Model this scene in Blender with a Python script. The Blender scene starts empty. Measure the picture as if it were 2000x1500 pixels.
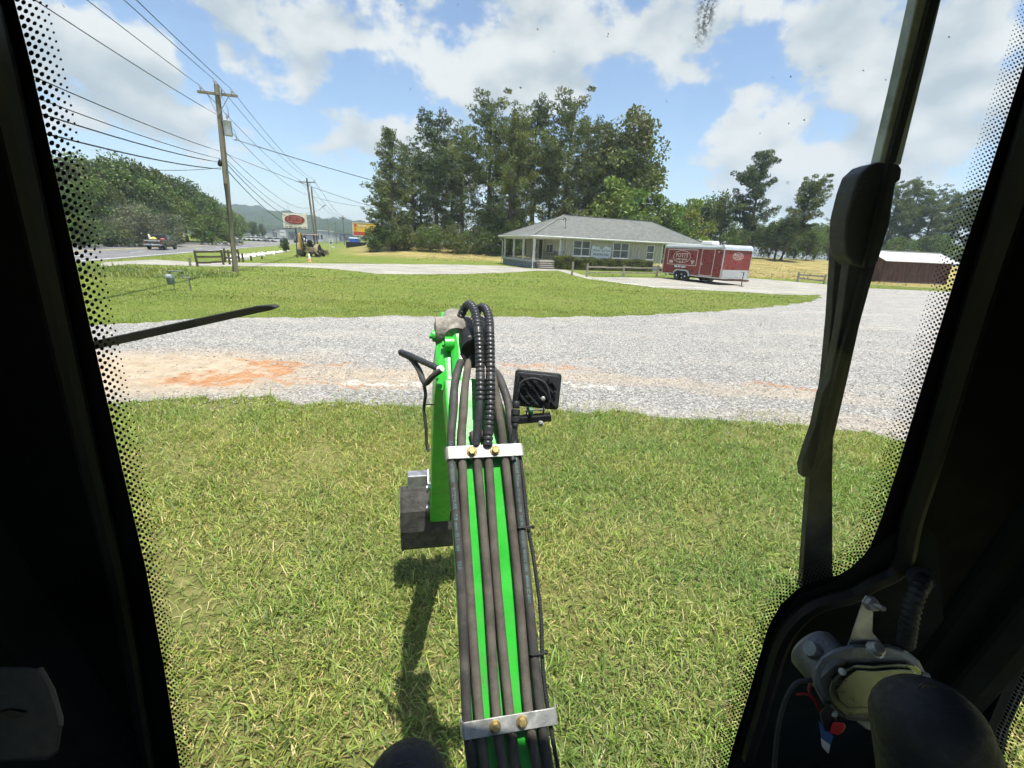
import bpy, bmesh, math, random
import numpy as np
from mathutils import Vector, Matrix, Euler, noise
random.seed(7); RNG = np.random.default_rng(11)
scene = bpy.context.scene
COL = scene.collection
R = math.radians

# ---------------------------------------------------------------- camera
CAM_H = 2.0
FPX = 850.0                                  # focal length in pixels of a 2000 px wide picture
PITCH = math.atan(269 / 850.0)
ROLL = math.atan(0.044)
cam_d = bpy.data.cameras.new('camera'); cam = bpy.data.objects.new('camera', cam_d); COL.objects.link(cam)
cam_d.sensor_width = 36.0; cam_d.lens = 36.0 * FPX / 2000.0
cam_d.clip_start = 0.02; cam_d.clip_end = 9000
cP, sP = math.cos(PITCH), math.sin(PITCH); cR, sR = math.cos(ROLL), math.sin(ROLL)
_rx, _fw, _up = Vector((1, 0, 0)), Vector((0, cP, -sP)), Vector((0, sP, cP))
# picture right / picture up of the rolled camera (horizon falls to the right)
_pr = _rx * cR + _up * sR
_pu = _up * cR - _rx * sR
M = Matrix(((_pr.x, _pu.x, -_fw.x, 0), (_pr.y, _pu.y, -_fw.y, 0), (_pr.z, _pu.z, -_fw.z, CAM_H), (0, 0, 0, 1)))
cam.matrix_world = M
scene.camera = cam

# ---------------------------------------------------------------- render settings
scene.render.engine = 'CYCLES'
cy = scene.cycles
cy.use_denoising = True
cy.max_bounces = 5; cy.diffuse_bounces = 3; cy.glossy_bounces = 3; cy.transmission_bounces = 3
cy.transparent_max_bounces = 14; cy.volume_bounces = 0
cy.use_adaptive_sampling = True; cy.adaptive_threshold = 0.05; cy.adaptive_min_samples = 16
cy.sample_clamp_indirect = 6.0
cy.caustics_reflective = False; cy.caustics_refractive = False
vs = scene.view_settings
vs.view_transform = 'Standard'; vs.look = 'None'; vs.gamma = 1.0; vs.use_curve_mapping = False
vs.exposure = 0.95

# ---------------------------------------------------------------- sun and sky
SUN = Vector((0.15, -0.19, 1.0)).normalized()          # direction towards the sun
sl = bpy.data.lights.new('sun', 'SUN'); so = bpy.data.objects.new('sun', sl); COL.objects.link(so)
sl.energy = 4.6; sl.angle = R(0.55); sl.color = (1.0, 0.955, 0.88)
so.rotation_euler = SUN.to_track_quat('Z', 'Y').to_euler(); so.location = (0, 0, 30)
W = bpy.data.worlds.new('World'); scene.world = W; W.use_nodes = True


def ray(x, y):
    u, v = x - 1000.0, y - 750.0
    return _pr * u - _pu * v + _fw * FPX


def G(x, y, z=0.0):                # where the photograph's pixel meets the level z
    d = ray(x, y); t = (z - CAM_H) / d.z
    return Vector((0, 0, CAM_H)) + d * t


def at(x, y, Y):                   # the point of a pixel's line of sight at the northing Y
    d = ray(x, y); return Vector((0, 0, CAM_H)) + d * (Y / d.y)


def D(x, y, dep):                  # ... at a depth along the view axis
    return Vector((0, 0, CAM_H)) + ray(x, y) * (dep / FPX)


def world_setup():
    nt = W.node_tree; nt.nodes.clear(); L = nt.links
    def N(t, **k):
        n = nt.nodes.new(t)
        for a, b in k.items(): setattr(n, a, b)
        return n
    def math_(op, a, b=None, c=None, clamp=False):
        n = N('ShaderNodeMath', operation=op, use_clamp=clamp)
        for i, v in enumerate((a, b, c)):
            if v is None: continue
            if isinstance(v, (int, float)): n.inputs[i].default_value = v
            else: L.new(v, n.inputs[i])
        return n.outputs[0]
    out = N('ShaderNodeOutputWorld')
    sky = N('ShaderNodeTexSky', sky_type='NISHITA', sun_disc=False)
    sky.sun_elevation = math.asin(SUN.z); sky.sun_rotation = math.atan2(SUN.x, SUN.y)
    sky.air_density = 1.1; sky.dust_density = 1.0; sky.ozone_density = 1.5; sky.altitude = 200
    b1 = N('ShaderNodeBackground'); b1.inputs[1].default_value = 0.105
    L.new(sky.outputs[0], b1.inputs[0])
    tc = N('ShaderNodeTexCoord')
    nrm = N('ShaderNodeVectorMath', operation='NORMALIZE'); L.new(tc.outputs['Generated'], nrm.inputs[0])
    sep = N('ShaderNodeSeparateXYZ'); L.new(nrm.outputs[0], sep.inputs[0])
    # azimuth / elevation of the direction: the place of every cloud on the dome
    az = math_('ARCTAN2', sep.outputs[0], sep.outputs[1]); el = math_('ARCSINE', sep.outputs[2])
    ae = N('ShaderNodeCombineXYZ'); L.new(az, ae.inputs[0]); L.new(el, ae.inputs[1])
    dirv = N('ShaderNodeVectorMath', operation='MULTIPLY_ADD'); L.new(nrm.outputs[0], dirv.inputs[0]); dirv.inputs[1].default_value = (1, 1, 1.45); dirv.inputs[2].default_value = (3.1, 1.7, 0.4)
    def fbm(scale, detail, rough, src, dist=0.0):
        n = N('ShaderNodeTexNoise', noise_dimensions='3D'); n.inputs['Scale'].default_value = scale
        n.inputs['Detail'].default_value = detail; n.inputs['Roughness'].default_value = rough; n.inputs['Distortion'].default_value = dist
        L.new(src, n.inputs['Vector']); return n.outputs['Fac']
    # the cumulus masses of the day (+) and the blue gaps between them (-)
    blobs = [(560, 110, 190, 150, .46), (950, 60, 330, 150, .42), (190, 180, 260, 160, .40),
             (1560, 230, 260, 210, .34), (1830, 200, 230, 260, .34), (1330, 60, 90, 80, .22), (1320, 160, 70, 40, .24),
             (500, 275, 230, 60, .30), (745, 255, 120, 60, .40), (1065, 180, 160, 65, .40), (1680, 50, 190, 110, .24),
             (700, 165, 90, 90, -.38), (1290, 280, 150, 150, -.34), (800, 235, 100, 40, -.26), (385, 100, 50, 90, -.30), (1470, 100, 80, 80, -.25),
             (540, 400, 300, 60, -.26), (1980, 60, 90, 90, -.25), (190, 285, 130, 36, -.16), (560, 232, 110, 30, -.20)]
    bias = None
    for (px, py, rx, ry, a) in blobs:
        def aeof(x, y):
            d = ray(x, y).normalized(); return math.atan2(d.x, d.y), math.asin(d.z)
        c = aeof(px, py); kx = 1 / abs(aeof(px + rx, py)[0] - c[0]); ky = 1 / abs(aeof(px, py - ry)[1] - c[1])
        q = N('ShaderNodeVectorMath', operation='MULTIPLY_ADD'); L.new(ae.outputs[0], q.inputs[0]); q.inputs[1].default_value = (kx, ky, 0); q.inputs[2].default_value = (-c[0] * kx, -c[1] * ky, 0)
        d2 = N('ShaderNodeVectorMath', operation='DOT_PRODUCT'); L.new(q.outputs[0], d2.inputs[0]); L.new(q.outputs[0], d2.inputs[1])
        g = N('ShaderNodeMapRange', interpolation_type='SMOOTHSTEP')
        L.new(d2.outputs['Value'], g.inputs['Value']); g.inputs['From Min'].default_value = 0; g.inputs['From Max'].default_value = 1.3; g.inputs['To Min'].default_value = a; g.inputs['To Max'].default_value = 0
        bias = g.outputs[0] if bias is None else math_('ADD', bias, g.outputs[0])
    n1 = fbm(5.6, 5.5, 0.58, dirv.outputs[0])
    dens = math_('ADD', math_('MULTIPLY_ADD', n1, 2.7, -1.34), bias)
    mask = N('ShaderNodeMapRange', interpolation_type='SMOOTHSTEP')
    L.new(dens, mask.inputs['Value']); mask.inputs['From Min'].default_value = 0.045; mask.inputs['From Max'].default_value = 0.33
    # relief: compare with the density a little nearer the sun, so tops are bright and bases grey
    upv = N('ShaderNodeVectorMath', operation='ADD'); L.new(dirv.outputs[0], upv.inputs[0]); upv.inputs[1].default_value = (0.015, -0.02, 0.055)
    n2 = fbm(5.6, 2.5, 0.55, upv.outputs[0])
    relief = math_('SUBTRACT', n1, n2)
    shade = N('ShaderNodeMapRange', interpolation_type='SMOOTHSTEP'); L.new(math_('MULTIPLY_ADD', dens, -0.12, relief), shade.inputs['Value'])
    shade.inputs['From Min'].default_value = -0.20; shade.inputs['From Max'].default_value = 0.07
    rmp = N('ShaderNodeMix', data_type='RGBA'); L.new(shade.outputs[0], rmp.inputs['Factor'])
    rmp.inputs['A'].default_value = (0.46, 0.53, 0.57, 1); rmp.inputs['B'].default_value = (0.78, 0.80, 0.79, 1)
    b2 = N('ShaderNodeBackground'); L.new(rmp.outputs['Result'], b2.inputs[0]); b2.inputs[1].default_value = 0.62
    hz = N('ShaderNodeMapRange'); L.new(sep.outputs[2], hz.inputs['Value']); hz.inputs['From Min'].default_value = 0.0; hz.inputs['From Max'].default_value = 0.16
    fac = math_('MULTIPLY', mask.outputs[0], math_('MULTIPLY_ADD', hz.outputs[0], 0.35, 0.6))
    mix = N('ShaderNodeMixShader'); L.new(fac, mix.inputs[0]); L.new(b1.outputs[0], mix.inputs[1]); L.new(b2.outputs[0], mix.inputs[2])
    L.new(mix.outputs[0], out.inputs[0])
    W.cycles.sampling_method = 'MANUAL'; W.cycles.sample_map_resolution = 512


world_setup()


# ---------------------------------------------------------------- materials
class Mat:
    def __init__(s, name):
        s.m = bpy.data.materials.new(name); s.m.use_nodes = True
        s.nt = s.m.node_tree; s.L = s.nt.links
        s.b = s.nt.nodes['Principled BSDF']; s.out = s.nt.nodes['Material Output']
        s._tc = None
    def N(s, t, **k):
        n = s.nt.nodes.new(t)
        for a, b in k.items(): setattr(n, a, b)
        return n
    def obj(s):
        if not s._tc: s._tc = s.N('ShaderNodeTexCoord')
        return s._tc.outputs['Object']
    def put(s, sock, v):
        if isinstance(v, bpy.types.NodeSocket): s.L.new(v, sock)
        elif isinstance(v, (tuple, list)) and len(v) == 3 and sock.type == 'RGBA': sock.default_value = (*v, 1)
        else: sock.default_value = v
    def math(s, op, a, b=None, c=None, clamp=False):
        n = s.N('ShaderNodeMath', operation=op, use_clamp=clamp)
        for i, v in enumerate((a, b, c)):
            if v is not None: s.put(n.inputs[i], v)
        return n.outputs[0]
    def noise(s, scale, detail=4, rough=.55, vec=None, dist=0., stretch=None):
        n = s.N('ShaderNodeTexNoise'); n.inputs['Scale'].default_value = scale; n.inputs['Detail'].default_value = detail
        n.inputs['Roughness'].default_value = rough; n.inputs['Distortion'].default_value = dist
        v = vec or s.obj()
        if stretch:
            m = s.N('ShaderNodeVectorMath', operation='MULTIPLY'); s.L.new(v, m.inputs[0]); m.inputs[1].default_value = stretch; v = m.outputs[0]
        s.L.new(v, n.inputs['Vector']); return n.outputs['Fac']
    def voro(s, scale, feature='F1', out='Distance', vec=None):
        n = s.N('ShaderNodeTexVoronoi', feature=feature); n.inputs['Scale'].default_value = scale
        s.L.new(vec or s.obj(), n.inputs['Vector']); return n.outputs[out]
    def ramp(s, fac, a, b, lo=0., hi=1.):
        n = s.N('ShaderNodeMapRange', interpolation_type='SMOOTHSTEP'); s.put(n.inputs['Value'], fac)
        n.inputs['From Min'].default_value = lo; n.inputs['From Max'].default_value = hi
        return s.mix(n.outputs[0], a, b)
    def rng(s, fac, lo, hi, a=0., b=1.):
        n = s.N('ShaderNodeMapRange', interpolation_type='SMOOTHSTEP'); s.put(n.inputs['Value'], fac)
        n.inputs['From Min'].default_value = lo; n.inputs['From Max'].default_value = hi
        n.inputs['To Min'].default_value = a; n.inputs['To Max'].default_value = b
        return n.outputs[0]
    def mix(s, fac, a, b, blend='MIX'):
        n = s.N('ShaderNodeMix', data_type='RGBA', blend_type=blend); s.put(n.inputs['Factor'], fac)
        s.put(n.inputs['A'], a); s.put(n.inputs['B'], b); return n.outputs['Result']
    def bump(s, h, strength=.3, dist=.01):
        n = s.N('ShaderNodeBump'); n.inputs['Strength'].default_value = strength; n.inputs['Distance'].default_value = dist
        s.L.new(h, n.inputs['Height']); s.L.new(n.outputs[0], s.b.inputs['Normal'])
    def set(s, col=None, rough=.6, metal=0., spec=.5, **k):
        if col is not None: s.put(s.b.inputs['Base Color'], col)
        s.put(s.b.inputs['Roughness'], rough); s.b.inputs['Metallic'].default_value = metal
        s.b.inputs['Specular IOR Level'].default_value = spec
        for a, v in k.items(): s.put(s.b.inputs[a.replace('_', ' ')], v)
        return s
    def ellipse(s, c, rx, ry, rot=0., soft=.5, warp=None):
        v = s.N('ShaderNodeVectorMath', operation='SUBTRACT'); s.L.new(warp or s.obj(), v.inputs[0]); v.inputs[1].default_value = (c[0], c[1], 0)
        r = s.N('ShaderNodeVectorRotate', rotation_type='Z_AXIS'); s.L.new(v.outputs[0], r.inputs['Vector']); r.inputs['Angle'].default_value = -rot
        m = s.N('ShaderNodeVectorMath', operation='MULTIPLY'); s.L.new(r.outputs[0], m.inputs[0]); m.inputs[1].default_value = (1 / rx, 1 / ry, 0)
        l = s.N('ShaderNodeVectorMath', operation='LENGTH'); s.L.new(m.outputs[0], l.inputs[0])
        return s.rng(l.outputs['Value'], 1 - soft, 1 + soft * .4, 1., 0.)


MATS = {}


def plain(name, col, rough=.6, metal=0., spec=.4, var=.25, scale=6., bump=0., bscale=60., dirt=None, stretch=None):
    """painted / worn surface: base colour with blotches, a little relief and optional dirt"""
    if name in MATS: return MATS[name]
    m = Mat(name)
    n = m.noise(scale, 5, .6, stretch=stretch)
    lo = tuple(c * (1 - var) for c in col); hi = tuple(min(1, c * (1 + var)) for c in col)
    c = m.ramp(n, lo, hi, .3, .7)
    if dirt:
        d = m.rng(m.noise(scale * .6, 6, .7, stretch=stretch), .5, .72)
        c = m.mix(m.math('MULTIPLY', d, dirt[3] if len(dirt) > 3 else .7), c, dirt[:3])
    rr = m.rng(m.noise(scale * 2.3, 4), .3, .7, max(.05, rough - .12), min(1, rough + .12))
    m.set(c, rr, metal, spec)
    if bump: m.bump(m.noise(bscale, 4, .6, stretch=stretch), bump, .01)
    MATS[name] = m.m
    return m.m


# ---------------------------------------------------------------- mesh building
def frame(t, ref=(0, 0, 1)):
    t = Vector(t).normalized(); r = Vector(ref)
    if abs(t.dot(r)) > .96: r = Vector((1, 0, 0)) if abs(t.x) < .9 else Vector((0, 1, 0))
    a = t.cross(r).normalized(); b = a.cross(t).normalized()
    return a, b


class MB:
    def __init__(s): s.v = []; s.f = []
    def add(s, vs, fs):
        o = len(s.v); s.v += [tuple(v) for v in vs]; s.f += [tuple(i + o for i in f) for f in fs]; return s
    def box(s, c, d, rot=None, taper=None):
        """axis box centred at c with full sizes d; rot = Euler / Matrix; taper scales the top"""
        tx, ty = taper or (1, 1); vs = []
        for z in (-.5, .5):
            kx, ky = (tx, ty) if z > 0 else (1, 1)
            for x, y in ((-.5, -.5), (.5, -.5), (.5, .5), (-.5, .5)):
                vs.append(Vector((x * d[0] * kx, y * d[1] * ky, z * d[2])))
        if rot is not None:
            m = rot if isinstance(rot, Matrix) else Euler(rot).to_matrix()
            vs = [m @ v for v in vs]
        vs = [v + Vector(c) for v in vs]
        return s.add(vs, [(3, 2, 1, 0), (4, 5, 6, 7), (0, 1, 5, 4), (1, 2, 6, 5), (2, 3, 7, 6), (3, 0, 4, 7)])
    def beam(s, p, q, w, h, ref=(0, 0, 1)):
        p, q = Vector(p), Vector(q); a, b = frame(q - p, ref); vs = []
        for o in (p, q):
            for i, j in ((-1, -1), (1, -1), (1, 1), (-1, 1)): vs.append(o + a * (i * w / 2) + b * (j * h / 2))
        return s.add(vs, [(0, 1, 2, 3), (7, 6, 5, 4), (0, 4, 5, 1), (1, 5, 6, 2), (2, 6, 7, 3), (3, 7, 4, 0)])
    def tube(s, pts, r, n=8, cap=True):
        pts = [Vector(p) for p in pts]; rs = r if isinstance(r, (list, tuple)) else [r] * len(pts)
        vs = []; fs = []; a = None
        for i, p in enumerate(pts):
            t = (pts[min(i + 1, len(pts) - 1)] - pts[max(i - 1, 0)])
            if t.length < 1e-9: t = Vector((0, 0, 1))
            t.normalize()
            if a is None: a, b = frame(t)
            else:
                a = (a - t * a.dot(t)).normalized(); b = a.cross(t).normalized() * -1; b = t.cross(a)
            for k in range(n):
                g = 2 * math.pi * k / n; vs.append(p + (a * math.cos(g) + b * math.sin(g)) * rs[i])
        for i in range(len(pts) - 1):
            for k in range(n):
                k2 = (k + 1) % n; fs.append((i * n + k, i * n + k2, (i + 1) * n + k2, (i + 1) * n + k))
        if cap:
            fs.append(tuple(range(n - 1, -1, -1))); fs.append(tuple((len(pts) - 1) * n + k for k in range(n)))
        return s.add(vs, fs)
    def cyl(s, p, q, r, r2=None, n=12): return s.tube([p, q], [r, r if r2 is None else r2], n)
    def prism(s, poly, o, ux, uy, ext):
        """polygon (2-D) in the plane o + x ux + y uy, extruded by the vector ext"""
        o, ux, uy, ext = Vector(o), Vector(ux), Vector(uy), Vector(ext); n = len(poly)
        a = [o + ux * x + uy * y for x, y in poly]; b = [p + ext for p in a]
        return s.add(a + b, [tuple(range(n - 1, -1, -1)), tuple(range(n, 2 * n))] + [(i, (i + 1) % n, n + (i + 1) % n, n + i) for i in range(n)])
    def lathe(s, prof, c, axis=(0, 0, 1), n=16):
        """profile of (radius, height) about an axis through c"""
        ax = Vector(axis).normalized(); a, b = frame(ax); c = Vector(c); vs = []; fs = []
        for r, h in prof:
            for k in range(n):
                g = 2 * math.pi * k / n; vs.append(c + ax * h + (a * math.cos(g) + b * math.sin(g)) * r)
        for i in range(len(prof) - 1):
            for k in range(n):
                k2 = (k + 1) % n; fs.append((i * n + k, i * n + k2, (i + 1) * n + k2, (i + 1) * n + k))
        fs.append(tuple(range(n - 1, -1, -1))); fs.append(tuple((len(prof) - 1) * n + k for k in range(n)))
        return s.add(vs, fs)
    def loft(s, rings, cap=True):
        n = len(rings[0]); vs = [v for r in rings for v in r]; fs = []
        for i in range(len(rings) - 1):
            for k in range(n):
                k2 = (k + 1) % n; fs.append((i * n + k, i * n + k2, (i + 1) * n + k2, (i + 1) * n + k))
        if cap: fs += [tuple(range(n - 1, -1, -1)), tuple((len(rings) - 1) * n + k for k in range(n))]
        return s.add(vs, fs)
    def build(s, name, mat, parent=None, smooth=False, bevel=0., seg=2, sub=0, angle=None):
        me = bpy.data.meshes.new(name); me.from_pydata([tuple(v) for v in s.v], [], s.f); me.validate()
        bm = bmesh.new(); bm.from_mesh(me); bmesh.ops.recalc_face_normals(bm, faces=bm.faces); bm.to_mesh(me); bm.free()
        return link(name, me, mat, parent, smooth, bevel, seg, sub, angle)


def link(name, me, mat, parent=None, smooth=False, bevel=0., seg=2, sub=0, angle=None):
    if mat is not None: me.materials.append(mat)
    if smooth: me.polygons.foreach_set('use_smooth', [True] * len(me.polygons))
    o = bpy.data.objects.new(name, me); COL.objects.link(o)
    if parent is not None: o.parent = parent
    if bevel:
        b = o.modifiers.new('edge', 'BEVEL'); b.width = bevel; b.segments = seg; b.limit_method = 'ANGLE'; b.angle_limit = R(35)
    if sub:
        b = o.modifiers.new('sub', 'SUBSURF'); b.levels = sub; b.render_levels = sub
    if smooth:
        try: me.set_sharp_from_angle(angle=R(angle or 40))
        except Exception: pass
    return o


def npmesh(name, v, f, mat, parent=None, col=None, smooth=False):
    """fast mesh from numpy arrays: v (n,3), f (m,k); col = per-vertex colours (n,3)"""
    me = bpy.data.meshes.new(name); n, (m, k) = len(v), f.shape
    me.vertices.add(n); me.vertices.foreach_set('co', np.ascontiguousarray(v, np.float32).ravel())
    me.loops.add(m * k); me.loops.foreach_set('vertex_index', np.ascontiguousarray(f, np.int32).ravel())
    me.polygons.add(m); me.polygons.foreach_set('loop_start', np.arange(0, m * k, k, dtype=np.int32))
    me.polygons.foreach_set('loop_total', np.full(m, k, np.int32))
    me.update(calc_edges=True)
    if col is not None:
        at_ = me.color_attributes.new('Col', 'FLOAT_COLOR', 'POINT')
        c4 = np.ones((n, 4), np.float32); c4[:, :3] = col; at_.data.foreach_set('color', c4.ravel())
    if isinstance(mat, (list, tuple)):
        for q in mat: me.materials.append(q)
        mat = None
    return link(name, me, mat, parent, smooth)


def tag(o, label=None, cat=None, group=None, kind=None):
    if label: o['label'] = label
    if cat: o['category'] = cat
    if group: o['group'] = group
    if kind: o['kind'] = kind
    return o


def thing(name, label, cat, loc=(0, 0, 0), rotz=0., group=None, scale=1.):
    o = bpy.data.objects.new(name, None); COL.objects.link(o); o.empty_display_size = .2
    o.location = loc; o.rotation_euler = (0, 0, rotz); o.scale = (scale,) * 3
    return tag(o, label, cat, group)


def copy_tree(o, parent=None):
    c = o.copy(); COL.objects.link(c); c.parent = parent
    for ch in list(o.children): copy_tree(ch, c)
    return c


def text(s, size, mat, parent, loc, rot, name='lettering', ext=.004, width=None, align='CENTER', bold=0., shear=0., scale_x=1.):
    cu = bpy.data.curves.new(name, 'FONT'); cu.body = s; cu.size = size; cu.extrude = ext; cu.align_x = align; cu.align_y = 'CENTER'
    cu.offset = bold; cu.shear = shear; cu.resolution_u = 2
    to = bpy.data.objects.new(name, cu); COL.objects.link(to)
    dg = bpy.context.evaluated_depsgraph_get(); me = bpy.data.meshes.new_from_object(to.evaluated_get(dg))
    bpy.data.objects.remove(to); bpy.data.curves.remove(cu)
    if width:
        xs = [v.co.x for v in me.vertices]; k = width / max(1e-6, max(xs) - min(xs))
        for v in me.vertices: v.co.x *= k
    o = link(name, me, mat, parent); o.location = loc; o.rotation_euler = rot
    return o


def S(t):
    t = np.clip(t, 0, 1); return t * t * (3 - 2 * t)


ROAD_D = Vector((-0.342, 0.940, 0)); ROAD_N = Vector((0.940, 0.342, 0))


def terrain(x, y):
    x = np.asarray(x, float); y = np.asarray(y, float)
    n = x * ROAD_N.x + y * ROAD_N.y
    z = 1.9 * S((y - 52) / 32) * S((n + 6) / 14)
    z = z + 5.0 * S((-33.5 - n) / 45) * S((220 - y) / 120)
    return z


def tz(x, y): return float(terrain(x, y))


def inpoly(px, py, poly):
    poly = np.asarray(poly); c = np.zeros(len(px), bool); j = len(poly) - 1
    for i in range(len(poly)):
        xi, yi = poly[i][:2]; xj, yj = poly[j][:2]
        k = ((yi > py) != (yj > py)) & (px < (xj - xi) * (py - yi) / (yj - yi + 1e-12) + xi)
        c ^= k; j = i
    return c

# ================================================================ SETTING: ground, road, drives
def ragged(poly, step=.25, amp=.12, seed=0, scale=1.3):
    """polygon outline subdivided and pushed about by noise, so that no edge is ruled"""
    out = []
    for i in range(len(poly)):
        a, b = Vector(poly[i][:2]), Vector(poly[(i + 1) % len(poly)][:2]); n = max(1, int((b - a).length / step))
        for k in range(n):
            p = a.lerp(b, k / n); d = (b - a).normalized(); nn = Vector((-d.y, d.x))
            q = noise.noise(Vector((p.x * scale, p.y * scale, seed * 7.7))) * amp + noise.noise(Vector((p.x * scale * 4, p.y * scale * 4, seed))) * amp * .5
            out.append(p + nn * q)
    return out


def sheet(name, poly, z, mat, kind='structure'):
    bm = bmesh.new(); vs = [bm.verts.new((p[0], p[1], z)) for p in poly]
    f = bm.faces.new(vs); bmesh.ops.triangulate(bm, faces=[f], ngon_method='EAR_CLIP')
    bmesh.ops.recalc_face_normals(bm, faces=bm.faces)
    for f in bm.faces:
        if f.normal.z < 0: f.normal_flip()
    me = bpy.data.meshes.new(name); bm.to_mesh(me); bm.free()
    o = link(name, me, mat); o['kind'] = kind
    return o


def GP(*pts): return [G(x, y) for x, y in pts]


# ---- lawn ground
def m_ground():
    m = Mat('lawn_ground'); o = m.obj()
    big = m.noise(.16, 4, .6); mid = m.noise(1.1, 5, .65); fine = m.noise(9, 6, .75)
    c = m.ramp(mid, (.105, .148, .026), (.175, .215, .048), .3, .72)
    c = m.mix(m.rng(big, .45, .7), c, (.175, .195, .055))
    c = m.mix(m.rng(fine, .45, .75, 0, .7), c, (.07, .105, .018))
    stripes = m.noise(.9, 3, .5, stretch=(.35, 1.6, 1))
    c = m.mix(m.rng(stripes, .5, .75, 0, .35), c, (.15, .17, .05))
    sep = m.N('ShaderNodeSeparateXYZ'); m.L.new(o, sep.inputs[0])
    # mown hay beyond the drive
    edge = m.math('SUBTRACT', m.math('SUBTRACT', sep.outputs[1], 56.5), m.math('MULTIPLY', m.math('MAXIMUM', m.math('SUBTRACT', sep.outputs[0], 10.), 0.), -.60))
    edge = m.math('ADD', edge, m.math('MULTIPLY', m.math('SUBTRACT', mid, .5), 9.))
    hay = m.math('MULTIPLY', m.rng(edge, -1.5, 2.), m.rng(m.math('ADD', m.math('MULTIPLY', sep.outputs[0], .94), m.math('MULTIPLY', sep.outputs[1], .342)), -4., 3.))
    hay = m.math('MULTIPLY', hay, m.rng(sep.outputs[1], 105., 85.))
    rows = m.noise(.55, 6, .7, stretch=(.5, 2.2, 1))
    hc = m.ramp(rows, (.15, .145, .05), (.36, .29, .12), .36, .64)
    hc = m.mix(m.rng(fine, .5, .8, 0, .6), hc, (.22, .16, .055))
    c = m.mix(hay, c, hc)
    # thatch and bare soil close to the machine
    near = m.rng(sep.outputs[1], 9., 5.)
    th = m.ramp(m.noise(14, 6, .8), (.115, .120, .034), (.28, .265, .10), .3, .7)
    c = m.mix(m.math('MULTIPLY', near, .95), c, th)
    far = m.rng(sep.outputs[1], 110., 260.)
    c = m.mix(far, c, m.ramp(big, (.05, .085, .02), (.12, .14, .05), .35, .65))
    m.set(c, .95, 0, .1); m.bump(m.math('ADD', fine, m.noise(40, 5, .8)), .7, .05)
    return m.m


def ground():
    q = np.linspace(-1, 1, 191); xs = np.sinh(q * 5.2) / np.sinh(5.2) * 3200
    q = np.linspace(-.62, 1, 231); ys = np.sinh(q * 5.2) / np.sinh(5.2) * 3600 + 22
    X, Y = np.meshgrid(xs, ys); Z = terrain(X, Y)
    v = np.stack([X, Y, Z], -1).reshape(-1, 3); w = len(xs); i = np.arange(len(ys) - 1)[:, None] * w + np.arange(w - 1)[None]
    f = np.stack([i, i + 1, i + w + 1, i + w], -1).reshape(-1, 4)
    o = npmesh('ground', v, f, m_ground(), smooth=True); o['kind'] = 'structure'


ground()

# ---- highway
def road_pt(n, s, z=0.): return ROAD_N * n + ROAD_D * s + Vector((0, 0, z))


m = Mat('road_asphalt')
n1 = m.noise(.5, 5, .6, stretch=(1, .25, 1)); n2 = m.noise(60, 3, .7)
m.set(m.mix(m.rng(n2, .3, .7, 0, .5), m.ramp(n1, (.135, .135, .135), (.20, .20, .195), .3, .7), (.11, .11, .112)), .9, 0, .25); m.bump(n2, .3, .01)
M_ROAD = m.m
M_PAINT = plain('road_paint', (.66, .66, .62), .7, var=.2, scale=2, dirt=(.3, .3, .3))
M_YPAINT = plain('yellow_paint', (.6, .42, .06), .7, var=.2, scale=2, dirt=(.3, .3, .3))
NR, NL = -15.4, -30.0
sheet('highway', [road_pt(NL, -120), road_pt(NR, -120), road_pt(NR, 900), road_pt(NL, 900)], .012, M_ROAD)
for off, mt in ((NR - .55, M_PAINT), (NL + .55, M_PAINT), (-22.35, M_YPAINT), (-22.75, M_YPAINT)):
    sheet('lane_line', [road_pt(off - .07, -60), road_pt(off + .07, -60), road_pt(off + .07, 400), road_pt(off - .07, 400)], .017, mt)
mbd = MB()
for off in (-18.9, -26.2):
    for k in range(34):
        s0 = k * 9 - 40; a = [road_pt(off - .07, s0, .017), road_pt(off + .07, s0, .017), road_pt(off + .07, s0 + 3, .017), road_pt(off - .07, s0 + 3, .017)]
        mbd.add(a, [(0, 1, 2, 3)])
o = mbd.build('lane_dashes', M_PAINT); o['kind'] = 'structure'

# ---- concrete drive of the neighbour's office, and the lot by the trailer
def m_conc(name, a, b, crack):
    m = Mat(name)
    n1 = m.noise(.45, 6, .62); n2 = m.noise(30, 4, .7); n3 = m.noise(2.2, 5, .7)
    c = m.ramp(n1, a, b, .3, .7); c = m.mix(m.rng(n3, .52, .72, 0, .6), c, crack); c = m.mix(m.rng(n2, .4, .7, 0, .3), c, crack)
    m.set(c, .92, 0, .2); m.bump(n2, .35, .01); return m.m


M_CONC = m_conc('old_concrete', (.25, .235, .205), (.36, .345, .30), (.16, .15, .125))
M_ASPH = m_conc('worn_asphalt', (.16, .155, .145), (.25, .24, .22), (.10, .098, .09))
drive = ragged(GP((205, 512), (300, 507), (385, 512.5), (470, 513.5), (560, 514.5), (680, 515), (800, 516), (900, 517), (975, 519), (1040, 525), (1046, 529), (990, 532.5), (900, 535.5), (800, 536), (735, 535), (700, 530.5), (640, 524.5), (560, 521), (480, 520), (400, 520.5), (330, 518), (255, 516), (190, 522)), .6, .16, 3, .5)
sheet('driveway', drive, .006, M_CONC)
walk = ragged(GP((1040, 525.5), (1086, 522), (1110, 529), (1140, 538), (1168, 544), (1148, 545), (1118, 537), (1090, 529), (1044, 529)), .5, .05, 4, .7)
sheet('footpath', walk, .014, M_CONC)
lot = ragged(GP((1146, 542), (1215, 542), (1290, 543), (1380, 545), (1470, 544), (1560, 551), (1640, 558), (1720, 566), (1640, 574), (1575, 577), (1510, 575), (1450, 570.5), (1380, 567.5), (1300, 563), (1240, 557), (1190, 550)), .5, .15, 5, .6)
sheet('parking_lot', lot, .010, M_CONC)
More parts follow.
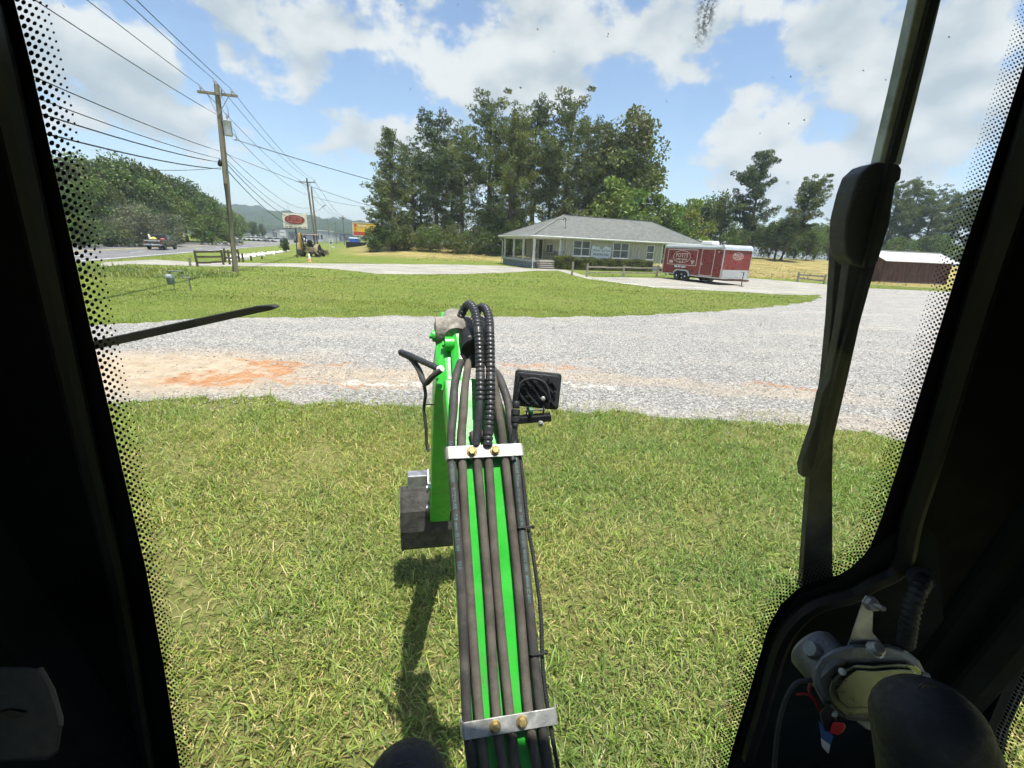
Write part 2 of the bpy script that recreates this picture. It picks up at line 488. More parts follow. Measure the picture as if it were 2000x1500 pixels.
M_WHITE_LINE = plain('lot_paint', (.62, .60, .54), .8, var=.25, scale=3, dirt=(.3, .29, .26, .8))
for a, b, w in (((1150, 545), (1285, 562.5), .16), ((1158, 543.5), (1235, 543.8), .12), ((1190, 546.5), (1290, 553), .11), ((1270, 560), (1420, 563.5), .11), ((1230, 545), (1300, 549), .1)):
    p, q = G(*a), G(*b); d = (q - p).normalized(); nn = Vector((-d.y, d.x, 0)) * w / 2
    sheet('parking_line', [p - nn, q - nn, q + nn, p + nn], .018, M_WHITE_LINE)

# ---- gravel yard
grav_px = [(60, 640), (120, 637), (200, 634), (320, 627), (430, 622), (560, 620), (680, 619), (800, 618), (950, 620), (1100, 620), (1250, 616), (1360, 611), (1450, 604.5), (1530, 597), (1585, 589), (1604, 582), (1600, 576), (1560, 573),
           (1610, 566), (1660, 562), (1740, 565), (1830, 569), (1930, 574), (2050, 580), (2300, 610), (2300, 760), (2150, 905), (1980, 902), (1870, 884), (1770, 868), (1700, 850), (1560, 836), (1400, 822), (1250, 809), (1100, 800), (950, 797), (800, 790), (650, 786), (500, 778), (380, 780), (240, 786), (120, 800), (-60, 815), (-160, 700)]
GRAVEL = ragged(GP(*grav_px), .10, .26, 6, 1.7)


def m_gravel():
    m = Mat('gravel'); o = m.obj()
    wn = m.N('ShaderNodeTexNoise'); wn.inputs['Scale'].default_value = 1.3; wn.inputs['Detail'].default_value = 6; wn.inputs['Roughness'].default_value = .7
    m.L.new(o, wn.inputs['Vector'])
    sub = m.N('ShaderNodeVectorMath', operation='SUBTRACT'); m.L.new(wn.outputs['Color'], sub.inputs[0]); sub.inputs[1].default_value = (.5, .5, .5)
    sc = m.N('ShaderNodeVectorMath', operation='MULTIPLY'); m.L.new(sub.outputs[0], sc.inputs[0]); sc.inputs[1].default_value = (2.6, 1.3, 0)
    wv = m.N('ShaderNodeVectorMath', operation='ADD'); m.L.new(o, wv.inputs[0]); m.L.new(sc.outputs[0], wv.inputs[1]); wv = wv.outputs[0]
    cell = m.voro(34, out='Color'); dist = m.voro(34)
    lum = m.N('ShaderNodeSeparateColor'); m.L.new(cell, lum.inputs[0])
    c = m.ramp(lum.outputs[0], (.205, .198, .186), (.50, .485, .45), 0., 1.)
    c = m.mix(m.rng(dist, .35, .75, 0, .65), c, (.12, .118, .115))
    mid = m.noise(.7, 5, .6, stretch=(.6, 1.5, 1)); c = m.mix(m.rng(mid, .45, .75, 0, .55), c, (.44, .40, .34))
    def band(px, rx, ry, rot, soft=.6):
        return m.ellipse(G(*px), rx, ry, rot, soft, wv)
    tan = band((250, 728), 3.2, 1.5, .15)
    sandy = m.math('MAXIMUM', tan, m.math('MULTIPLY', band((680, 735), 2.4, .62, -.03), .72))
    sandy = m.math('MAXIMUM', sandy, m.math('MULTIPLY', band((1110, 735), 3.0, .34, -.06), .55))
    sandy = m.math('MAXIMUM', sandy, m.math('MULTIPLY', band((1500, 768), 1.9, .36, -.1), .5))
    sandy = m.math('MAXIMUM', sandy, m.math('MULTIPLY', band((1640, 825), 1.4, .40, -.1), .35))
    sc_ = m.ramp(m.noise(5, 6, .7), (.34, .265, .18), (.50, .41, .30), .3, .7)
    c = m.mix(m.math('MULTIPLY', sandy, m.rng(m.noise(3.5, 6, .75), .25, .5, .35, 1.)), c, sc_)
    orange = m.math('MAXIMUM', band((480, 735), .95, .42, .45, .25), band((545, 712), .8, .22, .1, .25))
    orange = m.math('MAXIMUM', orange, m.math('MULTIPLY', band((640, 748), 1.1, .10, -.05), .9))
    orange = m.math('MAXIMUM', orange, m.math('MULTIPLY', band((1060, 716), 1.2, .13, -.05), .7))
    orange = m.math('MAXIMUM', orange, m.math('MULTIPLY', band((1540, 757), .75, .16, -.12), .9))
    oc = m.ramp(m.noise(6, 6, .7), (.33, .15, .065), (.45, .25, .13), .3, .7)
    c = m.mix(m.math('MULTIPLY', orange, m.rng(m.noise(4.5, 6, .75), .38, .52)), c, oc)
    pale = m.math('MAXIMUM', band((1160, 752), .55, .08, -.03, .5), band((760, 750), .9, .08, 0., .5))
    c = m.mix(m.math('MULTIPLY', pale, .8), c, (.55, .52, .46))
    h = m.math('SUBTRACT', 1., dist)
    m.set(c, .92, 0, .2); m.bump(m.math('ADD', h, m.noise(90, 4, .8)), .8, .02)
    return m.m


M_GRAVEL = m_gravel()
o = sheet('gravel_drive', GRAVEL, .005, M_GRAVEL)


# ---- loose stones on the gravel, as solid angular chips
def stones(name, pts, size, seed, col_lo, col_hi, zoff=.0, warm=.0):
    rng = np.random.default_rng(seed); n = len(pts)
    base = np.array([(1, 0, 0), (-1, 0, 0), (0, 1, 0), (0, -1, 0), (0, 0, 1), (0, 0, -1)], float)
    F = np.array([(0, 2, 4), (2, 1, 4), (1, 3, 4), (3, 0, 4), (2, 0, 5), (1, 2, 5), (3, 1, 5), (0, 3, 5)])
    v = np.repeat(base[None], n, 0) * rng.uniform(.6, 1.25, (n, 6, 1))
    v = v * rng.uniform(.6, 1.2, (n, 1, 3)) * np.array([1, 1, .62])
    a = rng.uniform(0, 6.28, n); c, s = np.cos(a), np.sin(a); tl = rng.normal(0, .35, n)
    x = v[..., 0] * c[:, None] - v[..., 1] * s[:, None]; y = v[..., 0] * s[:, None] + v[..., 1] * c[:, None]; z = v[..., 2] + x * tl[:, None]
    sz = (size[0] + (size[1] - size[0]) * rng.random(n) ** 2.2) / 2
    v = np.stack([x, y, z], -1) * sz[:, None, None] + np.concatenate([pts, (zoff + sz * .25)[:, None]], 1)[:, None, :]
    f = (F[None] + (np.arange(n) * 6)[:, None, None]).reshape(-1, 3)
    k = rng.random((n, 1)) ** 1.3; col = np.array(col_lo) * (1 - k) + np.array(col_hi) * k
    w = (rng.random((n, 1)) < warm) * 1.0; col = col * (1 - w) + w * np.array((.42, .31, .20)) * rng.uniform(.7, 1.2, (n, 1))
    m = MATS.get('stone')
    if not m:
        q = Mat('stone'); a_ = q.N('ShaderNodeVertexColor', layer_name='Col'); q.set(q.mix(q.rng(q.noise(160, 3), .3, .7, 0, .3), a_.outputs[0], (.2, .19, .18)), .9, 0, .25); m = MATS['stone'] = q.m
    o = npmesh(name, v.reshape(-1, 3), f, m, col=np.repeat(col, 6, 0)); o['kind'] = 'stuff'
    return o


def scatter(n, x0, x1, y0, y1, seed, poly=None, dens=None):
    rng = np.random.default_rng(seed); p = rng.uniform((x0, y0), (x1, y1), (n, 2))
    if dens is not None: p = p[rng.random(n) < dens(p[:, 0], p[:, 1])]
    if poly is not None: p = p[inpoly(p[:, 0], p[:, 1], poly)]
    return p


TAN = G(215, 728)
p1 = scatter(150000, -9, 12, 4.4, 16, 21, GRAVEL, lambda x, y: np.clip((6.2 / y) ** 2, 0, 1) * np.where(np.hypot((x - TAN.x) / 2.6, (y - TAN.y) / 1.1) < 1 , .10, 1))
tag(stones('gravel_stones', p1, (.008, .040), 5, (.18, .173, .163), (.54, .52, .485), .005, .10), 'loose grey gravel stones covering the yard', 'gravel')
# stones that have rolled into the grass along the near edge

# ================================================================ VEGETATION
def m_leaf(name, tint=(1, 1, 1), trans=.3, objvar=True, rough=.6, gloss=.06):
    m = Mat(name); a = m.N('ShaderNodeVertexColor', layer_name='Col')
    c = m.mix(1., a.outputs[0], tint, 'MULTIPLY')
    if objvar:
        oi = m.N('ShaderNodeObjectInfo')
        c2 = m.mix(1., c, (1.25, 1.12, .85), 'MULTIPLY'); c3 = m.mix(1., c, (.78, .86, .95), 'MULTIPLY')
        c = m.mix(oi.outputs['Random'], c2, c3)
    d = m.N('ShaderNodeBsdfDiffuse'); m.L.new(c, d.inputs[0])
    t = m.N('ShaderNodeBsdfTranslucent'); m.L.new(m.mix(1., c, (1.15, 1.2, .6), 'MULTIPLY'), t.inputs[0])
    g = m.N('ShaderNodeBsdfGlossy'); g.inputs['Roughness'].default_value = rough; g.inputs[0].default_value = (.6, .6, .6, 1)
    x = m.N('ShaderNodeMixShader'); x.inputs[0].default_value = trans; m.L.new(d.outputs[0], x.inputs[1]); m.L.new(t.outputs[0], x.inputs[2])
    y = m.N('ShaderNodeMixShader'); y.inputs[0].default_value = gloss; m.L.new(x.outputs[0], y.inputs[1]); m.L.new(g.outputs[0], y.inputs[2])
    m.L.new(y.outputs[0], m.out.inputs[0]); m.nt.nodes.remove(m.b)
    return m.m


M_GRASS = m_leaf('grass_blade', trans=.32, objvar=False, gloss=.035, rough=.5)
M_PINE = m_leaf('pine_needles', trans=.12, gloss=.03)
M_DECID = m_leaf('broad_leaves', trans=.28, gloss=.05)


def nz(x, y, s, seed):
    """smooth lattice noise in [-1, 1], vectorised"""
    g = np.random.default_rng(int(seed * 1000)).uniform(-1, 1, (256, 256)); x = np.asarray(x) * s + 700; y = np.asarray(y) * s + 700
    i, j = np.floor(x).astype(int), np.floor(y).astype(int); u, v = S(x - i), S(y - j); i %= 255; j %= 255
    return (g[i, j] * (1 - u) + g[i + 1, j] * u) * (1 - v) + (g[i, j + 1] * (1 - u) + g[i + 1, j + 1] * u) * v


def blades(name, pts, ln, wd, lean, palette, probs, seed, label, z0=0., kind='stuff', cat='grass'):
    rng = np.random.default_rng(seed); n = len(pts)
    L_ = rng.uniform(ln[0], ln[1], n) * rng.uniform(.7, 1.1, n); w = rng.uniform(wd[0], wd[1], n)
    az = rng.uniform(0, 2 * np.pi, n); le = np.clip(rng.normal(lean, .28, n), .05, 1.45)
    d = np.stack([np.cos(az), np.sin(az)], 1); tw = az + np.pi / 2 + rng.normal(0, .7, n); sd = np.stack([np.cos(tw), np.sin(tw), np.zeros(n)], 1)
    z = terrain(pts[:, 0], pts[:, 1]) + z0
    base = np.concatenate([pts, z[:, None]], 1)
    def along(t, extra):
        l2 = le + extra; h = np.cos(le) * L_ * min(t, .55) + np.cos(np.minimum(l2, 1.75)) * L_ * max(0, t - .55)
        r = np.sin(le) * L_ * min(t, .55) + np.sin(np.minimum(l2, 1.75)) * L_ * max(0, t - .55)
        return base + np.concatenate([d * r[:, None], h[:, None]], 1)
    bend = rng.uniform(.1, .9, n)
    m_ = along(.55, bend); t_ = along(1., bend); W2 = (w / 2)[:, None] * sd
    v = np.stack([base - W2 * .8, base + W2 * .8, m_ - W2, m_ + W2, t_], 1)
    v[:, 2:, 2] = np.maximum(v[:, 2:, 2], (z + .006)[:, None])
    F = np.array([(0, 1, 2), (1, 3, 2), (2, 3, 4)]); f = (F[None] + (np.arange(n) * 5)[:, None, None]).reshape(-1, 3)
    pal = np.array(palette); ci = rng.choice(len(pal), n, p=probs); c = pal[ci] * rng.uniform(.45, 1.35, (n, 1))
    # patches of drier and of lusher growth
    k = np.clip(.5 + .8 * nz(pts[:, 0], pts[:, 1], .8, seed + .37) + .5 * nz(pts[:, 0], pts[:, 1], 2.6, seed + .71), 0, 1)[:, None]
    c = c * ((1 - k) * np.array((.82, .94, .85)) + k * np.array((1.28, 1.12, 1.15)))
    col = np.repeat(c[:, None], 5, 1); col[:, :2] *= .9
    o = npmesh(name, v.reshape(-1, 3), f, M_GRASS, col=col.reshape(-1, 3))
    return tag(o, label, cat, kind=kind)


PAL = [(.175, .265, .048), (.235, .320, .066), (.31, .345, .095), (.46, .42, .19), (.12, .20, .038)]
def near_d(x, y):
    c = nz(x, y, 1.1, 3.3) * .55 + nz(x, y, 3.7, 8.1) * .4
    lat = np.clip(1.25 - np.abs(x) / (y * 1.25 + 1.2), 0, 1) ** .3
    return np.clip(.72 + c, .12, 1) * (lat > 0.2) * np.clip(1.35 - y * .09, .5, 1)


p = scatter(720000, -7.0, 7.0, .7, 6.3, 31, None, near_d)
ing = inpoly(p[:, 0], p[:, 1], GRAVEL); p = p[~ing]
rs = np.random.default_rng(4).random(len(p))
blades('near_grass', p[rs < .62], (.05, .115), (.0038, .0075), .85, PAL, [.34, .32, .17, .07, .10], 1, 'coarse sunlit grass in front of the machine')
blades('short_grass', p[rs >= .62], (.03, .075), (.003, .006), 1.05, [(.50, .44, .21), (.40, .36, .15), (.30, .33, .10), (.20, .26, .06)], [.2, .24, .3, .26], 2, 'dry matted thatch between the green blades')
pl = scatter(7000, -5.5, 5.5, .8, 5.6, 71, None, lambda x, y: np.clip(.35 + .9 * nz(x, y, .9, 9.), 0, 1)); pl = pl[~inpoly(pl[:, 0], pl[:, 1], GRAVEL)]
blades('long_grass', pl, (.10, .18), (.006, .010), .75, [(.19, .27, .055), (.24, .31, .07), (.16, .24, .045), (.34, .34, .13)], [.4, .3, .2, .1], 72, 'longer pale blades standing out of the near grass')
# weeds along the gravel's near edge
p = scatter(60000, -7, 8, 3.8, 6.8, 33, None, lambda x, y: (nz(x, y, 1.5, 5.) > .0) * .5)
poly_in = [(q.x, q.y) for q in GRAVEL]
edge = np.array([(q.x, q.y) for q in GRAVEL if q.y < 6.8 and -8 < q.x < 9]); dmin = np.min(np.hypot(p[:, None, 0] - edge[None, :, 0], p[:, None, 1] - edge[None, :, 1]), 1)
kp = np.random.default_rng(6).random(len(p)) < np.clip(1 - dmin / .65, 0, 1) ** 1.7
blades('edge_weeds', p[kp], (.03, .09), (.004, .008), .75, PAL, [.32, .28, .2, .15, .05], 3, 'ragged grass creeping over the gravel edge', .012)
p2 = scatter(14000, -7, 8, 3.6, 6.4, 35); d2 = np.min(np.hypot(p2[:, None, 0] - edge[None, :, 0], p2[:, None, 1] - edge[None, :, 1]), 1)
p2 = p2[(np.random.default_rng(8).random(len(p2)) < np.clip(1 - d2 / .6, 0, 1) ** 1.3)]
tag(stones('scattered_stones', p2, (.012, .045), 9, (.25, .24, .22), (.55, .53, .49), .004, .25), 'stones scattered into the grass edge', 'gravel')

# the far lawn, blade size growing with distance
LAWN_PAL = [(.145, .205, .036), (.190, .245, .050), (.24, .27, .07), (.31, .30, .11)]
def not_paved(p):
    k = ~inpoly(p[:, 0], p[:, 1], GRAVEL)
    for q in (drive, walk, lot): k &= ~inpoly(p[:, 0], p[:, 1], q)
    return p[k & ((p[:, 0] * ROAD_N.x + p[:, 1] * ROAD_N.y) > NR + .3)]


bands = [(8, 15, 90000, (.03, .06), (.010, .018)), (14, 24, 70000, (.04, .07), (.018, .03)), (23, 40, 60000, (.05, .09), (.03, .05))]
for i, (y0, y1, n_, l_, w_) in enumerate(bands):
    p = not_paved(scatter(n_, -1.25 * y1, 1.2 * y1, y0, y1, 41 + i, None, lambda x, y: (np.abs(x) < 1.2 * y + 2) * np.clip(.75 + .5 * nz(x, y, .35, 2.), .2, 1)))
    blades('mown_lawn', p, l_, w_, .7, LAWN_PAL, [.34, .34, .22, .10], 50 + i, ['mown lawn just beyond the gravel drive', 'mown lawn in the middle distance', 'lawn around the office drive'][i])
# tall rough grass by the highway at the left, and at the edge of the verge
p = scatter(26000, -26, -9, 15, 31, 61); nn = p[:, 0] * ROAD_N.x + p[:, 1] * ROAD_N.y
pv = G(300, 535); kk = (np.hypot((p[:, 0] - pv.x + 3) / 7, (p[:, 1] - pv.y) / 3.2) < 1) & (nn > NR + 1)
blades('rough_grass', p[kk], (.14, .36), (.014, .028), .6, [(.14, .20, .05), (.19, .24, .07), (.26, .27, .11)], [.4, .4, .2], 63, 'tall rough grass beside the highway at left')
p = scatter(16000, -12, 40, 42, 88, 65, None, lambda x, y: (y > 52 - np.maximum(x - 10, 0) * .5) * .8)
hk = not_paved(p); hk = hk[~((hk[:, 0] > -4) & (hk[:, 0] < 22) & (hk[:, 1] < 66))]
blades('cut_hay', hk, (.15, .35), (.05, .11), 1.05, [(.37, .29, .12), (.32, .26, .11), (.20, .19, .07), (.42, .35, .17)], [.4, .3, .15, .15], 66, 'cut hay lying in the field behind the office', cat='hay')


# ---------------------------------------------------------------- trees
def leaf_cloud(cent, rad, n_each, size, rng, up=.25, flat=.7, aspect=.5, shell=.55):
    """diamond shaped leaf sprays spread through clumps; returns verts, faces, clump index, height factor"""
    N_ = len(cent); n = N_ * n_each; ci = np.repeat(np.arange(N_), n_each)
    u = rng.normal(size=(n, 3)); u /= np.linalg.norm(u, axis=1, keepdims=True)
    r = rng.random(n) ** (1 / 3) * (1 - shell) + shell * rng.uniform(.75, 1.1, n); r = r * rng.uniform(.35, 1, n) ** .35
    off = u * r[:, None] * rad[ci][:, None]; off[:, 2] *= flat
    P = cent[ci] + off
    t = u * .6 + rng.normal(size=(n, 3)) * .6; t[:, 2] += up; t /= np.linalg.norm(t, axis=1, keepdims=True)
    s = np.cross(t, rng.normal(size=(n, 3))); s /= np.linalg.norm(s, axis=1, keepdims=True) + 1e-9
    sz = size * rng.uniform(.6, 1.3, n)
    a = P - t * sz[:, None] * .5; b = P + t * sz[:, None] * .5; w = s * (sz * aspect * .5)[:, None]
    v = np.stack([a, P - w, b, P + w], 1).reshape(-1, 3); f = np.arange(n * 4).reshape(-1, 4)
    return v, f, ci


M_BARK = plain('pine_bark', (.085, .066, .052), .95, var=.4, scale=3, bump=.6, bscale=12, stretch=(3, 3, .6))
M_BARK2 = plain('oak_bark', (.10, .085, .068), .95, var=.4, scale=3, bump=.6, bscale=14, stretch=(3, 3, .6))
TREEM = {}


def pine_mesh(key, h, r, start, seed, whorls=26, lean=0., per=26, top=.35, clump=.85, dark=1.):
    rng = np.random.default_rng(seed); mt = MB(); cent = []; rad = []
    path = []; bx, by = rng.normal(0, .25, 2)
    for i in range(9):
        t = i / 8; path.append(Vector((lean * h * t ** 1.3 + bx * math.sin(t * 3), by * math.sin(t * 2.5), h * .97 * t)))
    tr = .022 * h; mt.tube(path, [tr * (1 - .9 * i / 8) * (1.35 if i == 0 else 1) for i in range(9)], 8)
    def tp(t):
        k = min(7.999, t * 8); i = int(k); return path[i].lerp(path[i + 1], k - i)
    for w in range(whorls):
        t = start + (1 - start) * ((w + rng.random()) / whorls); k = (t - start) / (1 - start)
        prof = (math.sin(min(1., k * 1.35 + .18) * math.pi / 2) if k < .45 else 1) * (1 - max(0, k - .42) / .58 * (1 - top)) * rng.uniform(.55, 1.12)
        for b in range(rng.integers(2, 5)):
            if rng.random() < .12: continue
            az = rng.uniform(0, 6.283); L_ = r * prof * rng.uniform(.62, 1.12); el = rng.uniform(-.05, .45) + k * .35
            p0 = tp(t); dirn = Vector((math.cos(az) * math.cos(el), math.sin(az) * math.cos(el), math.sin(el)))
            p1 = p0 + dirn * L_ * .55; p2 = p1 + (dirn + Vector((0, 0, .18))).normalized() * L_ * .45
            mt.tube([p0, p1, p2], [.03 + .012 * L_, .02 + .006 * L_, .012], 4)
            for q in np.linspace(.38, 1.0, max(2, int(L_ / .75))):
                c = p0.lerp(p1, min(1, q / .55)) if q < .55 else p1.lerp(p2, (q - .55) / .45)
                cent.append(np.array(c) + rng.normal(0, .22, 3)); rad.append(clump * rng.uniform(.55, 1.1) * (1 - .25 * k))
    cent.append(np.array(path[-1])); rad.append(clump * .8)
    cent, rad = np.array(cent), np.array(rad)
    v, f, ci = leaf_cloud(cent, rad, int(per * 1.6), .40, rng, .35, .60, .34)
    cc = np.array((.095, .130, .050)) * dark * (.65 + .7 * rng.random((len(cent), 1))); warm = rng.random((len(cent), 1)) < .18
    cc = np.where(warm, cc * np.array((1.35, 1.18, .85)), cc)
    col = np.repeat(cc[ci] * rng.uniform(.75, 1.3, (len(ci), 1)), 4, 0)
    return store_tree(key, mt, v, f, col, M_BARK, M_PINE)


def decid_mesh(key, h, r, seed, clumps=70, per=95, base=.22, size=.36, col=(.085, .130, .030), fl=.85, shape=1., bark=None):
    rng = np.random.default_rng(seed); mt = MB(); cent = []; rad = []
    top = h * base; mt.tube([Vector((0, 0, -.1)), Vector((rng.normal(0, .1), 0, top)), Vector((rng.normal(0, .3), rng.normal(0, .3), h * .7))], [.028 * h, .02 * h, .008 * h], 8)
    cz = h * (base + 1) / 2; rz = h * (1 - base) / 2
    for k in range(clumps):
        u = rng.normal(size=3); u /= np.linalg.norm(u); rr = rng.random() ** .45
        taper = 1 - .35 * shape * max(0, u[2] * rr)
        p = np.array((u[0] * r * rr * taper, u[1] * r * rr * taper, cz + u[2] * rz * rr))
        cent.append(p); rad.append(r * rng.uniform(.22, .42))
        if k % 4 == 0: mt.tube([Vector((0, 0, max(.2, min(p[2] - .2, top * rng.uniform(.7, 1.2))))), Vector(p * np.array((.5, .5, .8))), Vector(p)], [.010 * h, .006 * h, .012], 5)
    cent, rad = np.array(cent), np.array(rad)
    v, f, ci = leaf_cloud(cent, rad, per, size, rng, .1, fl, .62, .6)
    cc = np.array(col) * (.62 + .76 * rng.random((len(cent), 1))); cc *= np.array((1, 1, 1)) + rng.normal(0, .09, (len(cent), 3))
    colr = np.repeat(np.clip(cc, .005, 1)[ci] * rng.uniform(.75, 1.3, (len(ci), 1)), 4, 0)
    return store_tree(key, mt, v, f, colr, bark or M_BARK2, M_DECID)


def store_tree(key, mt, v, f, col, bark, leaf):
    to = mt.build('trunk', bark, None, True); co = npmesh('crown', v, f, leaf, col=col)
    COL.objects.unlink(to); COL.objects.unlink(co); TREEM[key] = (to, co)
    return key


def plant(name, key, label, cat, x, y, sc=1., rot=None, group=None, sz=1., dz=0.):
    t = thing(name, label, cat, (x, y, tz(x, y) - .05 + dz), random.uniform(0, 6.28) if rot is None else rot, group)
    t.scale = (sc, sc, sc * sz)
    a, b = TREEM[key]
    for src, nm in ((a, 'trunk'), (b, 'crown')):
        o = src.copy(); o.name = nm; COL.objects.link(o); o.parent = t
    return t


pine_mesh('p1', 22, 6.7, .14, 101, 36, per=34, clump=1.2, top=.5); pine_mesh('p2', 22, 6.1, .28, 102, 28, per=36, clump=1.2, top=.5)
pine_mesh('p3', 22, 7.1, .08, 103, 36, per=34, top=.6, clump=1.2); pine_mesh('p4', 20, 7.6, .04, 104, 40, per=34, top=.10, clump=1.1)
pine_mesh('p5', 18, 6.2, .22, 105, 24, per=52, top=.28, clump=1.15); pine_mesh('p6', 15, 5.6, .25, 106, 21, lean=.26, per=52, top=.5, clump=1.1)
decid_mesh('d1', 10, 4.4, 201, 80, 100); decid_mesh('d2', 12, 4.8, 202, 90, 100, .2, .4); decid_mesh('d3', 20, 5.2, 203, 120, 110, .12, .5, (.10, .135, .046), .9)
decid_mesh('b1', 4.2, 2.6, 204, 50, 110, .04, .22, (.09, .14, .034)); decid_mesh('b2', 3.0, 2.4, 205, 40, 110, .03, .2, (.07, .105, .03))
decid_mesh('b3', 4.2, 2.9, 214, 50, 120, .03, .22, (.135, .150, .085)); decid_mesh('d4', 8, 3.4, 206, 60, 110, .1, .32, (.12, .185, .03)); decid_mesh('cedar', 1.9, .75, 207, 30, 90, .02, .12, (.05, .075, .03), 1., 1.6)


def top_scale(px, py, Y, h, x=None):
    """scale that lets a tree of height h at northing Y reach the pixel's height"""
    q = at(px, py, Y); return q.x, (q.z - tz(q.x, Y)) / h * (.965 if h > 14 else 1.)


# the tall grove behind the office, left to right
grove = [  # px of the crown's middle, top pixel row, northing, kind, label
    (760, 240, 66, 'p4', 22 * .909, 'leftmost pine of the tall grove, spreading low branches beside the hay field'),
    (852, 220, 70, 'p2', 22, 'bare-stemmed pine second from the left in the tall grove'),
    (905, 240, 76, 'p1', 22, 'pine set back between the second and the tallest crowns of the grove'),
    (960, 183, 69, 'p1', 22, 'tallest pine of the grove, broad crown left of the middle'),
    (1008, 205, 66, 'p3', 22, 'full pine directly behind the left end of the roof'),
    (1055, 200, 73, 'p2', 22, 'narrow round-topped pine right of the tallest one in the grove'),
    (1120, 180, 70, 'p1', 22, 'high pine with open trunk above the middle of the roof'),
    (1085, 260, 78, 'p3', 22, 'lower pine filling the gap behind the high pine of the grove'),
    (1165, 235, 76, 'p2', 22, 'pine half hidden left of the broad rounded tree at the grove end'),
    (820, 300, 78, 'p3', 22, 'pine in the back row behind the left end of the grove'),
    (880, 262, 82, 'p3', 22, 'back-row pine seen through the gap left of the tallest pine'),
    (1010, 235, 82, 'p1', 22, 'back-row pine right of the tallest pine of the grove'),
    (1150, 290, 82, 'p3', 22, 'back-row pine seen between the high pine and the rounded tree'),
    (806, 268, 74, 'p3', 22, 'full pine filling the gap right of the leftmost spreading one'),
    (742, 345, 72, 'p4', 20, 'small pine at the very left edge of the grove')]
for px, py, Y, k, h, lb in grove:
    x, s = top_scale(px, py, Y, h); plant('pine_tree', k, lb, 'tree', x, Y, s, group='pines of the grove behind the office')
x, s = top_scale(1248, 205, 69, 20); plant('broadleaf_tree', 'd3', 'broad rounded tree closing the right end of the tall grove', 'tree', x, 69, s)
x, s = top_scale(1200, 240, 72, 20); plant('broadleaf_tree', 'd3', 'grey-green tree beside the broad rounded one at the grove end', 'tree', x, 72, s, .7)
for px, py, Y, k, h, lb in [(1300, 375, 66, 'd4', 8, 'bright yellow-green tree just behind the right end of the roof'), (1350, 385, 72, 'd4', 8, 'yellow-green tree right of the brightest one behind the roof'),
                            (1215, 340, 64, 'd4', 8, 'slim light green tree rising behind the roof middle'), (1395, 380, 86, 'd1', 10, 'green tree above the trailer roof'), (1420, 378, 80, 'p3', 22, 'small pine above the front end of the trailer'),
                            (1440, 440, 74, 'd1', 10, 'low dark tree behind the front of the trailer')]:
    x, s = top_scale(px, py, Y, h); plant('young_tree' if k == 'd4' else 'tree_behind_trailer', k, lb, 'tree', x, Y, s)
# shrubs under the grove
for i, (px, py, Y, k, h) in enumerate([(735, 442, 64, 'b1', 4.2), (790, 440, 66, 'b2', 3.), (840, 437, 66, 'b1', 4.2), (890, 442, 65, 'b2', 3.), (935, 440, 66, 'b1', 4.2), (975, 436, 65, 'b2', 3.), (1020, 430, 67, 'b1', 4.2), (1230, 420, 68, 'b1', 4.2), (870, 420, 74, 'd1', 10.), (960, 400, 75, 'd1', 10.), (780, 425, 75, 'd1', 10), (1180, 410, 75, 'd1', 10), (1100, 405, 75, 'd1', 10)]):
    x, s = top_scale(px, py, Y, h); plant('undergrowth_bush', k, 'dark leafy bush growing under the tall grove', 'bush', x, Y, s, group='bushes under the grove')
# the two open pines and neighbours right of the trailer
x, s = top_scale(1500, 291, 76, 18); plant('pine_tree', 'p5', 'tall open-crowned pine standing right of the trailer', 'tree', x, 76, s, 1.)
x, s = top_scale(1560, 345, 74, 15); plant('pine_tree', 'p6', 'leaning windswept pine with a bare trunk right of the trailer', 'tree', x, 74, s, 0.)
for i, (px, py, Y, k, h, lb) in enumerate([(1480, 430, 80, 'd1', 10, 'broad dark tree under the tall open pine'), (1530, 425, 77, 'd2', 12, 'bushy tree at the foot of the leaning pine'), (1590, 440, 79, 'd1', 10, 'low tree right of the leaning pine at the field edge'),
                                          (1640, 415, 96, 'p3', 22, 'small round-topped pine left of the wiper at the field edge'), (1450, 455, 78, 'd2', 12, 'low green tree just right of the trailer front')]):
    x, s = top_scale(px, py, Y, h); plant('field_edge_tree', k, lb, 'tree', x, Y, s)
for i, (px, py, Y, k) in enumerate([(1720, 372, 112, 'p2'), (1762, 352, 110, 'p1'), (1800, 350, 114, 'p2'), (1842, 362, 110, 'p3'), (1885, 372, 112, 'p1'), (1925, 366, 112, 'p2'), (1690, 405, 112, 'p3'), (1975, 370, 112, 'p1'), (1780, 380, 122, 'p3'), (1865, 385, 122, 'p2'), (1700, 430, 120, 'p3'), (1660, 440, 118, 'p3')]):
    x, s = top_scale(px, py, Y, 22); plant('pine_tree', k, 'pine in the dense stand behind the red shed', 'tree', x, Y, s, group='pines behind the red shed')
for i, (px, Y) in enumerate([(1700, 108), (1760, 106), (1830, 106), (1890, 107), (1640, 104), (1600, 92), (1560, 88), (1510, 88), (1950, 106)]):
    q = at(px, 460, Y); plant('undergrowth_bush', 'b1', 'low bush along the far edge of the hay field', 'bush', q.x, Y, 1.1 + .25 * (i % 3), group='bushes along the hay field edge')
